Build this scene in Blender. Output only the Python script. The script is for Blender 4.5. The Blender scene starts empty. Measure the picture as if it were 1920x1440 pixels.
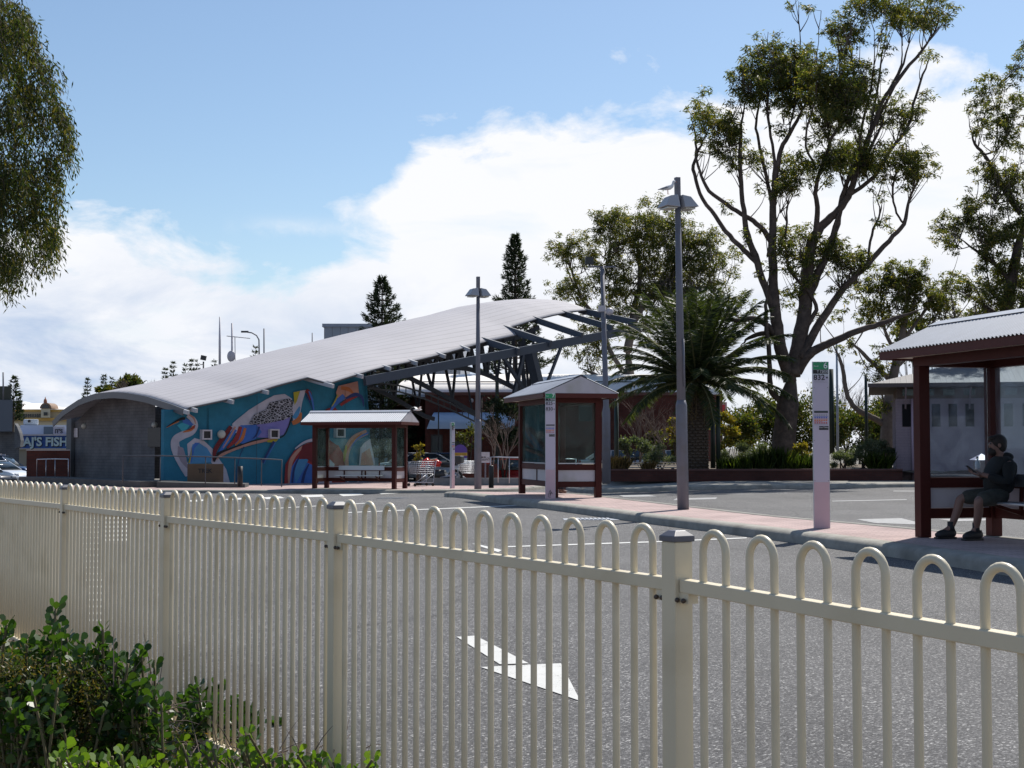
import bpy, bmesh, math, random
import numpy as np
from mathutils import Vector, Matrix
R = math.radians
SC = bpy.context.scene
COL = SC.collection
rng = random.Random(7)
F = 1920*50/36.0
CAMH = 1.30
TH = math.atan(120/F)
CT, ST = math.cos(TH), math.sin(TH)

# ------------------------------------------------------------------ placing
def P(px, py, Y):
    """world point at depth Y that the photograph shows at px,py"""
    x = (px-960)/F; y = (720-py)/F
    dy = CT - y*ST; dz = ST + y*CT
    k = Y/dy
    return Vector((x*k, Y, CAMH + dz*k))
def G(px, py, z):
    x = (px-960)/F; y = (720-py)/F
    dy = CT - y*ST; dz = ST + y*CT
    k = (z-CAMH)/dz
    return Vector((x*k, dy*k, z))
def sm(x, a, b):
    t = min(1, max(0, (x-a)/(b-a))); return t*t*(3-2*t)
def zr(x, y):
    """road surface height"""
    pf_ = (y - (6.2 - 1.6653*(x+.77)))*.515
    return -0.235*(1-sm(pf_, .0, 3.2)) - 0.29*sm(y, 34, 50)*(1-sm(x, 0, 8)) - 0.64*sm(y, 60, 84)*(1-sm(x, -24, -14))

# ------------------------------------------------------------------ objects
def tag(o, label=None, cat=None, group=None, kind=None):
    if label: o['label'] = label
    if cat: o['category'] = cat
    if group: o['group'] = group
    if kind: o['kind'] = kind
    return o
def thing(name, label, cat, loc=(0,0,0), rotz=0, group=None):
    o = bpy.data.objects.new(name, None); COL.objects.link(o)
    o.location = loc; o.rotation_euler = (0,0,rotz); o.empty_display_size = .2
    return tag(o, label, cat, group)
def children(o): return [c for c in bpy.data.objects if c.parent == o]
def copy_tree(o, parent=None):
    c = o.copy(); COL.objects.link(c); c.parent = parent
    for ch in children(o): copy_tree(ch, c)
    return c

class MB:
    def __init__(s): s.v = []; s.f = []; s.mi = []; s.uv = None; s.cur = 0; s.smooth = []
    def add(s, vs, fs, smooth=False):
        n = len(s.v); s.v += [tuple(v) for v in vs]
        for f in fs: s.f.append([i+n for i in f]); s.mi.append(s.cur); s.smooth.append(smooth)
    def box(s, c, d, rz=0, M=None):
        hx, hy, hz = d[0]/2, d[1]/2, d[2]/2
        vs = [Vector((x,y,z)) for x in (-hx,hx) for y in (-hy,hy) for z in (-hz,hz)]
        rot = Matrix.Rotation(rz,3,'Z') if M is None else M
        vs = [rot @ v + Vector(c) for v in vs]
        s.add(vs, [(0,1,3,2),(4,6,7,5),(0,4,5,1),(2,3,7,6),(0,2,6,4),(1,5,7,3)])
        return s
    def bx(s, x0,x1,y0,y1,z0,z1): return s.box(((x0+x1)/2,(y0+y1)/2,(z0+z1)/2),(x1-x0,y1-y0,z1-z0))
    def bar(s, a, b, w, h, up=(0,0,1)):
        a = Vector(a); b = Vector(b); d = (b-a); L = d.length
        if L < 1e-6: return s
        d.normalize(); u = Vector(up)
        if abs(d.dot(u)) > .98: u = Vector((0,1,0))
        sx = d.cross(u).normalized(); su = sx.cross(d).normalized()
        M = Matrix((sx, d, su)).transposed()
        return s.box((a+b)/2, (w, L, h), M=M)
    def tube(s, pts, rad, n=8, cap=True):
        pts = [Vector(p) for p in pts]; m = len(pts)
        if not hasattr(rad, '__len__'): rad = [rad]*m
        vs = []; prev = None
        for i, p in enumerate(pts):
            d = (pts[min(i+1,m-1)] - pts[max(i-1,0)])
            if d.length < 1e-9: d = Vector((0,0,1))
            d.normalize()
            if prev is None:
                a = Vector((0,0,1)) if abs(d.z) < .9 else Vector((1,0,0))
                u = d.cross(a).normalized()
            else:
                u = prev - d*prev.dot(d)
                if u.length < 1e-6: u = d.orthogonal()
                u.normalize()
            prev = u; w = d.cross(u)
            for k in range(n):
                t = 2*math.pi*k/n
                vs.append(p + (u*math.cos(t) + w*math.sin(t))*rad[i])
        fs = [(i*n+k, i*n+(k+1)%n, (i+1)*n+(k+1)%n, (i+1)*n+k) for i in range(m-1) for k in range(n)]
        if cap: fs += [tuple(range(n-1,-1,-1)), tuple((m-1)*n+k for k in range(n))]
        s.add(vs, fs, True); return s
    def lathe(s, c, prof, n=16):
        c = Vector(c); m = len(prof)
        vs = [c+Vector((r*math.cos(2*math.pi*k/n), r*math.sin(2*math.pi*k/n), z)) for r, z in prof for k in range(n)]
        fs = [(i*n+k, i*n+(k+1)%n, (i+1)*n+(k+1)%n, (i+1)*n+k) for i in range(m-1) for k in range(n)]
        fs += [tuple(range(n-1,-1,-1)), tuple((m-1)*n+k for k in range(n))]
        s.add(vs, fs, True); return s
    def ball(s, c, r, n=12, m=8, M=None):
        c = Vector(c); r = Vector(r) if hasattr(r,'__len__') else Vector((r,r,r))
        vs = []
        for j in range(m+1):
            ph = math.pi*j/m
            for k in range(n):
                t = 2*math.pi*k/n
                v = Vector((r.x*math.sin(ph)*math.cos(t), r.y*math.sin(ph)*math.sin(t), r.z*math.cos(ph)))
                if M is not None: v = M @ v
                vs.append(c+v)
        fs = [(j*n+k, (j+1)*n+k, (j+1)*n+(k+1)%n, j*n+(k+1)%n) for j in range(m) for k in range(n)]
        s.add(vs, fs, True); return s
    def prism(s, poly, a, b, axis='y'):
        """extrude polygon (list of 2D) between a and b along axis"""
        n = len(poly)
        def mk(p, t):
            return {'y': (p[0], t, p[1]), 'x': (t, p[0], p[1]), 'z': (p[0], p[1], t)}[axis]
        vs = [mk(p, a) for p in poly] + [mk(p, b) for p in poly]
        fs = [tuple(range(n)), tuple(range(2*n-1, n-1, -1))]
        fs += [(i, i+n, (i+1)%n+n, (i+1)%n) for i in range(n)]
        s.add(vs, fs); return s
    def obj(s, name, mats, parent=None, bevel=0, fixn=True):
        me = bpy.data.meshes.new(name)
        me.from_pydata(s.v, [], s.f)
        if not isinstance(mats, (list, tuple)): mats = [mats]
        for m in mats: me.materials.append(m)
        if len(mats) > 1: me.polygons.foreach_set('material_index', s.mi)
        me.polygons.foreach_set('use_smooth', s.smooth)
        if fixn and len(s.f) < 60000:
            bm = bmesh.new(); bm.from_mesh(me)
            bmesh.ops.recalc_face_normals(bm, faces=bm.faces); bm.to_mesh(me); bm.free()
        me.update()
        o = bpy.data.objects.new(name, me); COL.objects.link(o)
        if parent: o.parent = parent
        if bevel:
            b = o.modifiers.new('bevel', 'BEVEL'); b.width = bevel; b.segments = 2; b.limit_method = 'ANGLE'
        return o

# ------------------------------------------------------------------ materials
MATS = {}
def nt(m): return m.node_tree.nodes, m.node_tree.links
def mat(name, col, rough=.6, metal=0, noise=0, nscale=3, bump=0, bscale=40, spec=.5, coord='Object', dirt=None, dscale=1.5):
    if name in MATS: return MATS[name]
    m = bpy.data.materials.new(name); m.use_nodes = True; MATS[name] = m
    N, L = nt(m); b = N['Principled BSDF']
    b.inputs['Base Color'].default_value = (*col, 1); b.inputs['Roughness'].default_value = rough
    b.inputs['Metallic'].default_value = metal; b.inputs['Specular IOR Level'].default_value = spec
    tc = N.new('ShaderNodeTexCoord')
    if noise:
        n = N.new('ShaderNodeTexNoise'); n.inputs['Scale'].default_value = nscale; n.inputs['Detail'].default_value = 8
        n.inputs['Roughness'].default_value = .65
        L.new(tc.outputs[coord], n.inputs['Vector'])
        r = N.new('ShaderNodeMapRange'); r.inputs[1].default_value = .3; r.inputs[2].default_value = .7
        r.inputs[3].default_value = 1-noise; r.inputs[4].default_value = 1+noise
        L.new(n.outputs[0], r.inputs[0])
        mx = N.new('ShaderNodeVectorMath'); mx.operation = 'SCALE'; mx.inputs[0].default_value = col
        L.new(r.outputs[0], mx.inputs['Scale'])
        last = mx.outputs[0]
        if dirt:
            n2 = N.new('ShaderNodeTexNoise'); n2.inputs['Scale'].default_value = dscale; n2.inputs['Detail'].default_value = 12
            L.new(tc.outputs[coord], n2.inputs['Vector'])
            r2 = N.new('ShaderNodeMapRange'); r2.inputs[1].default_value = .52; r2.inputs[2].default_value = .75
            L.new(n2.outputs[0], r2.inputs[0])
            m2 = N.new('ShaderNodeMix'); m2.data_type = 'RGBA'
            L.new(r2.outputs[0], m2.inputs[0]); L.new(last, m2.inputs[6]); m2.inputs[7].default_value = (*dirt, 1)
            last = m2.outputs[2]
        L.new(last, b.inputs['Base Color'])
    if bump:
        n = N.new('ShaderNodeTexNoise'); n.inputs['Scale'].default_value = bscale; n.inputs['Detail'].default_value = 4
        L.new(tc.outputs[coord], n.inputs['Vector'])
        bp = N.new('ShaderNodeBump'); bp.inputs['Strength'].default_value = bump; bp.inputs['Distance'].default_value = .01
        L.new(n.outputs[0], bp.inputs['Height']); L.new(bp.outputs[0], b.inputs['Normal'])
    return m
def ramp(N, pts):
    r = N.new('ShaderNodeValToRGB'); e = r.color_ramp.elements
    while len(e) > 1: e.remove(e[-1])
    e[0].position = pts[0][0]; e[0].color = (*pts[0][1], 1)
    for p, c in pts[1:]:
        q = e.new(p); q.color = (*c, 1)
    return r
def leaf_mat(name, cols, trans=.45, rough=.45, spec=.4):
    m = bpy.data.materials.new(name); m.use_nodes = True; MATS[name] = m
    N, L = nt(m); b = N['Principled BSDF']; out = N['Material Output']
    g = N.new('ShaderNodeNewGeometry')
    r = ramp(N, [(i/(len(cols)-1), c) for i, c in enumerate(cols)])
    L.new(g.outputs['Random Per Island'], r.inputs[0])
    L.new(r.outputs[0], b.inputs['Base Color']); b.inputs['Roughness'].default_value = rough
    b.inputs['Specular IOR Level'].default_value = spec
    t = N.new('ShaderNodeBsdfTranslucent')
    s = N.new('ShaderNodeMixRGB'); s.blend_type = 'MULTIPLY'; s.inputs[0].default_value = 1
    s.inputs[2].default_value = (1.5, 1.5, .5, 1); L.new(r.outputs[0], s.inputs[1]); L.new(s.outputs[0], t.inputs[0])
    mx = N.new('ShaderNodeMixShader'); mx.inputs[0].default_value = trans
    L.new(b.outputs[0], mx.inputs[1]); L.new(t.outputs[0], mx.inputs[2]); L.new(mx.outputs[0], out.inputs[0])
    return m
def brick_mat(name, c1, c2, mortar, sc=1.0, bw=.24, bh=.086, dirt=.25, vec='wall', ax=(1,1)):
    m = bpy.data.materials.new(name); m.use_nodes = True; MATS[name] = m
    N, L = nt(m); b = N['Principled BSDF']; b.inputs['Roughness'].default_value = .85
    b.inputs['Specular IOR Level'].default_value = .2
    tc = N.new('ShaderNodeTexCoord')
    if vec == 'wall':
        sp = N.new('ShaderNodeSeparateXYZ'); L.new(tc.outputs['Object'], sp.inputs[0])
        ad = N.new('ShaderNodeMath'); ad.operation = 'ADD'; m0 = N.new('ShaderNodeMath'); m0.operation = 'MULTIPLY'; m0.inputs[1].default_value = ax[0]; L.new(sp.outputs[0], m0.inputs[0])
        m1 = N.new('ShaderNodeMath'); m1.operation = 'MULTIPLY'; m1.inputs[1].default_value = ax[1]; L.new(sp.outputs[1], m1.inputs[0])
        L.new(m0.outputs[0], ad.inputs[0]); L.new(m1.outputs[0], ad.inputs[1])
        cb = N.new('ShaderNodeCombineXYZ'); L.new(ad.outputs[0], cb.inputs[0]); L.new(sp.outputs[2], cb.inputs[1])
        v = cb.outputs[0]
    else: v = tc.outputs['Object']
    t = N.new('ShaderNodeTexBrick'); t.inputs['Color1'].default_value = (*c1,1); t.inputs['Color2'].default_value = (*c2,1)
    t.inputs['Mortar'].default_value = (*mortar,1); t.inputs['Scale'].default_value = 1
    t.inputs['Brick Width'].default_value = bw*sc; t.inputs['Row Height'].default_value = bh*sc
    t.inputs['Mortar Size'].default_value = .006*sc; t.inputs['Bias'].default_value = 0
    L.new(v, t.inputs['Vector'])
    n = N.new('ShaderNodeTexNoise'); n.inputs['Scale'].default_value = 1.2; n.inputs['Detail'].default_value = 8
    L.new(tc.outputs['Object'], n.inputs['Vector'])
    r = N.new('ShaderNodeMapRange'); r.inputs[1].default_value = .3; r.inputs[2].default_value = .7
    r.inputs[3].default_value = 1-dirt; r.inputs[4].default_value = 1+dirt; L.new(n.outputs[0], r.inputs[0])
    mx = N.new('ShaderNodeVectorMath'); mx.operation = 'SCALE'; L.new(t.outputs[0], mx.inputs[0]); L.new(r.outputs[0], mx.inputs['Scale'])
    L.new(mx.outputs[0], b.inputs['Base Color'])
    bp = N.new('ShaderNodeBump'); bp.inputs['Strength'].default_value = .3; bp.inputs['Distance'].default_value = .004; bp.invert = True
    L.new(t.outputs['Fac'], bp.inputs['Height']); L.new(bp.outputs[0], b.inputs['Normal'])
    return m
def rib_mat(name, col, axis=0, pitch=.2, rough=.4, metal=0, uv=False, line=.0, lpitch=.76, strength=.6, noise=.06):
    """sheet metal with ribs: bump wave along one axis"""
    m = bpy.data.materials.new(name); m.use_nodes = True; MATS[name] = m
    N, L = nt(m); b = N['Principled BSDF']; b.inputs['Roughness'].default_value = rough; b.inputs['Metallic'].default_value = metal
    tc = N.new('ShaderNodeTexCoord'); sp = N.new('ShaderNodeSeparateXYZ'); L.new(tc.outputs['UV' if uv else 'Object'], sp.inputs[0])
    def wave(p):
        d = N.new('ShaderNodeMath'); d.operation = 'MULTIPLY'; d.inputs[1].default_value = 1/p; L.new(sp.outputs[axis], d.inputs[0])
        f = N.new('ShaderNodeMath'); f.operation = 'FRACT'; L.new(d.outputs[0], f.inputs[0]); return f
    f = wave(pitch)
    r = ramp(N, [(0,(1,1,1)),(.12,(0,0,0)),(.88,(0,0,0)),(1,(1,1,1))]); L.new(f.outputs[0], r.inputs[0])
    bp = N.new('ShaderNodeBump'); bp.inputs['Strength'].default_value = strength; bp.inputs['Distance'].default_value = .03
    L.new(r.outputs[0], bp.inputs['Height']); L.new(bp.outputs[0], b.inputs['Normal'])
    n = N.new('ShaderNodeTexNoise'); n.inputs['Scale'].default_value = .6; n.inputs['Detail'].default_value = 10
    L.new(tc.outputs['Object'], n.inputs['Vector'])
    rr = N.new('ShaderNodeMapRange'); rr.inputs[1].default_value=.3; rr.inputs[2].default_value=.7; rr.inputs[3].default_value=1-noise; rr.inputs[4].default_value=1+noise
    L.new(n.outputs[0], rr.inputs[0])
    mx = N.new('ShaderNodeVectorMath'); mx.operation = 'SCALE'; mx.inputs[0].default_value = col; L.new(rr.outputs[0], mx.inputs['Scale'])
    last = mx.outputs[0]
    if line:
        f2 = wave(lpitch); g = N.new('ShaderNodeMath'); g.operation = 'LESS_THAN'; g.inputs[1].default_value = .09; L.new(f2.outputs[0], g.inputs[0])
        m2 = N.new('ShaderNodeMix'); m2.data_type = 'RGBA'; mm = N.new('ShaderNodeMath'); mm.operation='MULTIPLY'; mm.inputs[1].default_value = line
        L.new(g.outputs[0], mm.inputs[0]); L.new(mm.outputs[0], m2.inputs[0]); L.new(last, m2.inputs[6]); m2.inputs[7].default_value = (.08,.08,.09,1)
        last = m2.outputs[2]
    L.new(last, b.inputs['Base Color'])
    return m
def glass_mat(name, tint=(.8,.9,.88), dust=.12, dustcol=(.5,.55,.6), scale=2.0):
    m = bpy.data.materials.new(name); m.use_nodes = True; MATS[name] = m
    N, L = nt(m); N.remove(N['Principled BSDF']); out = N['Material Output']
    tr = N.new('ShaderNodeBsdfTransparent'); tr.inputs[0].default_value = (*tint,1)
    gl = N.new('ShaderNodeBsdfGlossy'); gl.inputs['Roughness'].default_value = .03
    fr = N.new('ShaderNodeFresnel'); fr.inputs[0].default_value = 1.18
    m1 = N.new('ShaderNodeMixShader'); L.new(fr.outputs[0], m1.inputs[0]); L.new(tr.outputs[0], m1.inputs[1]); L.new(gl.outputs[0], m1.inputs[2])
    df = N.new('ShaderNodeBsdfTranslucent'); df.inputs[0].default_value = (*dustcol,1)
    d2 = N.new('ShaderNodeBsdfDiffuse'); d2.inputs[0].default_value = (*dustcol,1)
    da = N.new('ShaderNodeMixShader'); da.inputs[0].default_value = .5; L.new(df.outputs[0], da.inputs[1]); L.new(d2.outputs[0], da.inputs[2])
    tc = N.new('ShaderNodeTexCoord'); n = N.new('ShaderNodeTexNoise'); n.inputs['Scale'].default_value = scale; n.inputs['Detail'].default_value = 9
    n.inputs['Distortion'].default_value = 1.2
    L.new(tc.outputs['Object'], n.inputs['Vector'])
    r = N.new('ShaderNodeMapRange'); r.inputs[1].default_value=.35; r.inputs[2].default_value=.75; r.inputs[3].default_value=dust*.4; r.inputs[4].default_value=dust*2.2
    L.new(n.outputs[0], r.inputs[0])
    m2 = N.new('ShaderNodeMixShader'); L.new(r.outputs[0], m2.inputs[0]); L.new(m1.outputs[0], m2.inputs[1]); L.new(da.outputs[0], m2.inputs[2])
    L.new(m2.outputs[0], out.inputs[0]); return m

# asphalt with aggregate speckle
def asphalt():
    m = bpy.data.materials.new('asphalt'); m.use_nodes = True
    N, L = nt(m); b = N['Principled BSDF']; b.inputs['Roughness'].default_value = .8; b.inputs['Specular IOR Level'].default_value = .3
    tc = N.new('ShaderNodeTexCoord')
    v = N.new('ShaderNodeTexVoronoi'); v.inputs['Scale'].default_value = 105; L.new(tc.outputs['Object'], v.inputs['Vector'])
    sp = N.new('ShaderNodeSeparateXYZ'); L.new(v.outputs['Color'], sp.inputs[0])
    r = ramp(N, [(0,(.04,.04,.042)),(.42,(.070,.069,.071)),(.76,(.115,.113,.115)),(.92,(.19,.187,.187)),(1,(.42,.41,.40))]); L.new(sp.outputs[0], r.inputs[0])
    n = N.new('ShaderNodeTexNoise'); n.inputs['Scale'].default_value = .35; n.inputs['Detail'].default_value = 10; n.inputs['Roughness'].default_value=.6
    L.new(tc.outputs['Object'], n.inputs['Vector'])
    q = N.new('ShaderNodeMapRange'); q.inputs[1].default_value=.3; q.inputs[2].default_value=.7; q.inputs[3].default_value=.82; q.inputs[4].default_value=1.15
    L.new(n.outputs[0], q.inputs[0])
    n3 = N.new('ShaderNodeTexNoise'); n3.inputs['Scale'].default_value = 1.1; n3.inputs['Detail'].default_value = 3
    mp = N.new('ShaderNodeMapping'); mp.inputs['Scale'].default_value = (1,.06,1); mp.inputs['Rotation'].default_value=(0,0,R(-16))
    L.new(tc.outputs['Object'], mp.inputs[0]); L.new(mp.outputs[0], n3.inputs['Vector'])
    q3 = N.new('ShaderNodeMapRange'); q3.inputs[1].default_value=.45; q3.inputs[2].default_value=.7; q3.inputs[3].default_value=1; q3.inputs[4].default_value=.84
    L.new(n3.outputs[0], q3.inputs[0])
    ml = N.new('ShaderNodeMath'); ml.operation='MULTIPLY'; L.new(q.outputs[0], ml.inputs[0]); L.new(q3.outputs[0], ml.inputs[1])
    mx = N.new('ShaderNodeVectorMath'); mx.operation='SCALE'; L.new(r.outputs[0], mx.inputs[0]); L.new(ml.outputs[0], mx.inputs['Scale'])
    # cracks and old oil spots
    vc = N.new('ShaderNodeTexVoronoi'); vc.feature = 'DISTANCE_TO_EDGE'; vc.inputs['Scale'].default_value = .23
    nw = N.new('ShaderNodeTexNoise'); nw.inputs['Scale'].default_value = 1.4; nw.inputs['Detail'].default_value = 6
    L.new(tc.outputs['Object'], nw.inputs['Vector']); mw = N.new('ShaderNodeMixRGB'); mw.inputs[0].default_value = .35
    L.new(tc.outputs['Object'], mw.inputs[1]); L.new(nw.outputs['Color'], mw.inputs[2]); L.new(mw.outputs[0], vc.inputs['Vector'])
    cr_ = N.new('ShaderNodeMapRange'); cr_.inputs[1].default_value = .0; cr_.inputs[2].default_value = .006; cr_.inputs[3].default_value = .55; cr_.inputs[4].default_value = 1
    L.new(vc.outputs['Distance'], cr_.inputs[0])
    no = N.new('ShaderNodeTexNoise'); no.inputs['Scale'].default_value = 1.7; no.inputs['Detail'].default_value = 3; L.new(tc.outputs['Object'], no.inputs['Vector'])
    ro = N.new('ShaderNodeMapRange'); ro.inputs[1].default_value = .66; ro.inputs[2].default_value = .74; ro.inputs[3].default_value = 1; ro.inputs[4].default_value = .72; L.new(no.outputs[0], ro.inputs[0])
    mm_ = N.new('ShaderNodeMath'); mm_.operation = 'MULTIPLY'; L.new(cr_.outputs[0], mm_.inputs[0]); L.new(ro.outputs[0], mm_.inputs[1])
    my = N.new('ShaderNodeVectorMath'); my.operation = 'SCALE'; L.new(mx.outputs[0], my.inputs[0]); L.new(mm_.outputs[0], my.inputs['Scale']); mx = my
    L.new(mx.outputs[0], b.inputs['Base Color'])
    bp = N.new('ShaderNodeBump'); bp.inputs['Strength'].default_value=.5; bp.inputs['Distance'].default_value=.006
    L.new(v.outputs['Distance'], bp.inputs['Height']); bp.invert = True; L.new(bp.outputs[0], b.inputs['Normal'])
    return m
def paint_mat():
    m = bpy.data.materials.new('road_paint'); m.use_nodes = True
    N, L = nt(m); b = N['Principled BSDF']; b.inputs['Roughness'].default_value = .7
    tc = N.new('ShaderNodeTexCoord'); n = N.new('ShaderNodeTexNoise'); n.inputs['Scale'].default_value = 25; n.inputs['Detail'].default_value=6
    L.new(tc.outputs['Object'], n.inputs['Vector'])
    r = ramp(N, [(0,(.11,.11,.11)),(.37,(.15,.15,.15)),(.42,(.52,.52,.50)),(1,(.66,.66,.64))])
    v2 = N.new('ShaderNodeTexNoise'); v2.inputs['Scale'].default_value = 130; v2.inputs['Detail'].default_value = 3; L.new(tc.outputs['Object'], v2.inputs['Vector'])
    av = N.new('ShaderNodeMath'); av.operation = 'MULTIPLY_ADD'; av.inputs[1].default_value = .6; L.new(v2.outputs[0], av.inputs[0])
    a2 = N.new('ShaderNodeMath'); a2.operation = 'MULTIPLY'; a2.inputs[1].default_value = .42; L.new(n.outputs[0], a2.inputs[0]); L.new(a2.outputs[0], av.inputs[2])
    n.inputs['Scale'].default_value = 9; L.new(av.outputs[0], r.inputs[0])
    L.new(r.outputs[0], b.inputs['Base Color']); return m
ASPHALT = asphalt(); PAINT = paint_mat()
M_cream = mat('cream_powdercoat', (.66,.58,.42), .38, noise=.04, nscale=3, bump=.08, bscale=300, dirt=(.56,.48,.33), dscale=3.5)
M_cap = mat('grey_plastic_cap', (.10,.10,.12), .45)
M_bolt = mat('dark_bolt', (.09,.07,.06), .5, .6)
M_concrete = mat('concrete_kerb', (.27,.26,.23), .9, noise=.2, nscale=5, bump=.4, bscale=60, dirt=(.15,.14,.12), dscale=1.3)
M_pave = brick_mat('pink_block_paving', (.44,.33,.31), (.38,.285,.27), (.24,.2,.19), bw=.23, bh=.115, dirt=.18, vec='flat')
M_soil = mat('soil_and_litter', (.10,.075,.05), .95, noise=.5, nscale=9, bump=.8, bscale=30, dirt=(.2,.16,.11), dscale=6)
M_ground = mat('bare_ground', (.13,.12,.10), .95, noise=.3, nscale=.5)
M_maroon = mat('maroon_paint', (.06,.012,.009), .6, noise=.1, nscale=4, spec=.2)
M_maroonr = mat('maroon_fascia', (.09,.019,.014), .55, noise=.1, nscale=4, spec=.25)
M_white = mat('white_panel', (.50,.47,.50), .4, noise=.06, nscale=3, dirt=(.4,.38,.36), dscale=2)
M_soffit = mat('cream_soffit', (.5,.42,.34), .6)
M_alu = mat('aluminium', (.45,.47,.51), .4, .8)
M_galv = mat('galvanised_roof', (.30,.33,.39), .6, 0, noise=.08, nscale=4)
M_glass = glass_mat('shelter_glass', (.80,.92,.88), .04, (.4,.5,.48))
M_glassd = glass_mat('dusty_shelter_glass', (.80,.86,.90), .06, (.5,.56,.66), 2.6)
M_pole = mat('grey_painted_pole', (.15,.15,.18), .55, noise=.08, nscale=2, dirt=(.13,.12,.12), dscale=3)
M_lampb = mat('lamp_housing', (.36,.36,.38), .45, noise=.06)
M_lens = mat('lamp_lens', (.6,.6,.55), .2)
M_steel = mat('blue_grey_steel', (.05,.065,.09), .55, noise=.1, nscale=2)
M_dark = mat('dark_steel', (.03,.033,.035), .5)
M_dgreen = mat('dark_green_post', (.015,.03,.025), .5)
M_black = mat('black', (.012,.012,.014), .5)
M_bark = mat('gum_bark', (.075,.055,.045), .95, noise=.35, nscale=7, bump=1, bscale=14, dirt=(.15,.11,.09), dscale=3)
M_barkl = mat('pale_bark', (.16,.13,.11), .95, noise=.3, nscale=5, bump=.6, bscale=14)
M_twig = mat('bare_twigs', (.16,.12,.10), .9)
M_text = mat('black_lettering', (.02,.02,.02), .5)
M_wtext = mat('white_lettering', (.8,.8,.8), .5)
M_green = mat('sign_green', (.02,.28,.11), .4)
M_lilac = mat('totem_lilac', (.56,.50,.59), .35, noise=.03)
M_pinkt = mat('totem_pink', (.60,.42,.46), .45, noise=.05)

# ------------------------------------------------------------------ camera, world, sun
cd = bpy.data.cameras.new('camera'); cam = bpy.data.objects.new('camera', cd); COL.objects.link(cam)
cam.location = (0,0,CAMH); cam.rotation_euler = (R(90)+TH, 0, 0)
cd.lens = 50; cd.sensor_width = 36; cd.clip_end = 6000; cd.clip_start = .05
SC.camera = cam
SUN_EL, SUN_AZ = R(52), R(30)
sv = Vector((math.sin(SUN_AZ)*math.cos(SUN_EL), math.cos(SUN_AZ)*math.cos(SUN_EL), math.sin(SUN_EL)))
sl = bpy.data.lights.new('sun', 'SUN'); sl.energy = 4.8; sl.angle = R(.5); sl.color = (1,.95,.87)
so = bpy.data.objects.new('sun', sl); COL.objects.link(so); so.rotation_euler = sv.to_track_quat('Z','Y').to_euler()
SC.view_settings.view_transform = 'Standard'; SC.view_settings.look = 'None'; SC.view_settings.exposure = 0.30; SC.view_settings.gamma = 1

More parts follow.
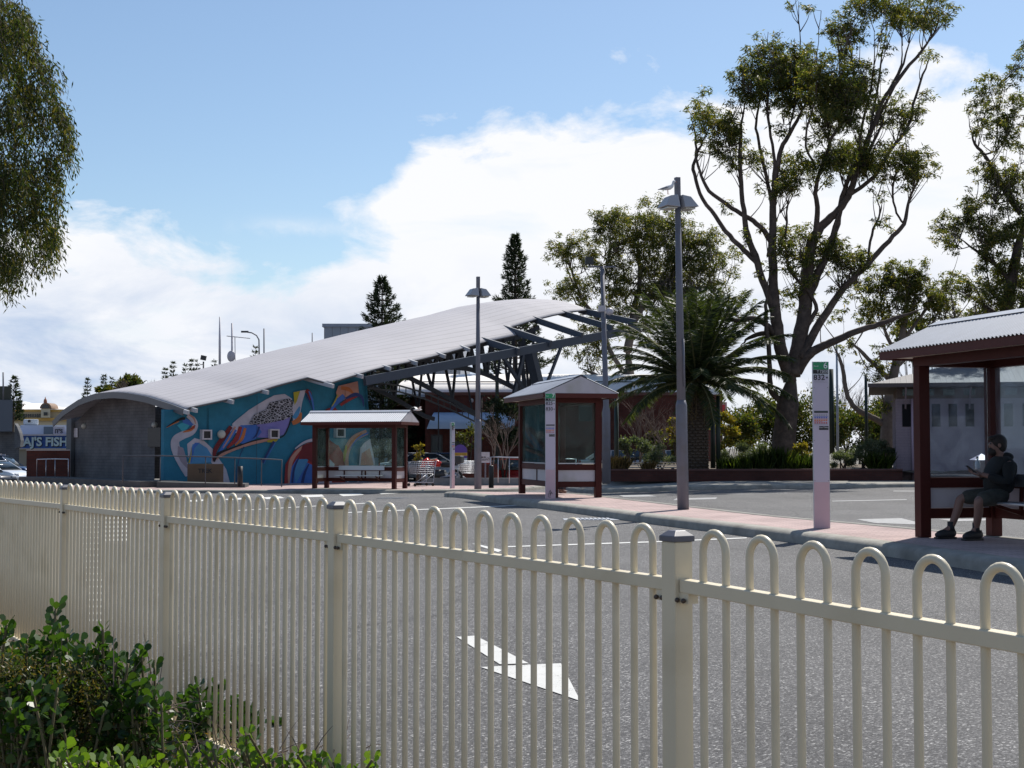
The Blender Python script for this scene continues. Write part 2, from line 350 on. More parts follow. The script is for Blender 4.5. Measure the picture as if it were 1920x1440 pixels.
def build_world():
    w = bpy.data.worlds.new('World'); SC.world = w; w.use_nodes = True
    N, L = w.node_tree.nodes, w.node_tree.links
    bg = N['Background']; bg.inputs[1].default_value = .10
    sky = N.new('ShaderNodeTexSky'); sky.sky_type = 'NISHITA'; sky.sun_disc = False
    sky.sun_elevation = SUN_EL; sky.sun_rotation = SUN_AZ; sky.air_density = 1.0; sky.dust_density = .6; sky.ozone_density = 1.5
    tc = N.new('ShaderNodeTexCoord'); sp = N.new('ShaderNodeSeparateXYZ'); L.new(tc.outputs['Generated'], sp.inputs[0])
    def M(op, a, b=None, clamp=False):
        n = N.new('ShaderNodeMath'); n.operation = op; n.use_clamp = clamp
        for i, x in enumerate((a, b)):
            if x is None: continue
            if isinstance(x, (int, float)): n.inputs[i].default_value = x
            else: L.new(x, n.inputs[i])
        return n.outputs[0]
    az = M('ARCTAN2', sp.outputs[0], sp.outputs[1])
    hyp = M('SQRT', M('ADD', M('MULTIPLY', sp.outputs[0], sp.outputs[0]), M('MULTIPLY', sp.outputs[1], sp.outputs[1])))
    el = M('DIVIDE', sp.outputs[2], M('MAXIMUM', hyp, .02))
    u = M('ADD', M('MULTIPLY', az, 1/.8), .5, True)
    fc = N.new('ShaderNodeFloatCurve'); L.new(u, fc.inputs['Value'])
    pts = [(-200,470),(0,462),(150,466),(260,495),(400,478),(520,500),(590,488),(640,450),(690,415),(740,380),(785,300),(860,255),(1000,215),(1150,208),(1300,212),(1500,195),(1680,165),(1800,160),(1920,190),(2100,230)]
    c = fc.mapping.curves[0]
    cp = [(math.atan((x-960)/F)/.8+.5, (840-y)/F/.5) for x, y in pts]
    c.points[0].location = cp[0]; c.points[1].location = cp[-1]
    for p in cp[1:-1]: c.points.new(*p)
    fc.mapping.update()
    B = M('MULTIPLY', fc.outputs[0], .5)
    def noise(scale, det, sx=1, sy=1, sz=1, rough=.55, off=0, dist=0):
        mp = N.new('ShaderNodeMapping'); mp.inputs['Scale'].default_value = (sx,sy,sz); mp.inputs['Location'].default_value = (off,off*.7,off*.3)
        L.new(tc.outputs['Generated'], mp.inputs[0])
        n = N.new('ShaderNodeTexNoise'); n.inputs['Scale'].default_value = scale; n.inputs['Detail'].default_value = det
        n.inputs['Roughness'].default_value = rough; n.inputs['Distortion'].default_value = dist
        L.new(mp.outputs[0], n.inputs['Vector']); return n.outputs[0]
    n1 = noise(11, 12, 1, 1, 1.9, .6, 3.1, .3)
    d = M('SUBTRACT', B, el)
    m = M('ADD', M('MULTIPLY', d, 26), M('MULTIPLY', M('SUBTRACT', n1, .5), 5.0))
    m = M('ADD', M('MULTIPLY', m, 1.2), .6, True)
    # soft blue holes inside the bank
    n2 = noise(6, 6, 1, 1, 3.2, .55, 11.3, .4)
    hole = M('MULTIPLY', M('SUBTRACT', n2, .58), 5, True)
    m = M('MULTIPLY', m, M('SUBTRACT', 1, M('MULTIPLY', hole, .4)), True)
    # thin streak left of the bank
    g1 = M('POWER', 2.718, M('MULTIPLY', M('POWER', M('ABSOLUTE', M('DIVIDE', M('SUBTRACT', el, .153), .006)), 2), -1))
    a1 = M('MULTIPLY', M('SUBTRACT', az, math.atan((410-960)/F)), 25, True)
    a2 = M('MULTIPLY', M('SUBTRACT', math.atan((760-960)/F), az), 12, True)
    st = M('MULTIPLY', M('MULTIPLY', g1, M('MULTIPLY', a1, a2)), M('MULTIPLY', M('SUBTRACT', n1, .36), 4.5, True))
    m = M('MAXIMUM', m, M('MULTIPLY', st, .8))
    m = M('MULTIPLY', m, M('MULTIPLY', M('ADD', el, .02), 60, True))
    # cloud colour: white tops, blue-grey bellies low on the left
    n3 = noise(7, 10, 1, 1, 2.4, .6, 5.7, .5)
    sh = M('MULTIPLY', M('SUBTRACT', n3, .44), 3.2, True)
    low = M('MULTIPLY', M('SUBTRACT', .15, el), 12, True)
    lf = M('ADD', M('MULTIPLY', M('MULTIPLY', az, -1.6), 1, True), .28)
    shade = M('MULTIPLY', M('ADD', M('MULTIPLY', sh, 1.25), .12), M('MULTIPLY', low, M('ADD', lf, .38)), True)
    mc = N.new('ShaderNodeMix'); mc.data_type = 'RGBA'; L.new(shade, mc.inputs[0])
    mc.inputs[6].default_value = (7.9,8.0,8.3,1); mc.inputs[7].default_value = (3.9,4.9,6.6,1)
    # sky tint
    tn = N.new('ShaderNodeMixRGB'); tn.blend_type = 'MULTIPLY'; tn.inputs[0].default_value = 1; tn.inputs[2].default_value = (.90,.96,.99,1)
    L.new(sky.outputs[0], tn.inputs[1])
    mx = N.new('ShaderNodeMix'); mx.data_type = 'RGBA'; L.new(m, mx.inputs[0]); L.new(tn.outputs[0], mx.inputs[6]); L.new(mc.outputs[2], mx.inputs[7])
    L.new(mx.outputs[2], bg.inputs[0])
build_world()

# ------------------------------------------------------------------ ground, road, kerbs
FD = Vector((-1.237, 2.06, 0)).normalized()      # fence direction (away from the camera)
def fence_y(x): return 6.2 - 1.6653*(x+.77)
def edge_y(x):
    return fence_y(x) + .22 + .35*sm(-x, 1.2, 2.8)
def struct(name, mb, m, **k):
    o = mb.obj(name, m, **k); o['kind'] = 'structure'; return o
def grid_coords(lo, hi, step, far):
    a = []; x = lo
    while x < hi: a.append(x); x += step
    a.append(hi)
    ext = []; d = step*2; x = hi
    while x < far: x += d; ext.append(x); d *= 1.7
    neg = []; d = step*2; x = lo
    while x > -far: x -= d; neg.append(x); d *= 1.7
    return neg[::-1] + a + ext
gx = grid_coords(-50, 40, 2, 3000); gy = grid_coords(-10, 110, 2, 3000)
mb = MB(); vs = []
for y in gy:
    for x in gx:
        near = y < fence_y(x)+.6
        z = -.32 if near else zr(x,y)-.16
        if x > 4.5 and 52 < y < 90 and x < 22: z = .3
        vs.append((x,y,z))
nx = len(gx)
mb.add(vs, [(j*nx+i, j*nx+i+1, (j+1)*nx+i+1, (j+1)*nx+i) for j in range(len(gy)-1) for i in range(nx-1)], True)
# soil strip by the fence uses the same sheet
struct('ground', mb, M_ground, fixn=False)
# planting bed on the camera's side of the fence and just beyond it
mb = MB(); vs = []
A0 = Vector((3.2, fence_y(3.2), 0))
nrm = Vector((-FD.y, FD.x, 0))   # to the camera's left side
for i in range(60):
    t = i*.35
    for k in range(9):
        o = .16 - k*.45
        p = A0 + FD*t + Vector((FD.y, -FD.x, 0))*o
        z = -.29 + .03*math.sin(p.x*3+p.y*2.1) + .02*math.sin(p.x*7.3-p.y*5)
        vs.append((p.x, p.y, z))
mb.add(vs, [(i*9+k, i*9+k+1, (i+1)*9+k+1, (i+1)*9+k) for i in range(59) for k in range(8)], True)
struct('planting_bed_soil', mb, M_soil)
# road
mb = MB(); vs = []
xs = [-60+i*1.0 for i in range(0,56)] + [-4+i*.25 for i in range(0,29)] + [3.5+i for i in range(40)]; ny = 100
for x in xs:
    y0 = edge_y(min(x,3))
    for j in range(ny):
        y = y0 + (100-y0)*(j/(ny-1))**2; vs.append((x, y, zr(x,y)))
mb.add(vs, [(i*ny+j, (i+1)*ny+j, (i+1)*ny+j+1, i*ny+j+1) for i in range(len(xs)-1) for j in range(ny-1)], True)
sk = []
for x in xs:
    y0 = edge_y(min(x,3)); yf = fence_y(min(x,3))
    sk += [(x,y0+.03,zr(x,y0)-.001), (x,yf+.14,-.285)]
struct('road', mb, ASPHALT)
mb = MB(); mb.add(sk, [(2*i,2*i+2,2*i+3,2*i+1) for i in range(len(xs)-1) if xs[i] < -1.3]); struct('verge_bank', mb, M_soil)
mb = MB(); mb.add(sk, [(2*i,2*i+2,2*i+3,2*i+1) for i in range(len(xs)-1) if xs[i] >= -1.3]); struct('road_shoulder', mb, ASPHALT)

def kerb(name, pts, zf, closed, h=.15, w=.30):
    """concrete kerb swept along pts, the road on the right-hand side"""
    prof = [(0,-.10),(0,h*.62),(.035,h*.9),(.09,h+.003),(w,h+.003),(w,h-.06)]
    mb = MB(); n = len(pts); vs = []
    for i, p in enumerate(pts):
        a = pts[(i-1)%n] if (closed or i) else p; b = pts[(i+1)%n] if (closed or i < n-1) else p
        d = Vector((b[0]-a[0], b[1]-a[1], 0)).normalized(); q = Vector((-d.y, d.x, 0))
        for o, z in prof:
            v = Vector((p[0],p[1],0)) + q*o; vs.append((v.x, v.y, zf(p[0],p[1]) + z))
    k = len(prof); m = n if closed else n-1
    mb.add(vs, [(i*k+j, ((i+1)%n)*k+j, ((i+1)%n)*k+j+1, i*k+j+1) for i in range(m) for j in range(k-1)], True)
    return struct(name, mb, M_concrete)
def dense(pts, step=.8):
    out = []
    for i in range(len(pts)-1):
        a = Vector(pts[i]); b = Vector(pts[i+1]); n = max(1, int((b-a).length/step))
        out += [tuple(a.lerp(b, k/n)) for k in range(n)]
    return out + [tuple(pts[-1])]
def smooth_pts(pts, it=2):
    for _ in range(it):
        q = [pts[0]]
        for i in range(1, len(pts)-1):
            q.append(tuple((pts[i-1][k]+2*pts[i][k]+pts[i+1][k])/4 for k in range(2)))
        pts = q + [pts[-1]]
    return pts
def slab(name, pts, zf, h, m):
    """paved surface filling polygon pts, following the road's height"""
    bm = bmesh.new()
    vs = [bm.verts.new((p[0],p[1],0)) for p in pts]
    f = bm.faces.new(vs)
    bmesh.ops.triangulate(bm, faces=[f])
    for _ in range(3):
        bmesh.ops.subdivide_edges(bm, edges=[e for e in bm.edges if e.calc_length() > 2.5], cuts=1)
    for v in bm.verts: v.co.z = zf(v.co.x, v.co.y) + h
    bmesh.ops.triangulate(bm, faces=bm.faces[:])
    me = bpy.data.meshes.new(name); bm.to_mesh(me); bm.free(); me.materials.append(m)
    o = bpy.data.objects.new(name, me); COL.objects.link(o); o['kind'] = 'structure'
    for p in me.polygons:
        pass
    return o
Wp = [(6.75,8.0),(5.9,11.0)] + [tuple(G(x,y,.15)[:2]) for x,y in ((1912,1057),(1762,1032),(1582,1010),(1481,996),(1316,977),(1200,964),(1100,951),(1000,939),(900,928))]
Wp += [(-2.0,42.6),(-2.25,44.2)]
Ep = [(-1.9,45.2),(-1.1,45.5),(.3,42.5),(1.5,38.0),(2.3,34.0),(3.0,31.0),(3.7,28.0),(4.25,25.6),(4.55,24.0),(5.15,22.7),(6.0,20.2),(6.75,17.8),(7.6,14.5),(8.6,10.5),(9.2,8.0)]
isl = smooth_pts(dense(Wp+Ep[:1]), 3)[:-1] + smooth_pts(dense(Ep), 3)
isl_ccw = isl[::-1]
def zi(x,y): return zr(x,y)
# island outline runs away from the camera on the west, so its inside is on the right: reverse it
kerb('kerb', isl_ccw, zi, True)
inner = []
n = len(isl_ccw)
for i, p in enumerate(isl_ccw):
    a = isl_ccw[i-1]; b = isl_ccw[(i+1)%n]; d = Vector((b[0]-a[0], b[1]-a[1],0)).normalized()
    inner.append((p[0]-d.y*.28, p[1]+d.x*.28))
def psurf(name, rows, h, m):
    """ribbon of rows [(left,right),...] subdivided across"""
    mb = MB(); vs = []; K = 7
    for a, b in rows:
        for k in range(K):
            t = k/(K-1); x = a[0]+(b[0]-a[0])*t; y = a[1]+(b[1]-a[1])*t
            vs.append((x,y,zr(x,y)+h))
    mb.add(vs, [(i*K+k, i*K+k+1, (i+1)*K+k+1, (i+1)*K+k) for i in range(len(rows)-1) for k in range(K-1)], True)
    return struct(name, mb, m)
def resample(pts, n):
    seg = [0]
    for i in range(1,len(pts)): seg.append(seg[-1]+math.dist(pts[i-1],pts[i]))
    out = []
    for k in range(n):
        s = seg[-1]*k/(n-1); i = 0
        while i < len(seg)-2 and seg[i+1] < s: i += 1
        t = (s-seg[i])/max(1e-9, seg[i+1]-seg[i])
        out.append((pts[i][0]+(pts[i+1][0]-pts[i][0])*t, pts[i][1]+(pts[i+1][1]-pts[i][1])*t))
    return out
def off(pts, d):
    out = []
    for i, p in enumerate(pts):
        a = pts[max(0,i-1)]; b = pts[min(len(pts)-1,i+1)]; v = Vector((b[0]-a[0], b[1]-a[1],0)).normalized()
        out.append((p[0]+v.y*d, p[1]-v.x*d))
    return out
Wd = resample(off(smooth_pts(dense(Wp),3), .25), 60); Ed = resample(off(smooth_pts(dense(Ep),3)[::-1], -.25), 60)
psurf('paving', list(zip(Wd, Ed)), .148, M_pave)

# pavement by the station building (left) with its kerb
pl = [(-40,50.0),(-22,50.1),(-10,50.0),(-3,50.0),(-1.2,50.6),(0.4,52.4),(1.4,55.5)]
pl = smooth_pts(dense(pl, 1.0), 3)
kerb('kerb', pl[::-1] if False else pl, zr, False, h=.12)
rows = [(p, (p[0]+1.5, 62+0*p[1])) for p in off(pl, -.25)]
psurf('pavement', rows, .119, M_pave)
# far kerb on the right with a strip of path, then the brick planter
kr = [(1.9,56.0),(2.1,50.5),(2.6,47.3),(4.0,45.6),(7,45.2),(11,46.2),(15,48.0),(20,49.5),(40,50.5)]
kr = smooth_pts(dense(kr, .8), 3)
kerb('kerb', kr, zr, False, h=.14)
rows = [(p, (p[0]+.3, max(p[1]+1.0, 56))) for p in off(kr, -.25)]
psurf('path', rows, .139, M_concrete)

# painted markings
M_worn = mat('worn_road_paint', (.30,.30,.30), .8, noise=.3, nscale=12)
def marking(polys, name='road_marking', m=None):
    mb = MB()
    for poly in polys:
        bm = bmesh.new(); vs = []
        for x, y in poly:
            g = G(x,y,0)
            for _ in range(12): g = G(x,y,zr(g.x,g.y))
            vs.append(bm.verts.new((g.x,g.y,0)))
        f = bm.faces.new(vs); bmesh.ops.triangulate(bm, faces=[f]); lim = max(.2, vs[0].co.y/40)
        for _ in range(4): bmesh.ops.subdivide_edges(bm, edges=[e for e in bm.edges if e.calc_length() > lim], cuts=1)
        bmesh.ops.triangulate(bm, faces=bm.faces[:]); bm.verts.index_update()
        mb.add([(v.co.x,v.co.y,zr(v.co.x,v.co.y)+.005) for v in bm.verts], [tuple(v.index for v in f.verts) for f in bm.faces]); bm.free()
    return struct(name, mb, m or PAINT)
q3 = lambda l: [(560+x/2.4, 900+y/2.4) for x, y in l]
q2 = lambda l: [(300+x/4, 680+y/4) for x, y in l]
marking([q3([(710,708),(795,703),(1035,828),(905,832)]), q3([(820,845),(1180,828),(1268,998)])])
marking([q2(l) for l in ([(1055,995),(1215,990),(1235,1005),(1080,1012)], [(1340,985),(1500,978),(1530,992),(1375,1002)],
  [(1620,970),(1800,963),(1830,978),(1660,987)], [(760,1012),(900,1003),(935,1017),(800,1025)], [(480,1025),(600,1015),(640,1025),(520,1035)],[(200,1035),(320,1027),(350,1037),(240,1046)])])
def lineq(a, b, w):   # thin line as quad in pixels
    return [(a[0],a[1]-w), (b[0],b[1]-w), (b[0],b[1]+w), (a[0],a[1]+w)]
marking([lineq((941,1026),(1240,1016),1.0), lineq((1240,1016),(1400,1009),.9), [(885,1020),(893,1020),(941,1032),(934,1036)],
         lineq((640,962),(947,949),.7), lineq((947,949),(1000,946),.6), lineq((440,958),(700,943),.6)])
marking([[(1160,929),(1215,928),(1232,931),(1170,932)], [(1268,935),(1345,933),(1342,936),(1262,938)], lineq((1560,940),(1700,937),.7),
         [(1605,974),(1690,972),(1722,980),(1722,984),(1640,981)], [(1760,974),(1850,973),(1862,976),(1790,978)], lineq((1675,921),(1740,921),.7)], m=M_worn)
# ladder hatching far left, seen between the bars
lad = []
for i in range(18):
    y = 972 + 190*(i/17)**1.15; hgt = 1.6 + 2.2*i/17
    lad.append([(150+i*1.0,y),(184+i*.6,y-.5),(184+i*.6,y+hgt),(150+i*1.0,y+hgt)])
for i in range(7):
    y = 962+i*8.2
    lad.append([(196,y),(240,y-1),(240,y+3),(196,y+4)])
marking(lad)
# drain grate
mb = MB(); 
for i in range(9):
    g0 = G(1076+i*8,974,0); 
    mb.box((g0.x,g0.y,.012),(.05,.5,.016))
g0 = G(1108,974,0); mb.box((g0.x,g0.y,.004),(1.0,.55,.006))
tag(mb.obj('drain_grate', M_alu), 'grey metal drain grate set in the asphalt near the kerb', 'drain grate')
mb = MB(); g0 = G(737,938,-.12); mb.lathe((g0.x,g0.y,zr(g0.x,g0.y)+.003), [(.02,.004),(.42,.004),(.45,0)], 24)
tag(mb.obj('manhole_cover', M_dark), 'dark round manhole cover in the asphalt by the white dashes', 'manhole cover')

# ------------------------------------------------------------------ foreground fence
def build_fence():
    root = thing('loop_top_fence', 'cream metal fence with hooped tops along the near edge of the road', 'fence', (0.478,4.14,-.3))
    B = Vector((.478,4.14,-.3))
    pz = [.992+.3, 1.050+.3, 1.056+.3, 1.034+.3, 1.021+.3, 1.0+.3, .98+.3]
    pos = [-FD*2.5, Vector((0,0,0))] + [FD*2.4*i for i in range(1,6)]
    ang = math.atan2(FD.y, FD.x)
    S = Vector((FD.y, -FD.x, 0))   # to the road side
    # prototypes
    for i, p in enumerate(pos):
        H = pz[i]; mb = MB(); mb.box((0,0,H/2-.02),(.065,.065,H+.0))
        po = mb.obj('post', M_cream, root, bevel=.004); po.location = p; po.rotation_euler = (0,0,ang)
        mb = MB(); h = .037
        mb.add([(-h,-h,H-.02),(h,-h,H-.02),(h,h,H-.02),(-h,h,H-.02),(-h,-h,H-.004),(h,-h,H-.004),(h,h,H-.004),(-h,h,H-.004),(-.018,-.018,H+.012),(.018,-.018,H+.012),(.018,.018,H+.012),(-.018,.018,H+.012)],
               [(0,1,2,3),(0,1,5,4),(1,2,6,5),(2,3,7,6),(3,0,4,7),(4,5,9,8),(5,6,10,9),(6,7,11,10),(7,4,8,11),(8,9,10,11)])
        mb.obj('post_cap', M_cap, po, bevel=.002)
    for i in range(len(pos)-1):
        a, b = pos[i], pos[i+1]; za, zb = pz[i]-.145, pz[i+1]-.145
        d = (b-a).normalized(); S3 = Vector((d.y,-d.x,0))
        p0 = a + d*.036 + Vector((0,0,za)); p1 = b - d*.036 + Vector((0,0,zb))
        # the rail is seen on the camera side
        pr = MB().bar(p0, p1, .04, .038).obj('top_rail', M_cream, root, bevel=.003)
        MB().bar(a+d*.036+Vector((0,0,.045)), b-d*.036+Vector((0,0,.045)), .04, .038).obj('bottom_rail', M_cream, root, bevel=.003)
        for j in range(12):
            pitch = .1915 if i else .199
            # measured from the post nearer the camera's middle
            t0 = (.116 + pitch*j) if i else (2.5-.121-pitch*j-pitch/2); t1 = t0+pitch/2
            def zt(t): return za + (zb-za)*t/(b-a).length
            pts = [a+d*t0+Vector((0,0,.03)), a+d*t0+Vector((0,0,.6)), a+d*t0+Vector((0,0,zt(t0)+.105))]
            c = a+d*((t0+t1)/2)+Vector((0,0,zt(t0)+.105)); r = (t1-t0)/2
            for k in range(1,12):
                th = math.pi*(1-k/12); pts.append(c + d*(r*math.cos(th)) + Vector((0,0,r*math.sin(th)*1.15)))
            pts += [a+d*t1+Vector((0,0,zt(t1)+.105)), a+d*t1+Vector((0,0,.6)), a+d*t1+Vector((0,0,.03))]
            MB().tube(pts, .0112, 12).obj('hoop_bar', M_cream, pr)
        # bracket with two bolts at the left-hand... each end
        for (e, sg, zz) in ((a+d*.0, 1, za), (b, -1, zb)):
            base = e + d*(sg*.05) + Vector((0,0,zz-.04))
            br = MB().box(base + Vector((0,0,.006)), (.036,.05,.030), rz=ang+math.pi/2).obj('bracket', M_cream, pr)
            mbb = MB()
            for q in (-.012,.016):
                c = base - S3*.026 + d*q
                mbb.ball(c, (.0075,.0075,.0075), 8, 6)
            mbb.obj('bolt', M_bolt, br)
    for o in [root]: o.location = B
    return root
build_fence()

# ------------------------------------------------------------------ bus shelters
SL, SD = 3.1, 1.05
def corr(x0, x1, ya, za, yb, zb, mb, pitch=.076, amp=.012):
    n = int((x1-x0)/pitch*6); up = Vector((0, -(zb-za), (yb-ya))).normalized()
    if up.z < 0: up = -up
    vs = []
    for i in range(n+1):
        x = x0+(x1-x0)*i/n; o = up*(amp*math.sin(2*math.pi*(x-x0)/pitch))
        vs += [Vector((x,ya,za))+o, Vector((x,yb,zb))+o]
    mb.add(vs, [(2*i,2*i+2,2*i+3,2*i+1) for i in range(n)], True)
def make_shelter(label, gm, open_front=True):
    root = thing('bus_shelter', label, 'bus shelter', group='bus shelters along the bus lanes')
    for x in (0, SL):
        for y in (0, SD): MB().bx(x-.075,x+.075,y-.075,y+.075,0,2.2).obj('post', M_maroon, root, bevel=.006)
    mb = MB(); z0, z1 = 2.2, 2.32
    mb.bx(-.075,SL+.075,-.075,.075,z0,z1); mb.bx(-.075,SL+.075,SD-.075,SD+.075,z0,z1)
    mb.bx(-.075,.075,.0755,SD-.0755,z0,z1); mb.bx(SL-.075,SL+.075,.0755,SD-.0755,z0,z1)
    mb.obj('header_beam', M_maroon, root)
    o, ox = .34, .38; ez = 2.36; rz_ = 2.82; cy = SD/2
    sf = MB(); sf.bx(-ox+.02,SL+ox-.02,-o+.02,SD+o-.02,z1+.003,z1+.03); sf.obj('soffit', M_soffit, root)
    fs = MB(); t = .028
    fs.bx(-ox,SL+ox,-o-t,-o,z1-.02,z1+.085); fs.bx(-ox,SL+ox,SD+o,SD+o+t,z1-.02,z1+.085)
    fs.bx(-ox-t,-ox,-o-t,SD+o+t,z1-.02,z1+.085); fs.bx(SL+ox,SL+ox+t,-o-t,SD+o+t,z1-.02,z1+.085)
    fs.obj('fascia', M_maroonr, root)
    rf = MB(); ez = z1+.095
    corr(-ox-.02,SL+ox+.02,-o-.05,ez,cy,rz_,rf); corr(-ox-.02,SL+ox+.02,SD+o+.05,ez,cy,rz_,rf)
    ro = rf.obj('roof', M_galv, root, fixn=False)
    for x in (-ox-.012, SL+ox+.012): MB().prism([(-o-.03,ez-.012),(SD+o+.03,ez-.012),(cy,rz_-.02)], x-.006, x+.006, 'x').obj('gable_panel', M_white, ro)
    rc = MB(); 
    rc.add([(-ox-.04,cy-.16,rz_-.045),(-ox-.04,cy,rz_+.022),(-ox-.04,cy+.16,rz_-.045),(SL+ox+.04,cy-.16,rz_-.045),(SL+ox+.04,cy,rz_+.022),(SL+ox+.04,cy+.16,rz_-.045)],[(0,1,4,3),(1,2,5,4)])
    rc.obj('ridge_cap', M_galv, ro)
    # walls: back (y=SD) and both ends
    def wall(p, q, mid=None, name=''):
        p = Vector(p); q = Vector(q); d = (q-p).normalized(); a = p+d*.076; b = q-d*.076
        r = MB(); r.bar(a+Vector((0,0,.70)), b+Vector((0,0,.70)), .07, .13); r.bar(a+Vector((0,0,.305)), b+Vector((0,0,.305)), .07, .13)
        segs = [(a,b)]
        if mid:
            m = a.lerp(b,mid); r.bar(m+Vector((0,0,.37)), m+Vector((0,0,.635)), .05, .05, up=(1,0,0)); segs = [(a, m-d*.026), (m+d*.026, b)]
        r.obj('rail', M_maroon, root)
        for s0, s1 in segs:
            MB().bar(s0+Vector((0,0,.503)), s1+Vector((0,0,.503)), .018, .262).obj('lower_panel', M_white, root)
        MB().bar(a+Vector((0,0,.79)), b+Vector((0,0,.79)), .03, .022).obj('glazing_bead', M_alu, root)
        gs = [(a,b)] if not mid else [(a,a.lerp(b,mid)-d*.006),(a.lerp(b,mid)+d*.006,b)]
        for s0, s1 in gs:
            MB().bar(s0+Vector((0,0,1.497)), s1+Vector((0,0,1.497)), .008, 1.39).obj('glass_pane', gm, root)
    wall((0,SD,0),(SL,SD,0), .5)
    wall((0,0,0),(0,SD,0)); wall((SL,0,0),(SL,SD,0))
    # bench fixed to the back wall
    bn = MB(); y1 = SD-.10
    bn.bx(.55,2.35,y1-.44,y1-.06,.445,.475); seat = bn.obj('bench_seat', M_alu, root, bevel=.008)
    MB().bar((.55,y1-.04,.74),(2.35,y1-.04,.74),.03,.16).obj('bench_back', M_alu, root)
    for x in (.75,1.45,2.15):
        b = MB(); b.bar((x,y1,.70),(x,y1-.02,.30),.04,.04,up=(1,0,0)); b.bar((x,y1-.02,.32),(x,y1-.38,.43),.04,.04); b.obj('bench_bracket', M_maroon, seat)
    return root
ang_i = math.atan2(.96,-.27)
# mid shelter: local x runs away from the camera; its glazed back is on the west
def place_shelter(o, fl, xdir, zbase):
    o.location = (fl[0], fl[1], zbase); o.rotation_euler = (0,0,math.atan2(xdir[1], xdir[0]))
s_near = make_shelter('maroon bus shelter at the right edge with a man seated on its bench', M_glassd)
s_near.location = (5.30,18.40,.152); s_near.rotation_euler = (0,0,math.atan2(-.96,.27))
# local y is 90 deg left of local x: x=(.27,-.96) -> y=(.96,.27): east
def shelter2(label, loc, rz, mirror):
    c = make_shelter(label, M_glass); c.location = loc; c.rotation_euler = (0,0,rz)
    return c
# mid: back faces west (y local = west-ish (-.97,-.24)), x local = (-.24*-1..)
pD = G(1121,932.6,.15)
s_mid = shelter2('maroon bus shelter on the island beside the totem headed 825 and 830', (pD.x,pD.y,.152), 0, False)
xl = Vector((-.235,.972,0)); s_mid.rotation_euler = (0,0,math.atan2(xl.y,xl.x))
# with x pointing away, local y = (-.972,-.235): west
s_left = shelter2('maroon bus shelter with ridged white roof in front of the painted bird wall', (0,0,0), 0, False)
s_left.location = (P(590,914,51.8).x, 51.8, zr(-7,51.8)+.12); s_left.rotation_euler = (0,0,R(-17))

# ------------------------------------------------------------------ lettering
def text_part(s, size, loc, rotz, m, parent, name='lettering', align='CENTER', bold=0, ext=.0015):
    cu = bpy.data.curves.new('t','FONT'); cu.body = s; cu.size = size; cu.align_x = align; cu.align_y = 'CENTER'
    cu.extrude = ext; cu.offset = bold; cu.resolution_u = 3
    o = bpy.data.objects.new('t', cu); COL.objects.link(o)
    bpy.context.view_layer.update()
    me = bpy.data.meshes.new_from_object(o.evaluated_get(bpy.context.evaluated_depsgraph_get()))
    bpy.data.objects.remove(o); me.materials.clear(); me.materials.append(m)
    t = bpy.data.objects.new(name, me); COL.objects.link(t); t.parent = parent
    t.location = loc; t.rotation_euler = (R(90),0,rotz); return t

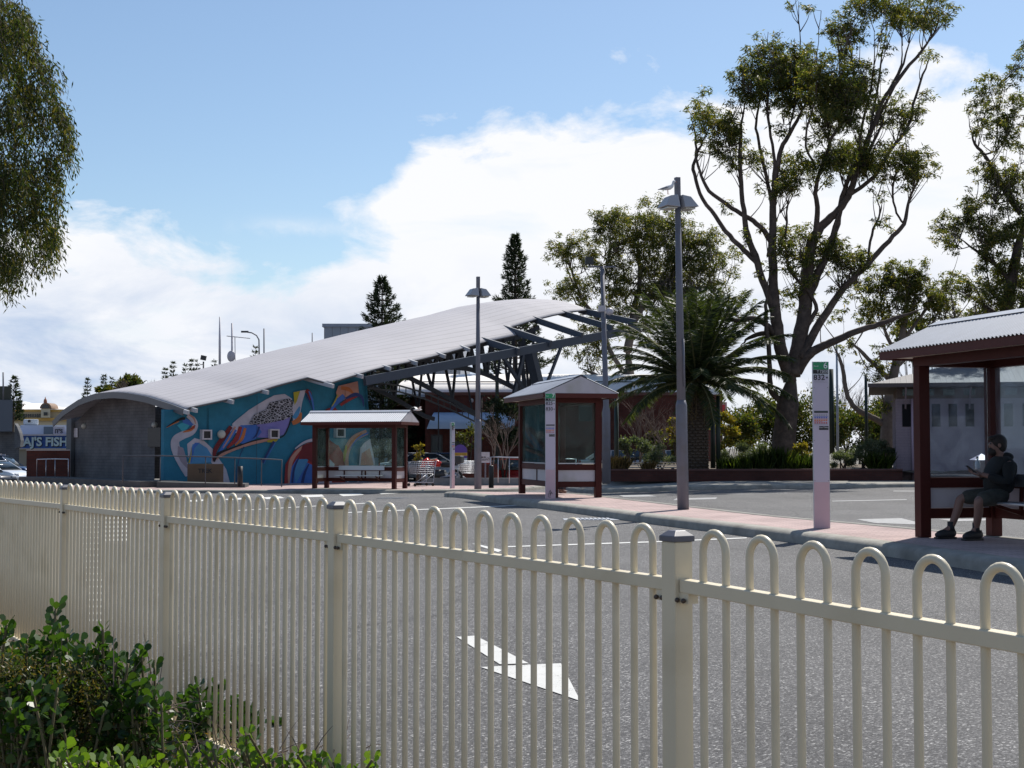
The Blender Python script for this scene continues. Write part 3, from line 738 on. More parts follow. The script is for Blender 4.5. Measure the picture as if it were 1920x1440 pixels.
# ------------------------------------------------------------------ stop totems (front face is local -y)
M_col = {k: mat('sign_'+k, c, .5) for k, c in dict(orange=(.7,.2,.04), red=(.55,.05,.05), blue=(.05,.13,.5), grey=(.35,.35,.37), dark=(.05,.06,.06)).items()}
def totem(label, loc, rz, stand, routes, graffiti=False, blank=False):
    root = thing('bus_stop_totem', label, 'bus stop sign', loc, rz, 'bus stop totems')
    W, T, H = .22, .075, 2.40
    MB().bx(-W/2-.006,W/2+.006,-T/2,T/2,0,H).obj('frame', M_alu, root, bevel=.004)
    y = -T/2-.004; yb = -T/2
    lo = MB(); lo.bx(-W/2+.002,W/2-.002,y,yb-.0005,.0,.66); lo.obj('lower_panel', M_pinkt, root)
    up = MB(); up.bx(-W/2+.002,W/2-.002,y,yb-.0005,.663,H-.21); pn = up.obj('upper_panel', M_lilac, root)
    gr = MB().bx(-W/2+.002,W/2-.002,y,yb-.0005,H-.117,H-.012).obj('green_header', M_green, root)
    bk = MB().bx(-W/2+.002,W/2-.002,y,yb-.0005,H-.178,H-.12).obj('number_band', M_black, root)
    ty = y-.002
    text_part(stand, .125, (.068,ty,H-.064), 0, M_wtext, gr, bold=.001)
    text_part('Stand', .028, (-.065,ty,H-.068), 0, M_wtext, gr)
    text_part('T', .045, (-.04,ty,H-.149), 0, M_wtext, bk); text_part('72035', .05, (.05,ty,H-.149), 0, M_wtext, bk)
    zz = H-.235
    for r_ in routes:
        text_part(r_, .108, (-.022,ty,zz), 0, M_text, pn, bold=.002)
        mb = MB(); mb.lathe((0,0,0), [(.013,-.001),(.013,.001)], 12)
        o = mb.obj('route_symbol', M_col['dark'], pn); o.location = (.088,ty,zz); o.rotation_euler=(R(90),0,0)
        mb = MB(); mb.bx(-.095,.045,ty-.001,ty,zz-.052,zz-.047); mb.bx(-.095,.095,ty-.001,ty,zz-.068,zz-.065); mb.obj('small_print', M_col['grey'], pn)
        zz -= .13
    # timetable strip
    z = 1.70
    def strip(c, z0, z1, x0=-.098, x1=.098):
        MB().bx(x0,x1,ty,y-.0003,z0,z1).obj('timetable', M_col[c], pn)
    strip('dark', z-.045, z-.015)
    for k in range(4): 
        mb = MB()
        for q in range(6): mb.bx(-.095+q*.032,-.075+q*.032,ty,y-.0003,z-.085-k*.038,z-.066-k*.038)
        mb.obj('timetable', M_col[('grey','blue','orange','red')[k]], pn)
    strip('blue', z-.098,z-.092); strip('orange', z-.135,z-.130); strip('red', z-.17,z-.165, -.098, .02)
    strip('grey', z-.20,z-.196); strip('grey', z-.215,z-.211)
    b2 = MB().bx(-.03,.103,ty,y-.0003,z-.29,z-.235).obj('live_times_label', M_black, pn)
    text_part('Live Times', .03, (.037,ty-.0015,z-.255), 0, M_wtext, b2)
    if graffiti:
        mb = MB(); pts = [(-.06,.10),(-.02,.12),(.05,.11),(.02,.16),(-.01,.05),(.0,.20),(-.03,.14),(-.05,.04),(.01,.03)]
        for i in range(len(pts)-1): mb.bar((pts[i][0],y-.002,pts[i][1]),(pts[i+1][0],y-.002,pts[i+1][1]),.002,.008,up=(1,0,.2))
        mb.obj('scribble', M_black, root)
    sc = MB()
    for z0 in (.66,1.24,2.0):
        for x in (-.095,.095): sc.ball((x,y-.001,z0+.02),.005,6,4)
    sc.obj('screw', M_dark, root)
    return root
g = G(1541,990,.15); totem('tall pink and lilac stop totem reading 832 with a green header', (g.x,g.y,.15), R(-6), '6', ['832'])
g = G(1032,935,.15); totem('tall stop totem reading 825 and 830 in front of the island shelter', (g.x,g.y,.15), R(-2), '7', ['825','830'], True)
g = P(848,915.5,52.0); totem('pale stop totem seen nearly edge on, left of the slim lamp post', (g.x,g.y,zr(g.x,52)+.12), R(62), '8', ['831'])

# ------------------------------------------------------------------ lamp posts
def lamp(label, loc, rz):
    root = thing('street_lamp', label, 'street lamp', loc, rz, 'twin headed street lamps on the island')
    MB().tube([(0,0,0),(0,0,1.95),(0,0,2.05)],[.115,.112,.085],8).obj('pole_base', M_pole, root)
    MB().tube([(0,0,2.05),(-0.0,0,5.85)],[.085,.055],8).obj('pole', M_pole, root)
    MB().bx(-.045,.045,-.045,.045,5.85,6.27).obj('spigot', M_pole, root)
    MB().tube([(.02,-.1,2.3),(.02,-.09,3.2)],.02,6).obj('cable', M_pole, root)
    for s in (-1,1):
        h = MB(); x0, x1 = s*.05, s*.34
        A = [(x0,-.20,5.81),(x0,.20,5.81),(x1,.22,5.70),(x1,-.22,5.70),(x0,-.12,5.93),(x0,.12,5.93),(s*.21,.14,5.90),(s*.21,-.14,5.90)]
        A[0] = (x0,-.22,5.68); A[1] = (x0,.22,5.68)
        h.add(A, [(0,1,2,3),(4,5,6,7),(0,1,5,4),(1,2,6,5),(2,3,7,6),(3,0,4,7)])
        ho = h.obj('lamp_head', M_lampb, root, bevel=.008); ho.rotation_euler = (0,0,0)
        MB().bx(min(s*.09,s*.29),max(s*.09,s*.29),-.16,.16,5.66,5.68).obj('lens', M_lens, ho)
    return root
g = G(1281,955,.15); L1 = lamp('tall grey lamp post with a gull on its left head', (g.x,g.y,.15), R(20)); lamp1 = g
g = P(896,917,41.9); lamp('shorter-looking grey lamp post left of the island shelter', (g.x,g.y,g.z), R(24))
# thin tilt of nearer pole
L1.rotation_euler = (0, R(-.8), R(20))

# gull standing on the lamp head, another flying
M_gullw = mat('gull_white', (.75,.75,.75), .7); M_gullg = mat('gull_grey', (.22,.24,.28), .7); M_red = mat('gull_beak', (.5,.12,.03), .5)
def gull(label, loc, rz, flying=False):
    root = thing('seagull', label, 'gull', loc, rz)
    b = MB(); M1 = Matrix.Rotation(R(25),3,'Y')
    if not flying:
        b.tube([(-.16,0,.10),(-.10,0,.115),(-.03,0,.14),(.05,0,.16),(.10,0,.19),(.125,0,.235),(.13,0,.27),(.145,0,.295),(.165,0,.30),(.185,0,.292)],[.012,.03,.052,.058,.046,.028,.026,.033,.03,.012],10)
        b.obj('body', M_gullw, root)
        w = MB()
        for s in (-1,1): w.tube([(-.23,s*.015,.095),(-.13,s*.034,.125),(-.04,s*.042,.15),(.03,s*.038,.165)],[.006,.018,.026,.010],8)
        w.obj('wing', M_gullg, root)
        MB().tube([(.185,0,.292),(.22,0,.283)],[.009,.003],6).obj('beak', M_red, root)
        for s in (-1,1):
            MB().tube([(0,s*.025,.11),(.005,s*.025,.0),(.035,s*.025,.002)],.005,6).obj('leg', M_red, root)
    else:
        b.tube([(-.2,0,0),(-.1,0,.01),(0,0,.02),(.1,0,.02),(.16,0,.03),(.2,0,.025)],[.01,.03,.05,.045,.03,.01],10); b.obj('body', M_gullw, root)
        w = MB()
        for s in (-1,1): w.add([(.08,s*.03,.03),(-.05,s*.03,.03),(-.03,s*.28,.14),(.07,s*.26,.14),(-.12,s*.5,.08),(-.02,s*.3,.15)],[(0,1,2,3),(3,2,4,5)])
        w.obj('wing', M_gullw, root)
    return root
gp = P(1252,364,26.62); gull('small white gull standing on the left lamp head', (gp.x,gp.y,gp.z), R(10)).scale = (.82,.82,.82)
gp = P(783,769,60); gull('white gull flying low before the brick building', (gp.x,gp.y,gp.z), R(30), True)

# camera mast right of the island shelter
def cctv():
    b = P(1137,907,47.5); H = (907-498)/F*47.5
    root = thing('camera_mast', 'slim grey mast with dome camera and floodlight arm behind the island shelter', 'mast', (b.x,b.y,b.z))
    MB().tube([(0,0,0),(0,0,2.4),(0,0,2.6),(-.12,0,H)],[.15,.14,.10,.07],10).obj('pole', M_pole, root)
    MB().bar((-.6,0,H-.02),(.35,0,H-.02),.05,.05).obj('arm', M_pole, root)
    d = MB(); d.bx(-.25,-.02,-.1,.1,5.75,5.95); d.ball((.12,-.1,5.75),.13,12,8); d.obj('dome_camera', M_white, root)
    f = MB(); f.box((-.55,0,H+.18),(.28,.2,.24)); f.bar((-.55,0,H),(-.55,0,H+.1),.04,.04); f.obj('floodlight', M_dark, root)
    return root
cctv()

# ------------------------------------------------------------------ station building
D = Vector((.7509,.6604,0)).normalized(); Nn = Vector((-D.y, D.x, 0)); E0 = Vector((-12.45,54,0))
def EB(t, s, z): return E0 + D*t + Nn*s + Vector((0,0,z))
def solve_t(px, s):
    k = (px-960)/F; a = E0.x + Nn.x*s; b = E0.y + Nn.y*s
    return (k*b - a)/(D.x - k*D.y)
def solve_s(px, t):
    k = (px-960)/F; a = E0.x + D.x*t; b = E0.y + D.y*t
    return (k*b - a)/(Nn.x - k*Nn.y)
def zat(py, Y): return CAMH + (840-py)*Y/F
def interp(x, pts):
    if x <= pts[0][0]: return pts[0][1]
    for (a,b),(c,d) in zip(pts, pts[1:]):
        if x <= c: return b+(d-b)*(x-a)/(c-a)
    return pts[-1][1]
M_roof = rib_mat('station_roof_sheet', (.37,.36,.385), axis=1, pitch=.25, rough=.75, metal=.0, uv=True, line=.45, lpitch=.48, strength=.12, noise=.05)
M_gbrick = brick_mat('grey_painted_brick', (.135,.137,.145), (.122,.125,.132), (.09,.092,.10), sc=1.6, ax=(-.66,.75))
M_teal = mat('teal_mural_paint', (.017,.150,.235), .85, noise=.18, nscale=1.5, bump=.2, bscale=30)
ST_T0 = .65
station = thing('station_building', 'long low building with a sweeping curved grey roof and bird mural wall', 'building', tuple(EB(0,0,-.17)))
def loc(v): return tuple(Vector(v) - Vector(EB(0,0,-.17)))
def build_station():
    # crest height along t
    CS = 7.5
    cr = []
    for px, py in ((200,736),(250,726),(325,711),(375,696),(480,670),(560,649),(606,639),(706,615),(758,603),(831,587),(893,570),(930,563.5),(966,560.5),(998,561.5)):
        t = solve_t(px, CS); Y = E0.y + D.y*t + Nn.y*CS; cr.append((t, zat(py, Y)))
    # near edge: (px,py,s)
    ed = []
    for px, py, s in ((345,770,1.2),(390,757.5,1.2),(457,740,1.2),(522,722,1.2),(581,706,1.2),(583,706,1.15),(615,716,0),(677,699,.3),(739,685,.75),(802,669,1.2),(864,653,1.7),(914,639,2.05),(969,624,2.14),(955,615,2.85),(1006,601.5,3.0),(1061,587.5,3.1),(1103,576.5,3.24)):
        t = solve_t(px, s); Y = E0.y + D.y*t + Nn.y*s; ed.append((t, s, zat(py, Y)))
    ed.sort()
    # end profile at T0
    pf = []
    for px, py in ((345,770),(325,762),(275,746),(237,739.5),(212,738),(180,741),(150,752),(120,772),(100,794)):
        s = solve_s(px, ST_T0); Y = E0.y + D.y*ST_T0 + Nn.y*s; pf.append((s, zat(py, Y)))
    T1 = 24.65
    ts = [ST_T0 + (T1-ST_T0)*i/110 for i in range(111)]
    K = 36; mb = MB(); vs = []; uv = []
    tl = [(a,b) for a,b,c in ed]; tz = [(a,c) for a,b,c in ed]
    kraw = [(a, max(.6,(interp(a,cr)-c)/((CS-b)/CS)**2)) for a,b,c in ed]
    def kk_(t):
        sw = sv_ = 0
        for a, v in kraw:
            w_ = math.exp(-((a-t)/2.6)**2); sw += w_; sv_ += w_*v
        return sv_/sw
    for t in ts:
        s0 = interp(t, tl); ze = interp(t, tz); zc = interp(t, cr)
        if t <= ST_T0+.01: zc = interp(CS, pf)
        for k in range(K+1):
            s = s0 + (13.3-s0)*k/K
            w = sm(t, ST_T0, 5)
            if s < CS: zz = zc - kk_(t)*((CS-s)/CS)**2
            else: zz = zc - (interp(CS,pf)-interp(s,pf))
            zp = interp(s, pf) + (zc - interp(CS,pf))
            z = zp*(1-w) + zz*w
            vs.append(loc(EB(t,s,z))); uv.append((t,s))
    n = K+1
    fs = [(i*n+k, (i+1)*n+k, (i+1)*n+k+1, i*n+k+1) for i in range(len(ts)-1) for k in range(K)]
    mb.add(vs, fs, True); ro = mb.obj('roof', M_roof, station, fixn=False)
    u = ro.data.uv_layers.new(name='UVMap')
    for l in ro.data.loops: u.data[l.index].uv = uv[l.vertex_index]
    so = ro.modifiers.new('thick','SOLIDIFY'); so.thickness = .07; so.offset = -1; ro.data.materials.append(mat('verge_grey',(.10,.105,.115),.5)); so.material_offset_rim = 1
    # edge trims
    vb = MB()
    vv = [Vector(vs[k]) for k in range(n)]
    for k in range(K): vb.bar(vv[k]-D*.04+Vector((0,0,-.06)), vv[k+1]-D*.04+Vector((0,0,-.06)), .05, .26)
    vb.obj('verge_fascia', mat('verge_grey',(.10,.105,.115),.5), station)
    # purlin tips and rafters
    tips = MB()
    def zroof(t,s):
        s0 = interp(t, tl); ze = interp(t, tz); zc = interp(t, cr)
        return zc-kk_(t)*((CS-min(s,CS))/CS)**2
    M_raf = M_steel
    zbeam = lambda t: interp(t, [(6.5,3.72),(10.1,4.55),(16.9,5.60),(24.65,7.40)])
    for t in (16.9,18.9,20.95,23.0,24.6):
        s1 = interp(t, tl)+.6
        r = MB(); a = Vector(loc(EB(t,-.1,zbeam(t)+.12))); b = Vector(loc(EB(t,s1,zroof(t,s1)-.2)))
        r.bar(a, b, .14, .3); r.obj('rafter', M_steel, station)
    for t in (.65,1.0,2.6,4.2,6.55,8.2,9.9,11.6,13.5,15.2):
        s1 = interp(t, tl); 
        r = MB(); r.bar(loc(EB(t,s1-.35,zroof(t,s1)-.13)), loc(EB(t,s1+2.5,zroof(t,s1+2.5)-.25)), .10, .16)
        r.obj('rafter', mat('pale_rafter',(.42,.43,.45),.5), station)
    # eave beam
    be = MB(); be.bar(loc(EB(8.6,.35,4.12)), loc(EB(24.9,-.05,7.22)), .22, .38); be.obj('eave_beam', M_steel, station)
    def PX0(px,py,s):
        tt = solve_t(px,s); Y = E0.y+D.y*tt+Nn.y*s; return Vector(loc(EB(tt,s,zat(py,Y))))
    # lattice truss inboard at s ~5
    M_lat = mat('lattice_steel', (.022,.027,.036), .6)
    yt = [(740,690),(770,679),(864,655),(915,642),(970,632),(1010,612)]; yb2 = [(740,694),(800,689),(850,689),(880,692),(915,703),(950,720),(985,738),(1010,752)]
    zg = MB(); x_ = 762; up_ = True; prev = None; q3_ = []
    while x_ < 1012:
        p = PX0(x_, interp(x_, yt if up_ else yb2), 3.3); 
        if prev is not None: zg.bar(prev, p, .13, .17)
        prev = p; up_ = not up_; x_ += 10
    for i in range(25):
        a_, b_ = 760+i*10, 770+i*10
        zg.bar(PX0(a_, interp(a_,yb2), 3.3), PX0(b_, interp(b_,yb2), 3.3), .16, .2); zg.bar(PX0(a_, interp(a_,yt)+1, 3.3), PX0(b_, interp(b_,yt)+1, 3.3), .14, .2)
    zg.obj('lattice_truss', M_lat, station)
    tr = MB(); S_ = 4.6
    def top(t): return Vector(loc(EB(t,S_,zroof(t,max(S_,interp(t,tl)))-.45)))
    lowp = [(8.5,4.75),(10.5,5.0),(12,5.0),(13.5,4.75),(15,4.2),(16.5,3.6),(18,2.95)]
    def low(t): return Vector(loc(EB(t,S_-.3,interp(t,lowp))))
    for i in range(20):
        a, b = 8.5+i*.6, 8.5+(i+1)*.6
        tr.bar(top(a), top(b), .14, .18)
        if b <= 18.1: tr.bar(low(a), low(b), .13, .2)
    ts_ = [8.5+i*.62 for i in range(16)]
    for i in range(len(ts_)-1):
        (tr.bar(low(ts_[i]), top(ts_[i+1]), .09,.13) if i%2 else tr.bar(top(ts_[i]), low(ts_[i+1]), .09,.13))
    tr.obj('lattice_truss', M_lat, station)
    tr = MB(); S_ = 9.5
    lowp = [(8.5,5.1),(11,5.3),(13,5.1),(15,4.5),(17,3.7),(19,2.8)]
    for i in range(18):
        a, b = 8.5+i*.6, 8.5+(i+1)*.6
        tr.bar(top(a), top(b), .14, .18); tr.bar(low(a), low(b), .13, .2)
    ts_ = [8.5+i*.75 for i in range(15)]
    for i in range(len(ts_)-1):
        (tr.bar(low(ts_[i]), top(ts_[i+1]), .12,.14) if i%2 else tr.bar(top(ts_[i]), low(ts_[i+1]), .12,.14))
    tr.obj('lattice_truss', M_lat, station)
    # ladder arch under the truss
    la = MB(); lp = [(9.6,4.05),(11,4.25),(12.5,4.15),(14,3.85),(15.5,3.4),(17,2.85),(18.5,2.2)]
    pr = None
    for i in range(25):
        t = 9.6+i*8.9/24; a = Vector(loc(EB(t,3.2,interp(t,lp)))); b = a+Vector((0,0,-.28))
        if pr: la.bar(pr[0],a,.06,.07); la.bar(pr[1],b,.06,.07)
        la.bar(a,b,.04,.04); pr = (a,b)
    la.obj('ladder_arch', M_dark, station)
    # raking columns, struts
    def PX(px,py,t,s):  # local point through pixel at building coords plane s
        tt = solve_t(px,s); Y = E0.y+D.y*tt+Nn.y*s; return Vector(loc(EB(tt,s,zat(py,Y))))
    c = MB(); c.bar(PX(993,655,0,1.5), PX(1012,735,0,1.5), .55,.30); c.obj('raking_column', M_steel, station)
    for a_, b_, w_ in ((PX(975,640,0,4.6), PX(985,738,0,4.6),.22),(PX(985,650,0,3), PX(962,745,0,3),.16),(PX(1053,648,0,2), PX(1026,718,0,2),.12),(PX(940,664,0,2), PX(985,735,0,2),.15)):
        MB().bar(a_,b_,w_,w_).obj('strut', M_steel, station)
    c = MB(); b = PX(932,918,0,3.0); tp = PX(932,714,0,3.0); c.bar(b, tp, .17,.17); c.obj('column', M_dgreen, station)
    c = MB(); b = PX(1000,915,0,4.5); tp = PX(1012,730,0,4.5); c.bar(b, tp, .30,.30); c.obj('column', M_dgreen, station)
    # walls
    WS = 1.95                       # mural wall line
    t0 = solve_t(308, WS); t1 = solve_t(700, WS)
    w = MB(); m = 24; vs2 = []
    for i in range(m+1):
        t = t0+(t1-t0)*i/m; zt = zroof(max(t,.7), max(WS,interp(t,tl)))-.2
        if i == m: zt = -.0
        lean = 0
        vs2 += [loc(EB(t,WS,-.17)), loc(EB(t - (.75 if i==m else 0),WS,(interp(t1,[(0,0),(99,0)])+zroof(t1-.7,WS)-.22) if i==m else zt))]
        vs2 += [loc(EB(t,WS+.25,-.17)), loc(EB(t - (.75 if i==m else 0),WS+.25,(zroof(t1-.7,WS)-.22) if i==m else zt))]
    w.add(vs2, [(4*i,4*i+4,4*i+5,4*i+1) for i in range(m)] + [(4*i+2,4*i+6,4*i+7,4*i+3) for i in range(m)] + [(4*i+1,4*i+5,4*i+7,4*i+3) for i in range(m)] + [(4*m,4*m+1,4*m+3,4*m+2),(0,1,3,2)])
    wall = w.obj('mural_wall', M_teal, station)
    # grey end wall, set in from the verge, with dark recess near the corner
    TE = ST_T0+1.1
    g = MB(); sA = solve_s(291, TE); sB = solve_s(132, TE); v3 = []
    for i in range(17):
        s = sA+(sB-sA)*i/16; v3 += [loc(EB(TE,s,-.17)), loc(EB(TE,s,interp(s,pf)-.12+.2))]
    g.add(v3, [(2*i,2*i+2,2*i+3,2*i+1) for i in range(16)])
    v4 = [loc(EB(TE,sB,-.17)), loc(EB(TE,sB,2.75)), loc(EB(TE+14,sB,-.17)), loc(EB(TE+14,sB,4.5))]
    g.add(v4, [(0,2,3,1)])
    ew = g.obj('end_wall', M_gbrick, station, fixn=False)
    d = MB(); d.bar(loc(EB(TE+.35,sA,1.35)), loc(EB(TE+.35,WS,1.35)), .1, 3.1); d.obj('recess', M_black, station)  # black panel stands in for the shade inside the recess
    d = MB(); d.bar(loc(EB(TE-.06,solve_s(305,TE),1.75)), loc(EB(TE-.06,solve_s(281,TE),1.75)), .06, .8); d.obj('dark_hatch', M_black, station)
    d = MB(); d.bar(loc(EB(TE-.1,solve_s(128,TE-.1),1.3)), loc(EB(TE-.1,solve_s(137,TE-.1),1.3)), .16, 2.95); d.obj('corner_pier', mat('dark_grey_render',(.11,.12,.13),.8), station)
    s = solve_s(142, TE-.03); MB().box(Vector(loc(EB(TE-.04,s,2.0)))+Vector((0,0,0)), (.5,.02,.42), rz=math.atan2(Nn.y,Nn.x)).obj('notice', M_white, station)
    for px, py in ((158,799),(290,797)):
        s = solve_s(px, TE-.03); Y = E0.y+D.y*TE+Nn.y*s
        b = MB(); b.ball(loc(EB(TE-.03,s,zat(py,Y))), (.13,.13,.13), 14, 8); b.obj('bulkhead_light', mat('bulkhead',(.45,.45,.40),.4), station)
    # slab / ramp
    return wall, WS, t0, t1, zroof, TE, sA, sB
wall, WS, wt0, wt1, zroof, TE, sA, sB = build_station()
# mural
def wp(x, y, off):   # region-2 pixel -> wall plane local
    px, py = 300+x/4, 680+y/4; t = solve_t(px, WS); Y = E0.y+D.y*t+Nn.y*WS
    return Vector(loc(EB(t, WS-off, zat(py, Y))))
MC = dict(white=(.40,.39,.45), blue=(.05,.16,.50), navy=(.02,.04,.16), red=(.30,.03,.03), dred=(.16,.015,.02), orange=(.50,.16,.05), peach=(.50,.26,.20), yellow=(.42,.36,.03), purple=(.22,.20,.50), black=(.01,.01,.015), sky=(.07,.27,.50), grey=(.30,.27,.33), lteal=(.05,.38,.50))
mk = list(MC); mm = [mat('mural_'+k, tuple(c*(1 if k=='white' else .8) for c in MC[k]), .8, noise=.15, nscale=2) for k in mk]
# scalloped dark feathers
fm = bpy.data.materials.new('mural_feathers'); fm.use_nodes = True; N_, L_ = nt(fm)
tc_ = N_.new('ShaderNodeTexCoord'); vo = N_.new('ShaderNodeTexVoronoi'); vo.feature = 'DISTANCE_TO_EDGE'; vo.inputs['Scale'].default_value = 6
mp_ = N_.new('ShaderNodeMapping'); mp_.inputs['Scale'].default_value = (1,1,1.8); L_.new(tc_.outputs['Object'], mp_.inputs[0]); L_.new(mp_.outputs[0], vo.inputs['Vector'])
rp = ramp(N_, [(0,(.36,.36,.40)),(.07,(.32,.32,.36)),(.10,(.008,.008,.012)),(1,(.008,.008,.012))]); L_.new(vo.outputs[0], rp.inputs[0]); L_.new(rp.outputs[0], N_['Principled BSDF'].inputs['Base Color'])
N_['Principled BSDF'].inputs['Roughness'].default_value = .7
mk.append('feather'); mm.append(fm)
mural = MB(); layer = [0]
def mpoly(c, pts):
    layer[0] += 1; mural.cur = mk.index(c); o = .006+layer[0]*.0022
    mural.add([wp(x,y,o) for x,y in pts], [tuple(range(len(pts)))])
def mstroke(c, pts, ws):
    layer[0] += 1; mural.cur = mk.index(c); o = .006+layer[0]*.0022
    # catmull-rom
    P_ = [Vector((x,y,0)) for x,y in pts]; n = len(P_)
    if not hasattr(ws,'__len__'): ws = [ws]*n
    out = []
    for i in range(n-1):
        p0,p1,p2,p3 = P_[max(0,i-1)],P_[i],P_[i+1],P_[min(n-1,i+2)]
        for k in range(6):
            t = k/6; out.append((.5*((2*p1)+(p2-p0)*t+(2*p0-5*p1+4*p2-p3)*t*t+(3*p1-p0-3*p2+p3)*t**3), ws[i]+(ws[i+1]-ws[i])*t))
    out.append((P_[-1], ws[-1])); L, Rr = [], []
    for i,(p,w) in enumerate(out):
        d = (out[min(i+1,len(out)-1)][0]-out[max(i-1,0)][0]); d = d.normalized() if d.length>0 else Vector((1,0,0))
        q = Vector((-d.y,d.x,0))*w/2; L.append(p+q); Rr.append(p-q)
    m = len(out); vs = [wp(p.x,p.y,o) for p in L]+[wp(p.x,p.y,o) for p in Rr]
    mural.add(vs, [(i,i+1,m+i+1,m+i) for i in range(m-1)])
S_ = mstroke; Q_ = mpoly
# left heron
Q_('white', [(205,610),(260,565),(330,585),(400,650),(445,720),(500,800),(530,905),(485,905),(445,820),(380,740),(300,660),(240,640),(215,720)])
Q_('sky', [(245,612),(300,605),(355,640),(392,700),(385,748),(218,758),(225,690)])
Q_('blue', [(240,640),(262,600),(300,600),(262,640),(240,748),(225,750)])
Q_('yellow', [(238,625),(228,700),(214,752),(228,752),(238,690)])
S_('white', [(205,395),(248,430),(262,475),(235,520),(170,545),(118,580),(118,640),(150,710),(190,790),(210,850)], [30,42,44,50,60,62,66,74,66,30])
S_('peach', [(205,385),(250,415),(266,460)], [8,14,6])
Q_('grey', [(135,625),(175,640),(200,720),(212,800),(160,745),(132,690)])
Q_('blue', [(165,420),(210,425),(252,465),(225,475),(170,455)])
Q_('lteal', [(125,470),(165,450),(220,470),(200,500),(165,515)])
S_('orange', [(255,480),(225,505),(170,522)], [24,22,6])
S_('red', [(262,470),(240,492),(205,505)], [10,10,3])
S_('black', [(185,418),(150,425),(100,450),(46,484)], [22,20,10,3])
S_('orange', [(140,440),(95,462),(46,488)], [7,7,2])
# standing bird
S_('white', [(560,500),(700,420),(850,330),(950,300)], [90,150,150,90])
Q_('white', [(530,480),(640,390),(760,300),(850,245),(930,235),(985,270),(992,400),(950,450),(700,480),(560,530),(505,510)])
Q_('purple', [(690,470),(975,400),(960,470),(925,540),(850,565),(700,560)])
Q_('blue', [(600,470),(720,465),(760,520),(720,570),(640,600),(560,610)])
S_('dred', [(530,480),(465,570),(415,650),(400,735)], [30,34,34,12])
S_('blue', [(560,500),(500,590),(440,680)], [34,36,16])
S_('red', [(600,480),(570,570),(500,640)], [26,34,14])
S_('peach', [(560,480),(520,560),(470,640)], [14,14,6])
S_('orange', [(635,490),(610,570),(560,620)], [20,26,10])
S_('blue', [(680,480),(660,560),(610,610)], [30,34,10])
S_('navy', [(740,480),(720,540),(690,570)], [12,12,4])
S_('peach', [(415,722),(500,670),(640,618),(800,580),(870,575)], [14,24,22,20,30])
S_('yellow', [(800,590),(850,585),(880,575)], [14,22,6])
S_('black', [(402,742),(440,680),(540,640),(640,605),(740,575),(800,567)], [14,20,12,8,8,6])
S_('black', [(985,300),(988,380),(965,460),(930,540),(880,565),(800,567)], [6,10,9,8,8,6])
Q_('feather', [(815,300),(960,268),(992,290),(985,400),(920,430),(800,455),(680,468),(662,458),(700,390),(790,350)])
S_('navy', [(850,590),(810,660),(765,750)], [16,10,16]); S_('blue', [(860,600),(815,680),(775,760)], [8,6,4])
S_('navy', [(625,630),(595,700),(575,800),(572,900)], [6,5,5,5])
Q_('white', [(1020,215),(1085,205),(1060,290),(1040,400),(990,450),(985,330)])
Q_('yellow', [(992,222),(1042,212),(1018,290),(1000,320)])
S_('sky', [(1000,420),(1020,380),(1040,330)], [40,34,10])
S_('orange', [(985,455),(1030,430),(1050,375)], [30,40,12])
S_('dred', [(1085,208),(1110,230),(1120,280)], [30,34,16]); S_('blue', [(1108,215),(1132,280),(1150,390)], [10,16,5]); S_('navy', [(1085,240),(1110,290),(1140,360)], [8,8,3])
# red bird behind the shelter
Q_('red', [(925,930),(935,760),(1000,660),(1100,600),(1230,600),(1330,620),(1375,700),(1385,930)])
Q_('blue', [(950,930),(975,790),(1020,720),(1080,740),(1140,770),(1145,930)])
Q_('sky', [(1000,800),(1020,725),(1110,720),(1060,820),(1010,910)])
S_('peach', [(960,920),(965,800),(985,720),(1050,640),(1120,600)], [10,26,30,20,6])
S_('navy', [(985,900),(1000,790),(1040,700)], [14,16,8]); S_('navy', [(1060,900),(1080,820),(1110,760)], [22,18,8])
S_('white', [(1005,645),(1080,595),(1170,580),(1240,625)], [8,18,24,10])
Q_('dred', [(1030,720),(1060,620),(1145,590),(1150,760),(1090,720)])
S_('dred', [(1300,660),(1230,590),(1205,520),(1205,450),(1245,365),(1310,350)], [90,60,46,46,36,24])
S_('red', [(1240,372),(1280,345),(1320,360)], [16,14,10])
Q_('white', [(1170,720),(1240,700),(1300,760),(1280,900),(1180,900)])
# upper right bird
Q_('peach', [(1325,175),(1470,140),(1480,235),(1400,262),(1325,300),(1308,225)])
S_('orange', [(1345,190),(1400,200),(1440,235)], [26,30,10])
S_('blue', [(1370,250),(1310,300),(1265,365)], [40,34,10]); S_('yellow', [(1320,240),(1300,290),(1275,330)], [8,10,4])
S_('red', [(1340,320),(1400,280),(1475,245)], [20,24,16]); S_('navy', [(1380,270),(1450,240),(1500,262),(1515,330)], [14,30,20,5])
S_('peach', [(1540,520),(1440,575),(1385,680),(1395,800)], [40,50,44,20]); S_('orange', [(1500,530),(1420,600),(1372,700)], [12,16,8])
S_('blue', [(1550,525),(1470,570),(1410,650)], [12,12,4]); S_('yellow', [(1385,620),(1375,680),(1370,740)], [14,22,8])
Q_('white', [(1490,640),(1520,600),(1562,572),(1600,740),(1596,770),(1480,770)]); Q_('peach', [(1500,680),(1560,640),(1590,770),(1490,770)])
S_('white', [(1390,900),(1440,850),(1480,900)], [8,14,8])
mural.obj('mural', mm, wall, fixn=False)
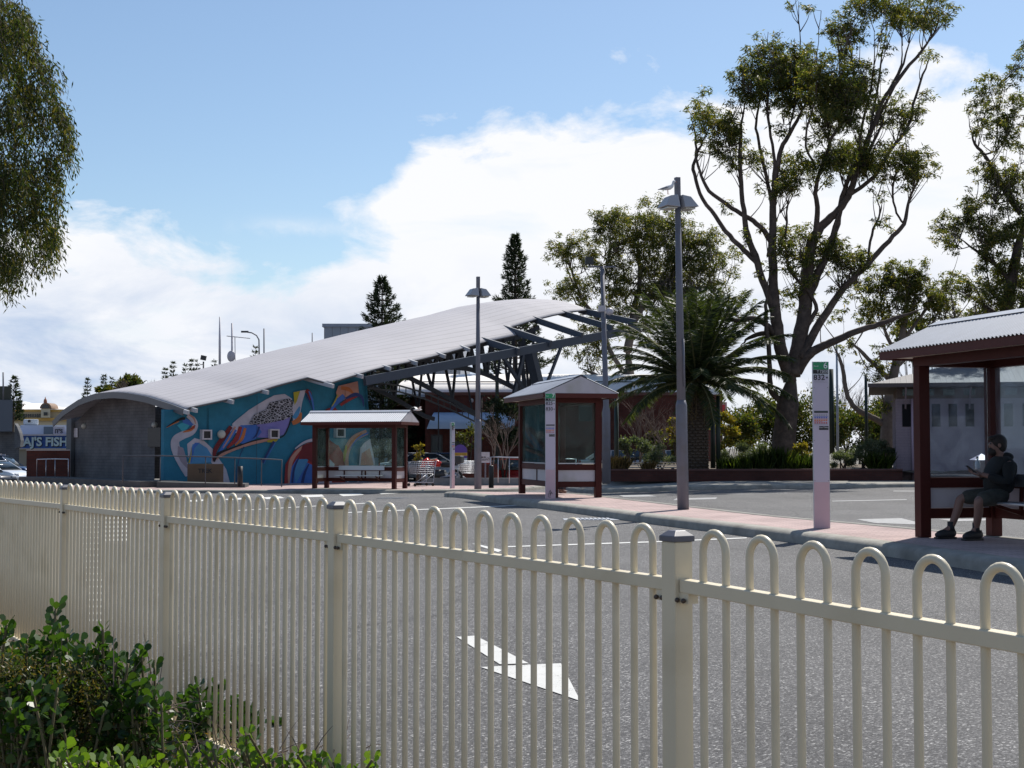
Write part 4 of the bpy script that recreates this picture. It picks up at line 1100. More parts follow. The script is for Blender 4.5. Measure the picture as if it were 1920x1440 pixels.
# windows & lights on the mural wall
for x0,y0,x1,y1 in ((300,503,372,578),(807,498,877,570),(1303,490,1371,562)):
    c = (wp(x0,y0,0)+wp(x1,y1,0))/2; sz = (wp(x0,y0,0)-wp(x1,y0,0)).length; hz = abs(wp(x0,y0,0).z-wp(x0,y1,0).z)
    rz = math.atan2(D.y, D.x); fr = MB()
    d2 = Nn*-.10
    for (ox,oz,w,h) in ((0,hz/2-.03,sz,.06),(0,-hz/2+.03,sz,.06),(-sz/2+.03,0,.06,hz-.12),(sz/2-.03,0,.06,hz-.12)):
        fr.box(c+d2+D*ox+Vector((0,0,oz)), (w,.24,h), rz)
    f = fr.obj('window', M_white, station)
    MB().box(c+Nn*-.15, (sz-.12,.03,hz-.12), rz).obj('pane', M_black, f)
c = wp(443,537,.2); MB().ball(c,(.17,.1,.17),16,10).obj('bulkhead_light', MATS['bulkhead'], station)
for x in (710,1370):
    MB().bar(wp(x,960,.18), wp(x,250 if x==710 else 200,.18), .012,.012).obj('wall_joint', M_black, station)

# raised slab and ramp in front with handrails
mb = MB(); pts = [EB(TE-.6,sB,0), EB(TE-.6,sA-4,0), EB(TE+4,-1.6,0), EB(TE+4,1.8,0), EB(TE,sB,0)]
mb = MB()
a = P(70,905,62); b = P(300,903,53.5); c = P(460,912,53.5); 
mb.bar((a.x,a.y,-.12),(b.x,b.y,-.12),1.6,.36); mb.bar((b.x,b.y,-.13),(c.x,c.y+.3,-.22),1.6,.36)
struct('ramp', mb, mat('shaded_concrete',(.075,.075,.075),.9,noise=.25,nscale=2))  # the building's shadow on the ramp is put into this dark colour
def rail(label, pts, h=.95, posts=None, m=None, mid=False):
    """tubular handrail following world points"""
    root = thing('handrail', label, 'handrail', tuple(pts[0])); o = Vector(pts[0])
    P3 = [Vector(p)-o for p in pts]
    t = MB(); t.tube([P3[0]+Vector((0,0,0))]+[p+Vector((0,0,h)) for p in P3]+[P3[-1]], .024, 8); t.obj('top_rail', m or M_alu, root)
    for p in P3[1:-1]: MB().tube([p,p+Vector((0,0,h))], .02, 6).obj('rail_post', m or M_alu, root)
    if mid: MB().tube([p+Vector((0,0,h*.5)) for p in P3], .016, 6).obj('mid_rail', m or M_alu, root)
    return root
M_rail = mat('dull_rail', (.07,.075,.09), .6, .2)
rail('grey tube handrail on the ramp along the painted bird wall', [P(230,905,53.2),P(300,905,53),P(385,907,52.8),P(440,909,52.7),P(490,911,52.7),P(528,913,52.6)], 1.0, m=M_rail)
rail('bright tube handrail before the low red brick wall', [P(69,900,62),P(86,900,61.5),P(103,900,61),P(128,901,60)], .9)
# leaning board with letters
bd = thing('cardboard_box', 'flat brown carton leaning on the painted bird wall', 'box', tuple(P(385,910,54.6)))
pb = P(385,910,54.6)
MB().box((0,0,.42),(1.35,.12,.80),rz=R(12)).obj('carton', mat('brown_card',(.13,.085,.055),.9,noise=.1), bd)
text_part('TREK', .22, (.0,-.075,.55), R(12), M_black, bd, bold=.006)
mb = MB(); bb = P(450,912,52.4); mb.tube([(bb.x,bb.y,bb.z),(bb.x,bb.y,bb.z+.74)],.10,12); tag(mb.obj('bollard', M_black), 'black bollard at the foot of the painted bird wall', 'bollard')
mb = MB(); bb = P(921,915,50.5); mb.lathe((bb.x,bb.y,bb.z),[(.09,0),(.09,.76),(.07,.8)],14); tag(mb.obj('bollard', M_black), 'black bollard between the slim lamp post and island shelter', 'bollard')

# ------------------------------------------------------------------ background buildings
M_rbrick = brick_mat('red_brick', (.105,.036,.028), (.085,.03,.024), (.065,.038,.033), sc=1.5)
M_dbrick = brick_mat('dark_red_brick', (.07,.026,.021), (.055,.021,.018), (.045,.032,.03), sc=1.0)
M_whiteroof = mat('white_roof', (.82,.78,.74), .6, noise=.05)
M_shed = rib_mat('grey_cladding', (.30,.33,.38), axis=0, pitch=.55, rough=.5, strength=.8, line=.35, lpitch=.55)
M_win = mat('dark_window', (.02,.025,.03), .15)
# grey metal shed
def local_poly(px_list, Y, o): return [tuple(P(x,y,Y)-Vector(o)) for x,y in px_list]
sh = thing('metal_shed', 'tall grey ribbed metal shed rising behind the curved roof', 'building', (P(606,893,98).x, 98, -.5))
a = P(606,613,98); b = P(862,606,98)
mb = MB(); mb.bx(0,b.x-a.x,0,22,0,a.z+.5); mb.obj('wall', M_shed, sh)
MB().bx(-.12,b.x-a.x+.12,-.12,22.1,a.z+.5,a.z+.72).obj('roof_edge', M_galv, sh)
# brick hall with vaulted white roof
hb = thing('brick_hall', 'dark red brick hall with a vaulted white roof and pale blue curved awning', 'building', (P(797,893,82).x,82,-.5))
o = Vector((P(797,893,82).x,82,-.5))
w = MB(); L_x = P(735,738,90).x-o.x; Rx = P(1275,738,82).x-o.x; hz = P(800,738,82).z+.5
w.bx(0,Rx,0,16,0,hz); w.bx(L_x,-.005,5,16,0,hz-.02); w.obj('wall', M_rbrick, hb)
rf = MB(); x0, x1 = P(742,738,84).x-o.x, P(1345,738,84).x-o.x
zt = P(850,700,88).z+.5; zb = hz; vs = []; NX, NY = 30, 12
for j in range(NY+1):
    th = math.pi/2*j/NY; y = 1.2+6.5*(1-math.cos(th)); z = zb+(zt-zb)*math.sin(th)
    for i in range(NX+1):
        ins = 2.2*(1-math.cos(th)); xa = x0+ins; xb = x1-ins*1.6; vs.append((xa+(xb-xa)*i/NX, y, z))
n_ = NX+1
rf.add(vs, [(j*n_+i,j*n_+i+1,(j+1)*n_+i+1,(j+1)*n_+i) for j in range(NY) for i in range(NX)], True)
rf.bx(x0+2.4,x1-3.6,7.7,15,zb,zt-.003)
rf.obj('vaulted_roof', M_whiteroof, hb)
MB().bx(x0+1.2,x1-1.8,1.92,1.97,zb+(zt-zb)*.5,zb+(zt-zb)*.5+.06).obj('roof_seam', M_dark, hb)
MB().bx(0,Rx,-.12,0,hz-.1,hz+.08).obj('parapet_cap', mat('brown_cap',(.12,.05,.04),.6), hb)
aw = MB(); ax0, ax1 = P(800,773,80.5).x-o.x, P(965,773,80.5).x-o.x; az0, az1 = P(800,804,80.5).z+.5, P(800,772,80.5).z+.5
vs = []; 
for k in range(11):
    th = math.pi/2*k/10; y = -.02-1.4*math.cos(th) ; z = az0+(az1-az0)*math.sin(th); ins = .35*math.sin(th)
    vs += [(ax0+ins,y,z),(ax1,y,z)]
aw.add(vs, [(2*k,2*k+1,2*k+3,2*k+2) for k in range(10)], True)
aw.add([(ax0,-.02,az0)]+[vs[2*k] for k in range(11)], [tuple(range(12))])
aw.obj('awning', mat('pale_blue_awning',(.36,.50,.68),.45), hb)
for (p0,p1,q0,q1) in ((808,815,830,855),(845,826,872,858),(1085,760,1110,790)):
    A = P(p0,p1,82)-o; B_ = P(q0,q1,82)-o
    f = MB().bx(A.x,B_.x,-.06,-.004,B_.z,A.z).obj('window', M_dark, hb)
    MB().bx(A.x+.08,B_.x-.08,-.09,-.064,B_.z+.08,A.z-.08).obj('pane', M_win, f)
for px in (846,884):
    A = P(px,751,82)-o; MB().ball((A.x,-.06,A.z),(.13,.08,.13),10,6).obj('wall_light', M_lampb, hb)
# flat roofed block with pale lean roof to the right
rb = thing('brick_block', 'long reddish brick block behind the palm and thin bare trees', 'building', (P(1262,893,100).x-5,100,-.5))
mb = MB(); mb.bx(-6,8.5,0,12,0,P(1,733,100).z+.5); mb.obj('wall', brick_mat('pinkish_brick',(.26,.10,.075),(.22,.085,.065),(.15,.1,.09),sc=2), rb)
for k in range(4): f = MB().bx(-4.6+k*3.2,-3.3+k*3.2,-.05,-.004,2.2,3.9).obj('window', M_win, rb)
bs = thing('billboard', 'small pink framed board with red picture beside the palm trunk', 'sign', (P(1350,860,110).x,110,-.5))
A = P(1350,765,110); MB().bx(-.55,.55,-.08,.08,A.z-.05,A.z+.95).obj('board', mat('board_pink',(.55,.35,.36),.6), bs)
MB().bx(-.2,.4,-.10,-.083,A.z+.1,A.z+.75).obj('picture', M_col['red'], bs); MB().bx(-.06,.06,-.06,.06,0,A.z-.05).obj('post', M_dark, bs)

# left-hand edge: dark block, fish shop, heritage hotel
dk = thing('dark_block', 'dark blue-grey block cut by the left edge of the view', 'building', (P(0,895,95).x-6,95,-.93))
o = Vector((P(0,895,95).x-6,95,-.93))
def pbx(mbx, x0,y0,x1,y1,Y,dep,o):
    A = P(x0,y0,Y)-o; B_ = P(x1,y1,Y)-o; sh_ = (B_.x+o.x)/Y*dep*1.02
    x0_,x1_,ya,yb,za,zb = A.x,B_.x,A.y,A.y+dep,B_.z,A.z
    mbx.add([(x0_,ya,za),(x1_,ya,za),(x1_+sh_,yb,za),(x0_+sh_,yb,za),(x0_,ya,zb),(x1_,ya,zb),(x1_+sh_,yb,zb),(x0_+sh_,yb,zb)],[(0,1,2,3),(4,5,6,7),(0,1,5,4),(1,2,6,5),(2,3,7,6),(3,0,4,7)]); return mbx
pbx(MB(),-200,724,21,749,95,6,o).obj('parapet', mat('olive_render',(.06,.06,.045),.8), dk)
pbx(MB(),-200,749.5,23,809,94.5,7,o).obj('upper_wall', mat('slate_cladding',(.085,.10,.125),.5), dk)
pbx(MB(),-200,809.5,35,908,95.6,6,o).obj('lower_wall', M_gbrick, dk)
mb = MB(); mb.prism([(P(34,y_,95.6).x-o.x + x_*1.36, P(34,y_,95.6).z-o.z) for x_,y_ in ((0,794),(.12,800),(.24,812),(.31,826),(.28,838),(0,842))], -.1, .5, 'y'); mb.obj('curved_bay', M_gbrick, dk)
MB().tube([P(6,749,94)-o, P(6,698,94)-o], .05, 6).obj('mast', M_pole, dk)
fs_ = thing('fish_shop', 'white walled shop with blue fascia sign lettered AJ\'S FISH', 'shop', (P(30,890,110).x,110,-.9)); o = Vector((P(30,890,110).x,110,-.9))
fs_['label'] = 'white walled shop with a blue fascia sign reading fish'
pbx(MB(),-60,842.5,150,905,110.4,8,o).obj('shopfront', mat('beige_render',(.34,.31,.25),.8), fs_)
sg = pbx(MB(),-60,817,150,841,110,8,o).obj('sign_board', mat('fascia_blue',(.03,.10,.38),.5), fs_)
pbx(MB(),40,797,150,816.5,111,7,o).obj('parapet_wall', mat('white_render',(.60,.64,.70),.8), fs_)
pbx(MB(),-60,814.2,150,816.8,109.7,.28,o).obj('gutter', M_white, fs_)
def ptext(s, px, py, Y, size, m, par, o, bold=.01, nm='lettering', align='CENTER'):
    A = P(px,py,Y)-o; return text_part(s, size, tuple(A), 0, m, par, nm, align, bold, .01)
for dx, dy, m_ in ((.05,-.06,M_text),(0,0,mat('fascia_letter',(.45,.58,.62),.5))):
    ptext("AJ'S", 61+dx*24, 829-dy*24, 109.9-(.0 if dx else .06), .92, m_, sg, o, .03)
    ptext('FISH', 106+dx*24, 829-dy*24, 109.9-(.0 if dx else .06), .92, m_, sg, o, .03)
b2 = pbx(MB(),100,800,121,814,110.6,.12,o).obj('small_sign', M_white, fs_); ptext("IT'S", 110, 809, 110.5, .42, M_text, b2, o, .012)
pbx(MB(),82,800,100,815,110.7,.1,o).obj('roller_door', mat('grey_door',(.12,.16,.19),.4), fs_)
M_unit = mat('roof_unit',(.5,.53,.56),.5)
for (x0,y0,x1,y1,nm) in ((44,786,72,796.8,'air_conditioner'),(38,797,55,809,'roof_duct'),(57,801,70,809,'roof_vent')):
    u_ = pbx(MB(),x0,y0,x1,y1,112,1.2,o).obj(nm, M_unit, fs_, bevel=.08)
    if nm == 'air_conditioner':
        A = P(55,789.5,111.9)-o; q = MB().lathe((0,0,0),[(.12,0),(.12,.03)],14).obj('fan', M_black, u_); q.location = tuple(A); q.rotation_euler = (R(90),0,0)
# hotel
ht = thing('heritage_hotel', 'cream and ochre heritage building with white roof and arched cupola', 'building', (P(20,870,190).x,190,-1)); o = Vector((P(20,870,190).x,190,-1))
M_crm = mat('cream_wall',(.55,.50,.38),.8); M_och = mat('ochre_band',(.50,.32,.10),.8)
pbx(MB(),-80,772,150,905,190,18,o).obj('wall', M_crm, ht)
pbx(MB(),-80,767.5,150,772,189.5,18,o).obj('cornice', M_och, ht)
pbx(MB(),-80,783.5,150,789,189.3,.65,o).obj('balcony_band', M_och, ht)
for k in range(26):
    x = -20+k*4.15
    if x > 75 and x < 95: continue
    pbx(MB(),x+18-8,776,x+20.6-8,782.5,189.85,.2,o).obj('window', M_win, ht)
mb = MB(); A = [P(x,y,192)-o for x,y in ((-80,767),(23,767),(150,767),(150,764),(112,763),(98,756),(60,756),(48,753),(-80,753))]
xs_=[-80,20,48,60,98,112,150]; tp_=[753,753,753,756,756,763,764.5]
f0=[P(x,767.3,190)-o for x in xs_]; f1=[P(x,y,200)-o for x,y in zip(xs_,tp_)]; mb.add(f0+f1,[(i,i+1,i+8,i+7) for i in range(6)]); mb.obj('roof', M_whiteroof, ht)
pbx(MB(),23,751,42,768,188,8,o).obj('roof_turret', M_white, ht)
tw = pbx(MB(),77,766,94,783,188.6,2,o).obj('tower', M_crm, ht)
mb = MB(); c = P(85.5,766,188.5)-o; rr = 11*188.5/F
mb.prism([(c.x+rr*math.cos(math.pi*k/14)*1.0, c.z+rr*math.sin(math.pi*k/14)) for k in range(15)], c.y, c.y+3, 'y'); mb.obj('arched_gable', mat('brown_arch',(.22,.14,.09),.7), tw)
mb = MB(); mb.prism([(c.x+rr*.62*math.cos(math.pi*k/14), c.z+.05+rr*.62*math.sin(math.pi*k/14)) for k in range(15)], c.y-.12, c.y-.02, 'y'); mb.obj('arched_window', M_win, tw)
pbx(MB(),82,773,89,779,188.4,.15,o).obj('crest', M_dark, tw)
mb = MB(); c = P(85,751,189)-o; mb.lathe(tuple(c),[(.25,-.3),(.2,.1),(.08,.25),(.03,.5)],8); mb.obj('finial', mat('terracotta',(.35,.14,.08),.8), tw)
# low red wall left of the station
rw = thing('brick_wall', 'low red brick wall with pale capping left of the grey end wall', 'wall', (P(50,905,64).x,64,-.5)); o = Vector((P(50,905,64).x,64,-.5))
pbx(MB(),50,845,131,907,64,.3,o).obj('wall', M_rbrick, rw); pbx(MB(),49,843,131,844.9,63.95,.4,o).obj('coping', mat('pale_coping',(.45,.38,.36),.8), rw)

# walls and planter on the right, toilet block
pw = thing('planter_wall', 'long low dark brick planter wall behind the far kerb', 'wall', (P(1140,905,50.2).x,50.2,.12)); o = Vector((P(1140,905,50.2).x,50.2,.12))
A0_ = P(1140,905,50.2); A1_ = P(1690,903,50.8)
MB().bar((0,0,.19),(A1_.x-A0_.x,.6,.19),.25,.38).obj('wall', M_dbrick, pw)
MB().bar((0,0,.41),(A1_.x-A0_.x,.6,.41),.31,.06).obj('coping', mat('brick_coping',(.09,.04,.035),.8,noise=.2), pw)
mb = MB(); vs = []
for j in range(14):
    for i in range(24):
        x = A0_.x+.3 + (A1_.x-A0_.x+3)*i/23; y = 50.6+j*2.6
        vs.append((x,y,.46+.06*math.sin(x*2+y)))
mb.add(vs, [(j*24+i,j*24+i+1,(j+1)*24+i+1,(j+1)*24+i) for j in range(13) for i in range(23)], True); struct('garden_soil', mb, M_soil)
bn = thing('slat_bench', 'long pale slatted seat on the brick planter left of the palm', 'bench', (P(1140,880,53.5).x,53.5,.5))
for k in range(3): MB().bx(0,2.7,-.1+k*.16,.02+k*.16,.05+k*.09,.09+k*.09).obj('slat', mat('pale_timber',(.55,.47,.40),.6), bn)
for x in (.3,1.35,2.4): MB().bx(x,x+.08,-.1,.3,-.1,.05).obj('support', M_dark, bn)
lw = thing('concrete_wall', 'low grey concrete wall between the trolleys and the island shelter', 'wall', (P(780,910,56).x,56,-.3)); 
MB().bx(0,P(1000,900,56).x-P(780,900,56).x,0,.25,0,.42).obj('wall', mat('blue_grey_concrete',(.16,.18,.19),.8,noise=.2), lw)
lb = thing('low_brick_wall', 'short low red brick wall beside the white cycle sign', 'wall', (P(862,908,57.5).x,57.5,-.3))
MB().bx(0,P(935,900,57.5).x-P(862,900,57.5).x,0,.25,0,.95).obj('wall', M_rbrick, lb)
rail('short shiny handrail left of the island shelter', [P(920,905,54.5),P(934,905,54.5),P(955,906,54.3),P(1003,907,54)], .98)
rail('shiny handrail behind the island shelter glass', [P(1000,905,57.5),P(1030,905,57.5),P(1052,906,57.3),P(1080,907,57)], .98)

tb = thing('toilet_block', 'pale lilac painted brick block with slit windows behind the right shelter', 'building', (P(1681,902,52.5).x,52.5,.12), R(-14)); o = Vector((P(1681,902,52.5).x,52.5,.12))
M_slit = mat('dark_slit',(.012,.012,.014),.85,spec=.1)
M_lil = brick_mat('lilac_brick', (.24,.195,.225), (.23,.185,.215), (.20,.16,.19), sc=1.2, dirt=.08)
Lx = 9.0; H = P(1681,748,52.5).z-.12
MB().bx(0,Lx,0,7,0,H).obj('wall', M_lil, tb)
MB().bx(.05,Lx,.10,6.9,H,H+.50).obj('clerestory', mat('brown_band',(.10,.07,.06),.7), tb)
for k in range(9): 
    MB().bx(.25+k*.72,.65+k*.72,.04,.098,H+.12,H+.36).obj('vent_window', mat('green_glass',(.02,.05,.045),.2), tb)
for px in (1699,1752,1782,1812,1848,1880,1912,1945):
    x = P(px,780,52.5).x-o.x; z1 = P(px,758,52.5).z-.12; z0 = P(px,800,52.5).z-.12
    f = MB().bx(x-.15,x+.15,-.03,-.004,z0,z1).obj('slit_window', M_slit, tb)
x = P(1709,780,52.5).x-o.x; MB().tube([(x,-.08,0),(x,-.08,H)],.04,8).obj('downpipe', mat('lilac_pipe',(.35,.27,.36),.6), tb)
rf = MB(); ov = .95; e = H+.52; 
rf.add([(-ov,-ov,e),(Lx+ov,-ov,e),(Lx+ov,7+ov,e),(-ov,7+ov,e),(3.2,3.5,e+1.15),(Lx,3.5,e+1.15),(-ov,-ov,e-.09),(Lx+ov,-ov,e-.09),(Lx+ov,7+ov,e-.09),(-ov,7+ov,e-.09)],
  [(0,1,5,4),(0,4,3),(4,5,2,3),(1,2,5),(6,7,8,9),(0,1,7,6),(1,2,8,7),(2,3,9,8),(3,0,6,9)])
rf.obj('roof', rib_mat('toilet_roof',(.13,.125,.13),axis=0,pitch=.2,rough=.7,strength=.2,line=.3,lpitch=.2), tb)
MB().bx(-ov-.04,Lx+ov,-ov-.1,-ov-.003,e-.12,e+.02).obj('gutter', mat('gutter_dark',(.07,.05,.05),.6), tb)
for x in (.35,2.6,4.9,7.1): MB().bar((x,-.01,H-.35),(x,-ov+.1,H+.40),.06,.06).obj('bracket', M_lil, tb)
# bin behind the shelter glass
bi = thing('litter_bin', 'litter bin with a pale pitched lid seen past the seated man', 'bin', tuple(P(1841,905,44)))
pb = P(1841,905,44); MB().bx(-.19,.19,-.19,.19,0,.66).obj('body', mat('bin_brown',(.16,.12,.11),.6), bi)
mb = MB(); mb.add([(-.29,-.29,.70),(.29,-.29,.70),(.29,.29,.70),(-.29,.29,.70),(0,0,.90)],[(0,1,4),(1,2,4),(2,3,4),(3,0,4),(0,1,2,3)]); mb.obj('lid', M_lilac, bi)

# posts among the trees
def post(px, y0, y1, Y, w, m, label, cat='post', nm='post', head=False, grp=None):
    a = P(px,y1,Y); H = P(px,y0,Y).z-a.z
    r = thing(nm, label, cat, tuple(a), group=grp); MB().tube([(0,0,0),(0,0,H)],[w,w*.8],8).obj('shaft', m, r)
    if head: MB().box((0,0,H),(w*6,w*3,w*1.2)).obj('cap', m, r)
    return r
post(1337,757,878,54,.10,M_dgreen,'dark green post just right of the palm trunk')
post(1347,742,882,53,.09,M_dgreen,'taller dark green post second from the palm trunk')
post(1560,692,850,56,.11,M_dgreen,'dark square post right behind the 832 totem')
post(1625,703,850,62,.08,M_dgreen,'dark green post between the totem and toilet block')
post(1571,640,860,64,.06,mat('pale_blue_pole',(.35,.42,.52),.5),'slender pale blue pole right of the 832 totem')
post(1156,735,900,56,.10,M_dgreen,'dark green post beside the camera mast')
post(822,738,880,72,.035,M_dark,'thin dark lamp pole in front of the pale blue awning', 'street lamp','lamp_pole',True)
post(903,742,860,74,.035,M_dark,'thin dark lamp pole right of the slim lamp post', 'street lamp','lamp_pole',True)
post(585,624,700,90,.04,M_pole,'short bare mast left of the grey metal shed','mast','mast')
# aerials over the roof line
m1 = thing('aerial_mast','plain tall thin mast rising above the roof at left','mast',tuple(P(412,740,75))); oo = P(412,740,75)
MB().tube([(0,0,0),P(412,640,75)-oo,P(412,594,75)-oo],[.07,.06,.03],8).obj('shaft', M_white, m1)
m2 = thing('antenna_mast','mast with cross antenna and small round dish above the roof','antenna',tuple(P(435,740,75))); oo = P(435,740,75)
MB().tube([(0,0,0),P(435,606,75)-oo],[.06,.045],8).obj('shaft', M_white, m2)
an = MB(); an.tube([P(425,630,75)-oo,P(469,634.5,75)-oo],.02,6)
for k in range(9): 
    c = P(427+k*5,630.3+k*.5,75)-oo; an.tube([c+Vector((0,-.25,0)),c+Vector((0,.25,0))],.012,5)
an.obj('antenna', M_pole, m2); MB().tube([P(440.5,632,75)-oo,P(441,690,75)-oo],.02,6).obj('stay', M_pole, m2)
di = MB(); di.ball((0,0,0),(.22,.07,.30),14,8); d_ = di.obj('dish', M_white, m2); d_.location = P(433.5,668,74.8)-oo
m3 = thing('floodlight_pole','floodlight and camera on a short pole above the roof','floodlight',tuple(P(381,740,73))); oo = P(381,740,73)
MB().tube([(0,0,0),P(381.5,678,73)-oo],.04,8).obj('shaft', M_dark, m3)
fl = MB(); fl.box(P(381.5,671,73)-oo,(.26,.2,.24),M=Matrix.Rotation(R(12),3,'Y')); fl.tube([P(374,682,73)-oo,P(377,684,73)-oo,P(382,682,73)-oo],.02,6); fl.obj('floodlight', M_dark, m3)
m4 = thing('far_street_lamp','far curved-arm street lamp between the antenna and shed','street lamp',tuple(P(495,740,100))); oo = P(495,740,100)
MB().tube([(0,0,0),P(495,616,100)-oo],.05,6).obj('mast', M_pole, m4); MB().tube([P(486,665,100)-oo,P(485.5,637,100)-oo,P(481,629,100)-oo,P(472,624,100)-oo,P(462,622.5,100)-oo],.05,6).obj('curved_arm', M_pole, m4)
MB().box(P(459,622,100)-oo,(.5,.2,.12)).obj('lamp_head', M_dark, m4)

# signs by the brick hall
s1 = thing('arched_sign','purple arch topped sign with a yellow band by the trolleys','sign',tuple(P(863,905,58)));
mb = MB(); mb.prism([(-.27,1.0)]+[(.27*-math.cos(math.pi*k/12),1.28+.27*math.sin(math.pi*k/12)) for k in range(13)]+[(.27,1.0)],-.03,.03,'y'); mb.obj('top', mat('sign_purple',(.10,.05,.30),.5), s1)
mb = MB(); mb.bx(-.275,.275,-.04,.04,1.10,1.22); yb_ = mb.obj('band', mat('sign_yellow',(.55,.33,.03),.5), s1); text_part('COUNTRY BUSES',.06,(0,-.045,1.16),0,M_text,yb_)
MB().bx(-.27,.27,-.03,.03,.1,.998).obj('lower_board', mat('sign_pale',(.45,.58,.62),.5), s1)
ar = MB(); ar.add([(-.24,-.034,.95),(-.10,-.034,1.05),(-.12,-.034,.92)],[(0,1,2)]); ar.obj('arrow', M_dark, s1)
s2 = thing('cycle_sign','small white sign with a crossed cycle symbol behind the lamp post','sign',tuple(P(910,905,56)));
MB().bx(-.17,.17,-.02,.02,.78,1.20).obj('board', M_white, s2); MB().bx(-.03,.03,.022,.06,0,1.2).obj('post', M_pole, s2)
text_part('BUS',.10,(-.07,-.025,.99),0,M_text,s2,bold=.003); text_part('ONLY',.08,(-.07,-.025,.89),0,M_text,s2,bold=.003)
mb = MB(); 
for k in range(20):
    a0, a1 = 2*math.pi*k/20, 2*math.pi*(k+1)/20; mb.bar((.1+.05*math.cos(a0),-.025,.93+.05*math.sin(a0)),(.1+.05*math.cos(a1),-.025,.93+.05*math.sin(a1)),.01,.012,up=(0,1,0))
mb.bar((.065,-.026,.895),(.135,-.026,.965),.01,.012,up=(0,1,0)); mb.obj('symbol', M_text, s2)

# ------------------------------------------------------------------ vehicles
M_tyre = mat('tyre',(.015,.015,.016),.8); M_rim = mat('rim',(.45,.46,.48),.35,.8); M_cglass = mat('car_glass',(.02,.035,.05),.05,spec=.8)
M_hl = mat('headlight',(.7,.72,.75),.1); M_tl = mat('tail_light',(.3,.01,.01),.2)
def carpaint(n,c): return mat('paint_'+n,c,.22,.3,spec=.7)
def car(label, paint, loc_, rz, kind='sedan', grp=None, ht=1.45):
    root = thing('parked_car', label, 'car', loc_, rz, grp)
    L2, W2 = 2.25, .88
    if kind == 'sedan': low = [(-2.25,.30),(-2.28,.62),(-2.2,.93),(-1.5,.99),(0,.95),(1.1,.93),(1.75,.82),(2.15,.68),(2.27,.5),(2.25,.25)]; cab = [(-1.75,.97),(-1.1,1.38),(-.6,ht),(.15,ht),(.5,1.38),(1.2,.92)]
    else: low = [(-2.25,.35),(-2.3,.8),(-2.25,1.05),(0,1.07),(1.1,1.05),(1.9,.98),(2.2,.85),(2.3,.6),(2.25,.32)]; cab = [(-2.2,1.05),(-2.05,1.6),(-1.8,ht+.25),(.2,ht+.25),(.5,1.62),(1.15,1.05)]
    def loft(prof, ins, zref):
        mb = MB(); n = len(prof); vs = []
        for s in (-1,-.86,.86,1):
            for x, z in prof:
                w = W2*abs(s) if True else 0
                k = max(0,(z-zref))*ins
                vs.append((x*(.985 if abs(s)==1 else 1), (1 if s>0 else -1)*(W2-k if abs(s)==1 else (W2-k)*.9), z-(0.03 if abs(s)==1 and z>zref else 0)))
        fs = []
        for j in range(3):
            for i in range(n-1): fs.append((j*n+i,j*n+i+1,(j+1)*n+i+1,(j+1)*n+i))
            fs.append((j*n+n-1,j*n,(j+1)*n,(j+1)*n+n-1))
        fs += [tuple(range(n)), tuple(range(4*n-1,3*n-1,-1))]
        mb.add(vs, fs, True); return mb
    b = loft(low,.18,.75).obj('body', paint, root); 
    g_ = loft(cab,.45,.95).obj('windows', M_cglass, root)
    tp = MB(); hh = ht if kind=='sedan' else ht+.25; k = W2-(hh-.95)*.45
    x0,x1 = (-.75,.3) if kind=='sedan' else (-1.9,.35)
    tp.bx(x0,x1,-k+.02,k-.02,hh-.012,hh+.025); tp.obj('roof', paint, root, bevel=.02)
    for s in (-1,1):
        f = cab[-1]; m_ = cab[-2]; 
        MB().bar((f[0],s*(W2-.0),f[1]),(m_[0]-.1,s*(k+.03),m_[1]+.02),.05,.06).obj('pillar', paint, root)
        MB().bar((-.55,s*(W2+.005),.95),(-.5,s*(k+.012),hh),.05,.07).obj('pillar', paint, root)
        q=cab[0]; r_=cab[1]; MB().bar((q[0],s*(W2),q[1]),(r_[0]-.02,s*(k+.1),r_[1]),.06,.10).obj('pillar', paint, root)
    for x in (-1.4,1.4):
        for s in (-1,1):
            w = MB(); w.lathe((0,0,0),[(.24,-.1),(.31,-.1),(.33,-.07),(.33,.07),(.31,.1),(.24,.1)],20); wo = w.obj('wheel', M_tyre, root)
            wo.location=(x,s*.80,.33); wo.rotation_euler=(R(90),0,0)
            MB().lathe((0,0,0),[(.05,-.105),(.23,-.10),(.23,.10),(.05,.105)],10).obj('rim', M_rim, wo)
    for s in (-1,1):
        MB().box((2.13,s*.62,.66),(.2,.32,.13)).obj('headlight', M_hl, root, bevel=.03)
        MB().box((-2.2,s*.66,.82),(.16,.28,.16)).obj('tail_light', M_tl, root, bevel=.03)
    MB().box((2.262,0,.42),(.06,1.1,.16)).obj('grille', M_black, root); MB().box((2.30,0,.38),(.02,.36,.10)).obj('number_plate', M_white, root)
    return root
c_ = P(8,905,86); car('white sedan with its bonnet pointing right by the low brick wall', carpaint('white',(.75,.77,.80)), (P(-9,905,86).x,86,-.93), R(-22))
s_ = car('dark blue wagon with pale roof bars behind the white sedan', carpaint('navy',(.03,.06,.14)), (P(0,905,92).x,92,-.93), R(-6), 'wagon')
for y in (-.5,.5): MB().bx(-1.6,.1,y-.03,y+.03,1.76,1.82).obj('roof_rail', M_white, s_)
for x in (-1.2,-.2): MB().bx(x,x+.06,-.5,.5,1.825,1.85).obj('roof_bar', M_white, s_)
car('black car nose cut by the left edge, nearest the fence', carpaint('black',(.03,.03,.035)), (P(-48,905,80).x,80,-.95), R(-20))
k = 0
for px, Y, col_, nm, rz in ((806,70,(.55,.58,.62),'silver',8),(838,72,(.05,.12,.3),'blue',5),(792,76,(.7,.7,.72),'white',2)):
    car(['silver car behind the motorcycle and shopping trolleys','blue car behind the purple arched sign','white car farthest back behind the left shelter end'][k], carpaint(nm+'b',col_), (P(px,900,Y).x,Y,-.42), R(rz), grp='cars parked before the brick hall'); k += 1
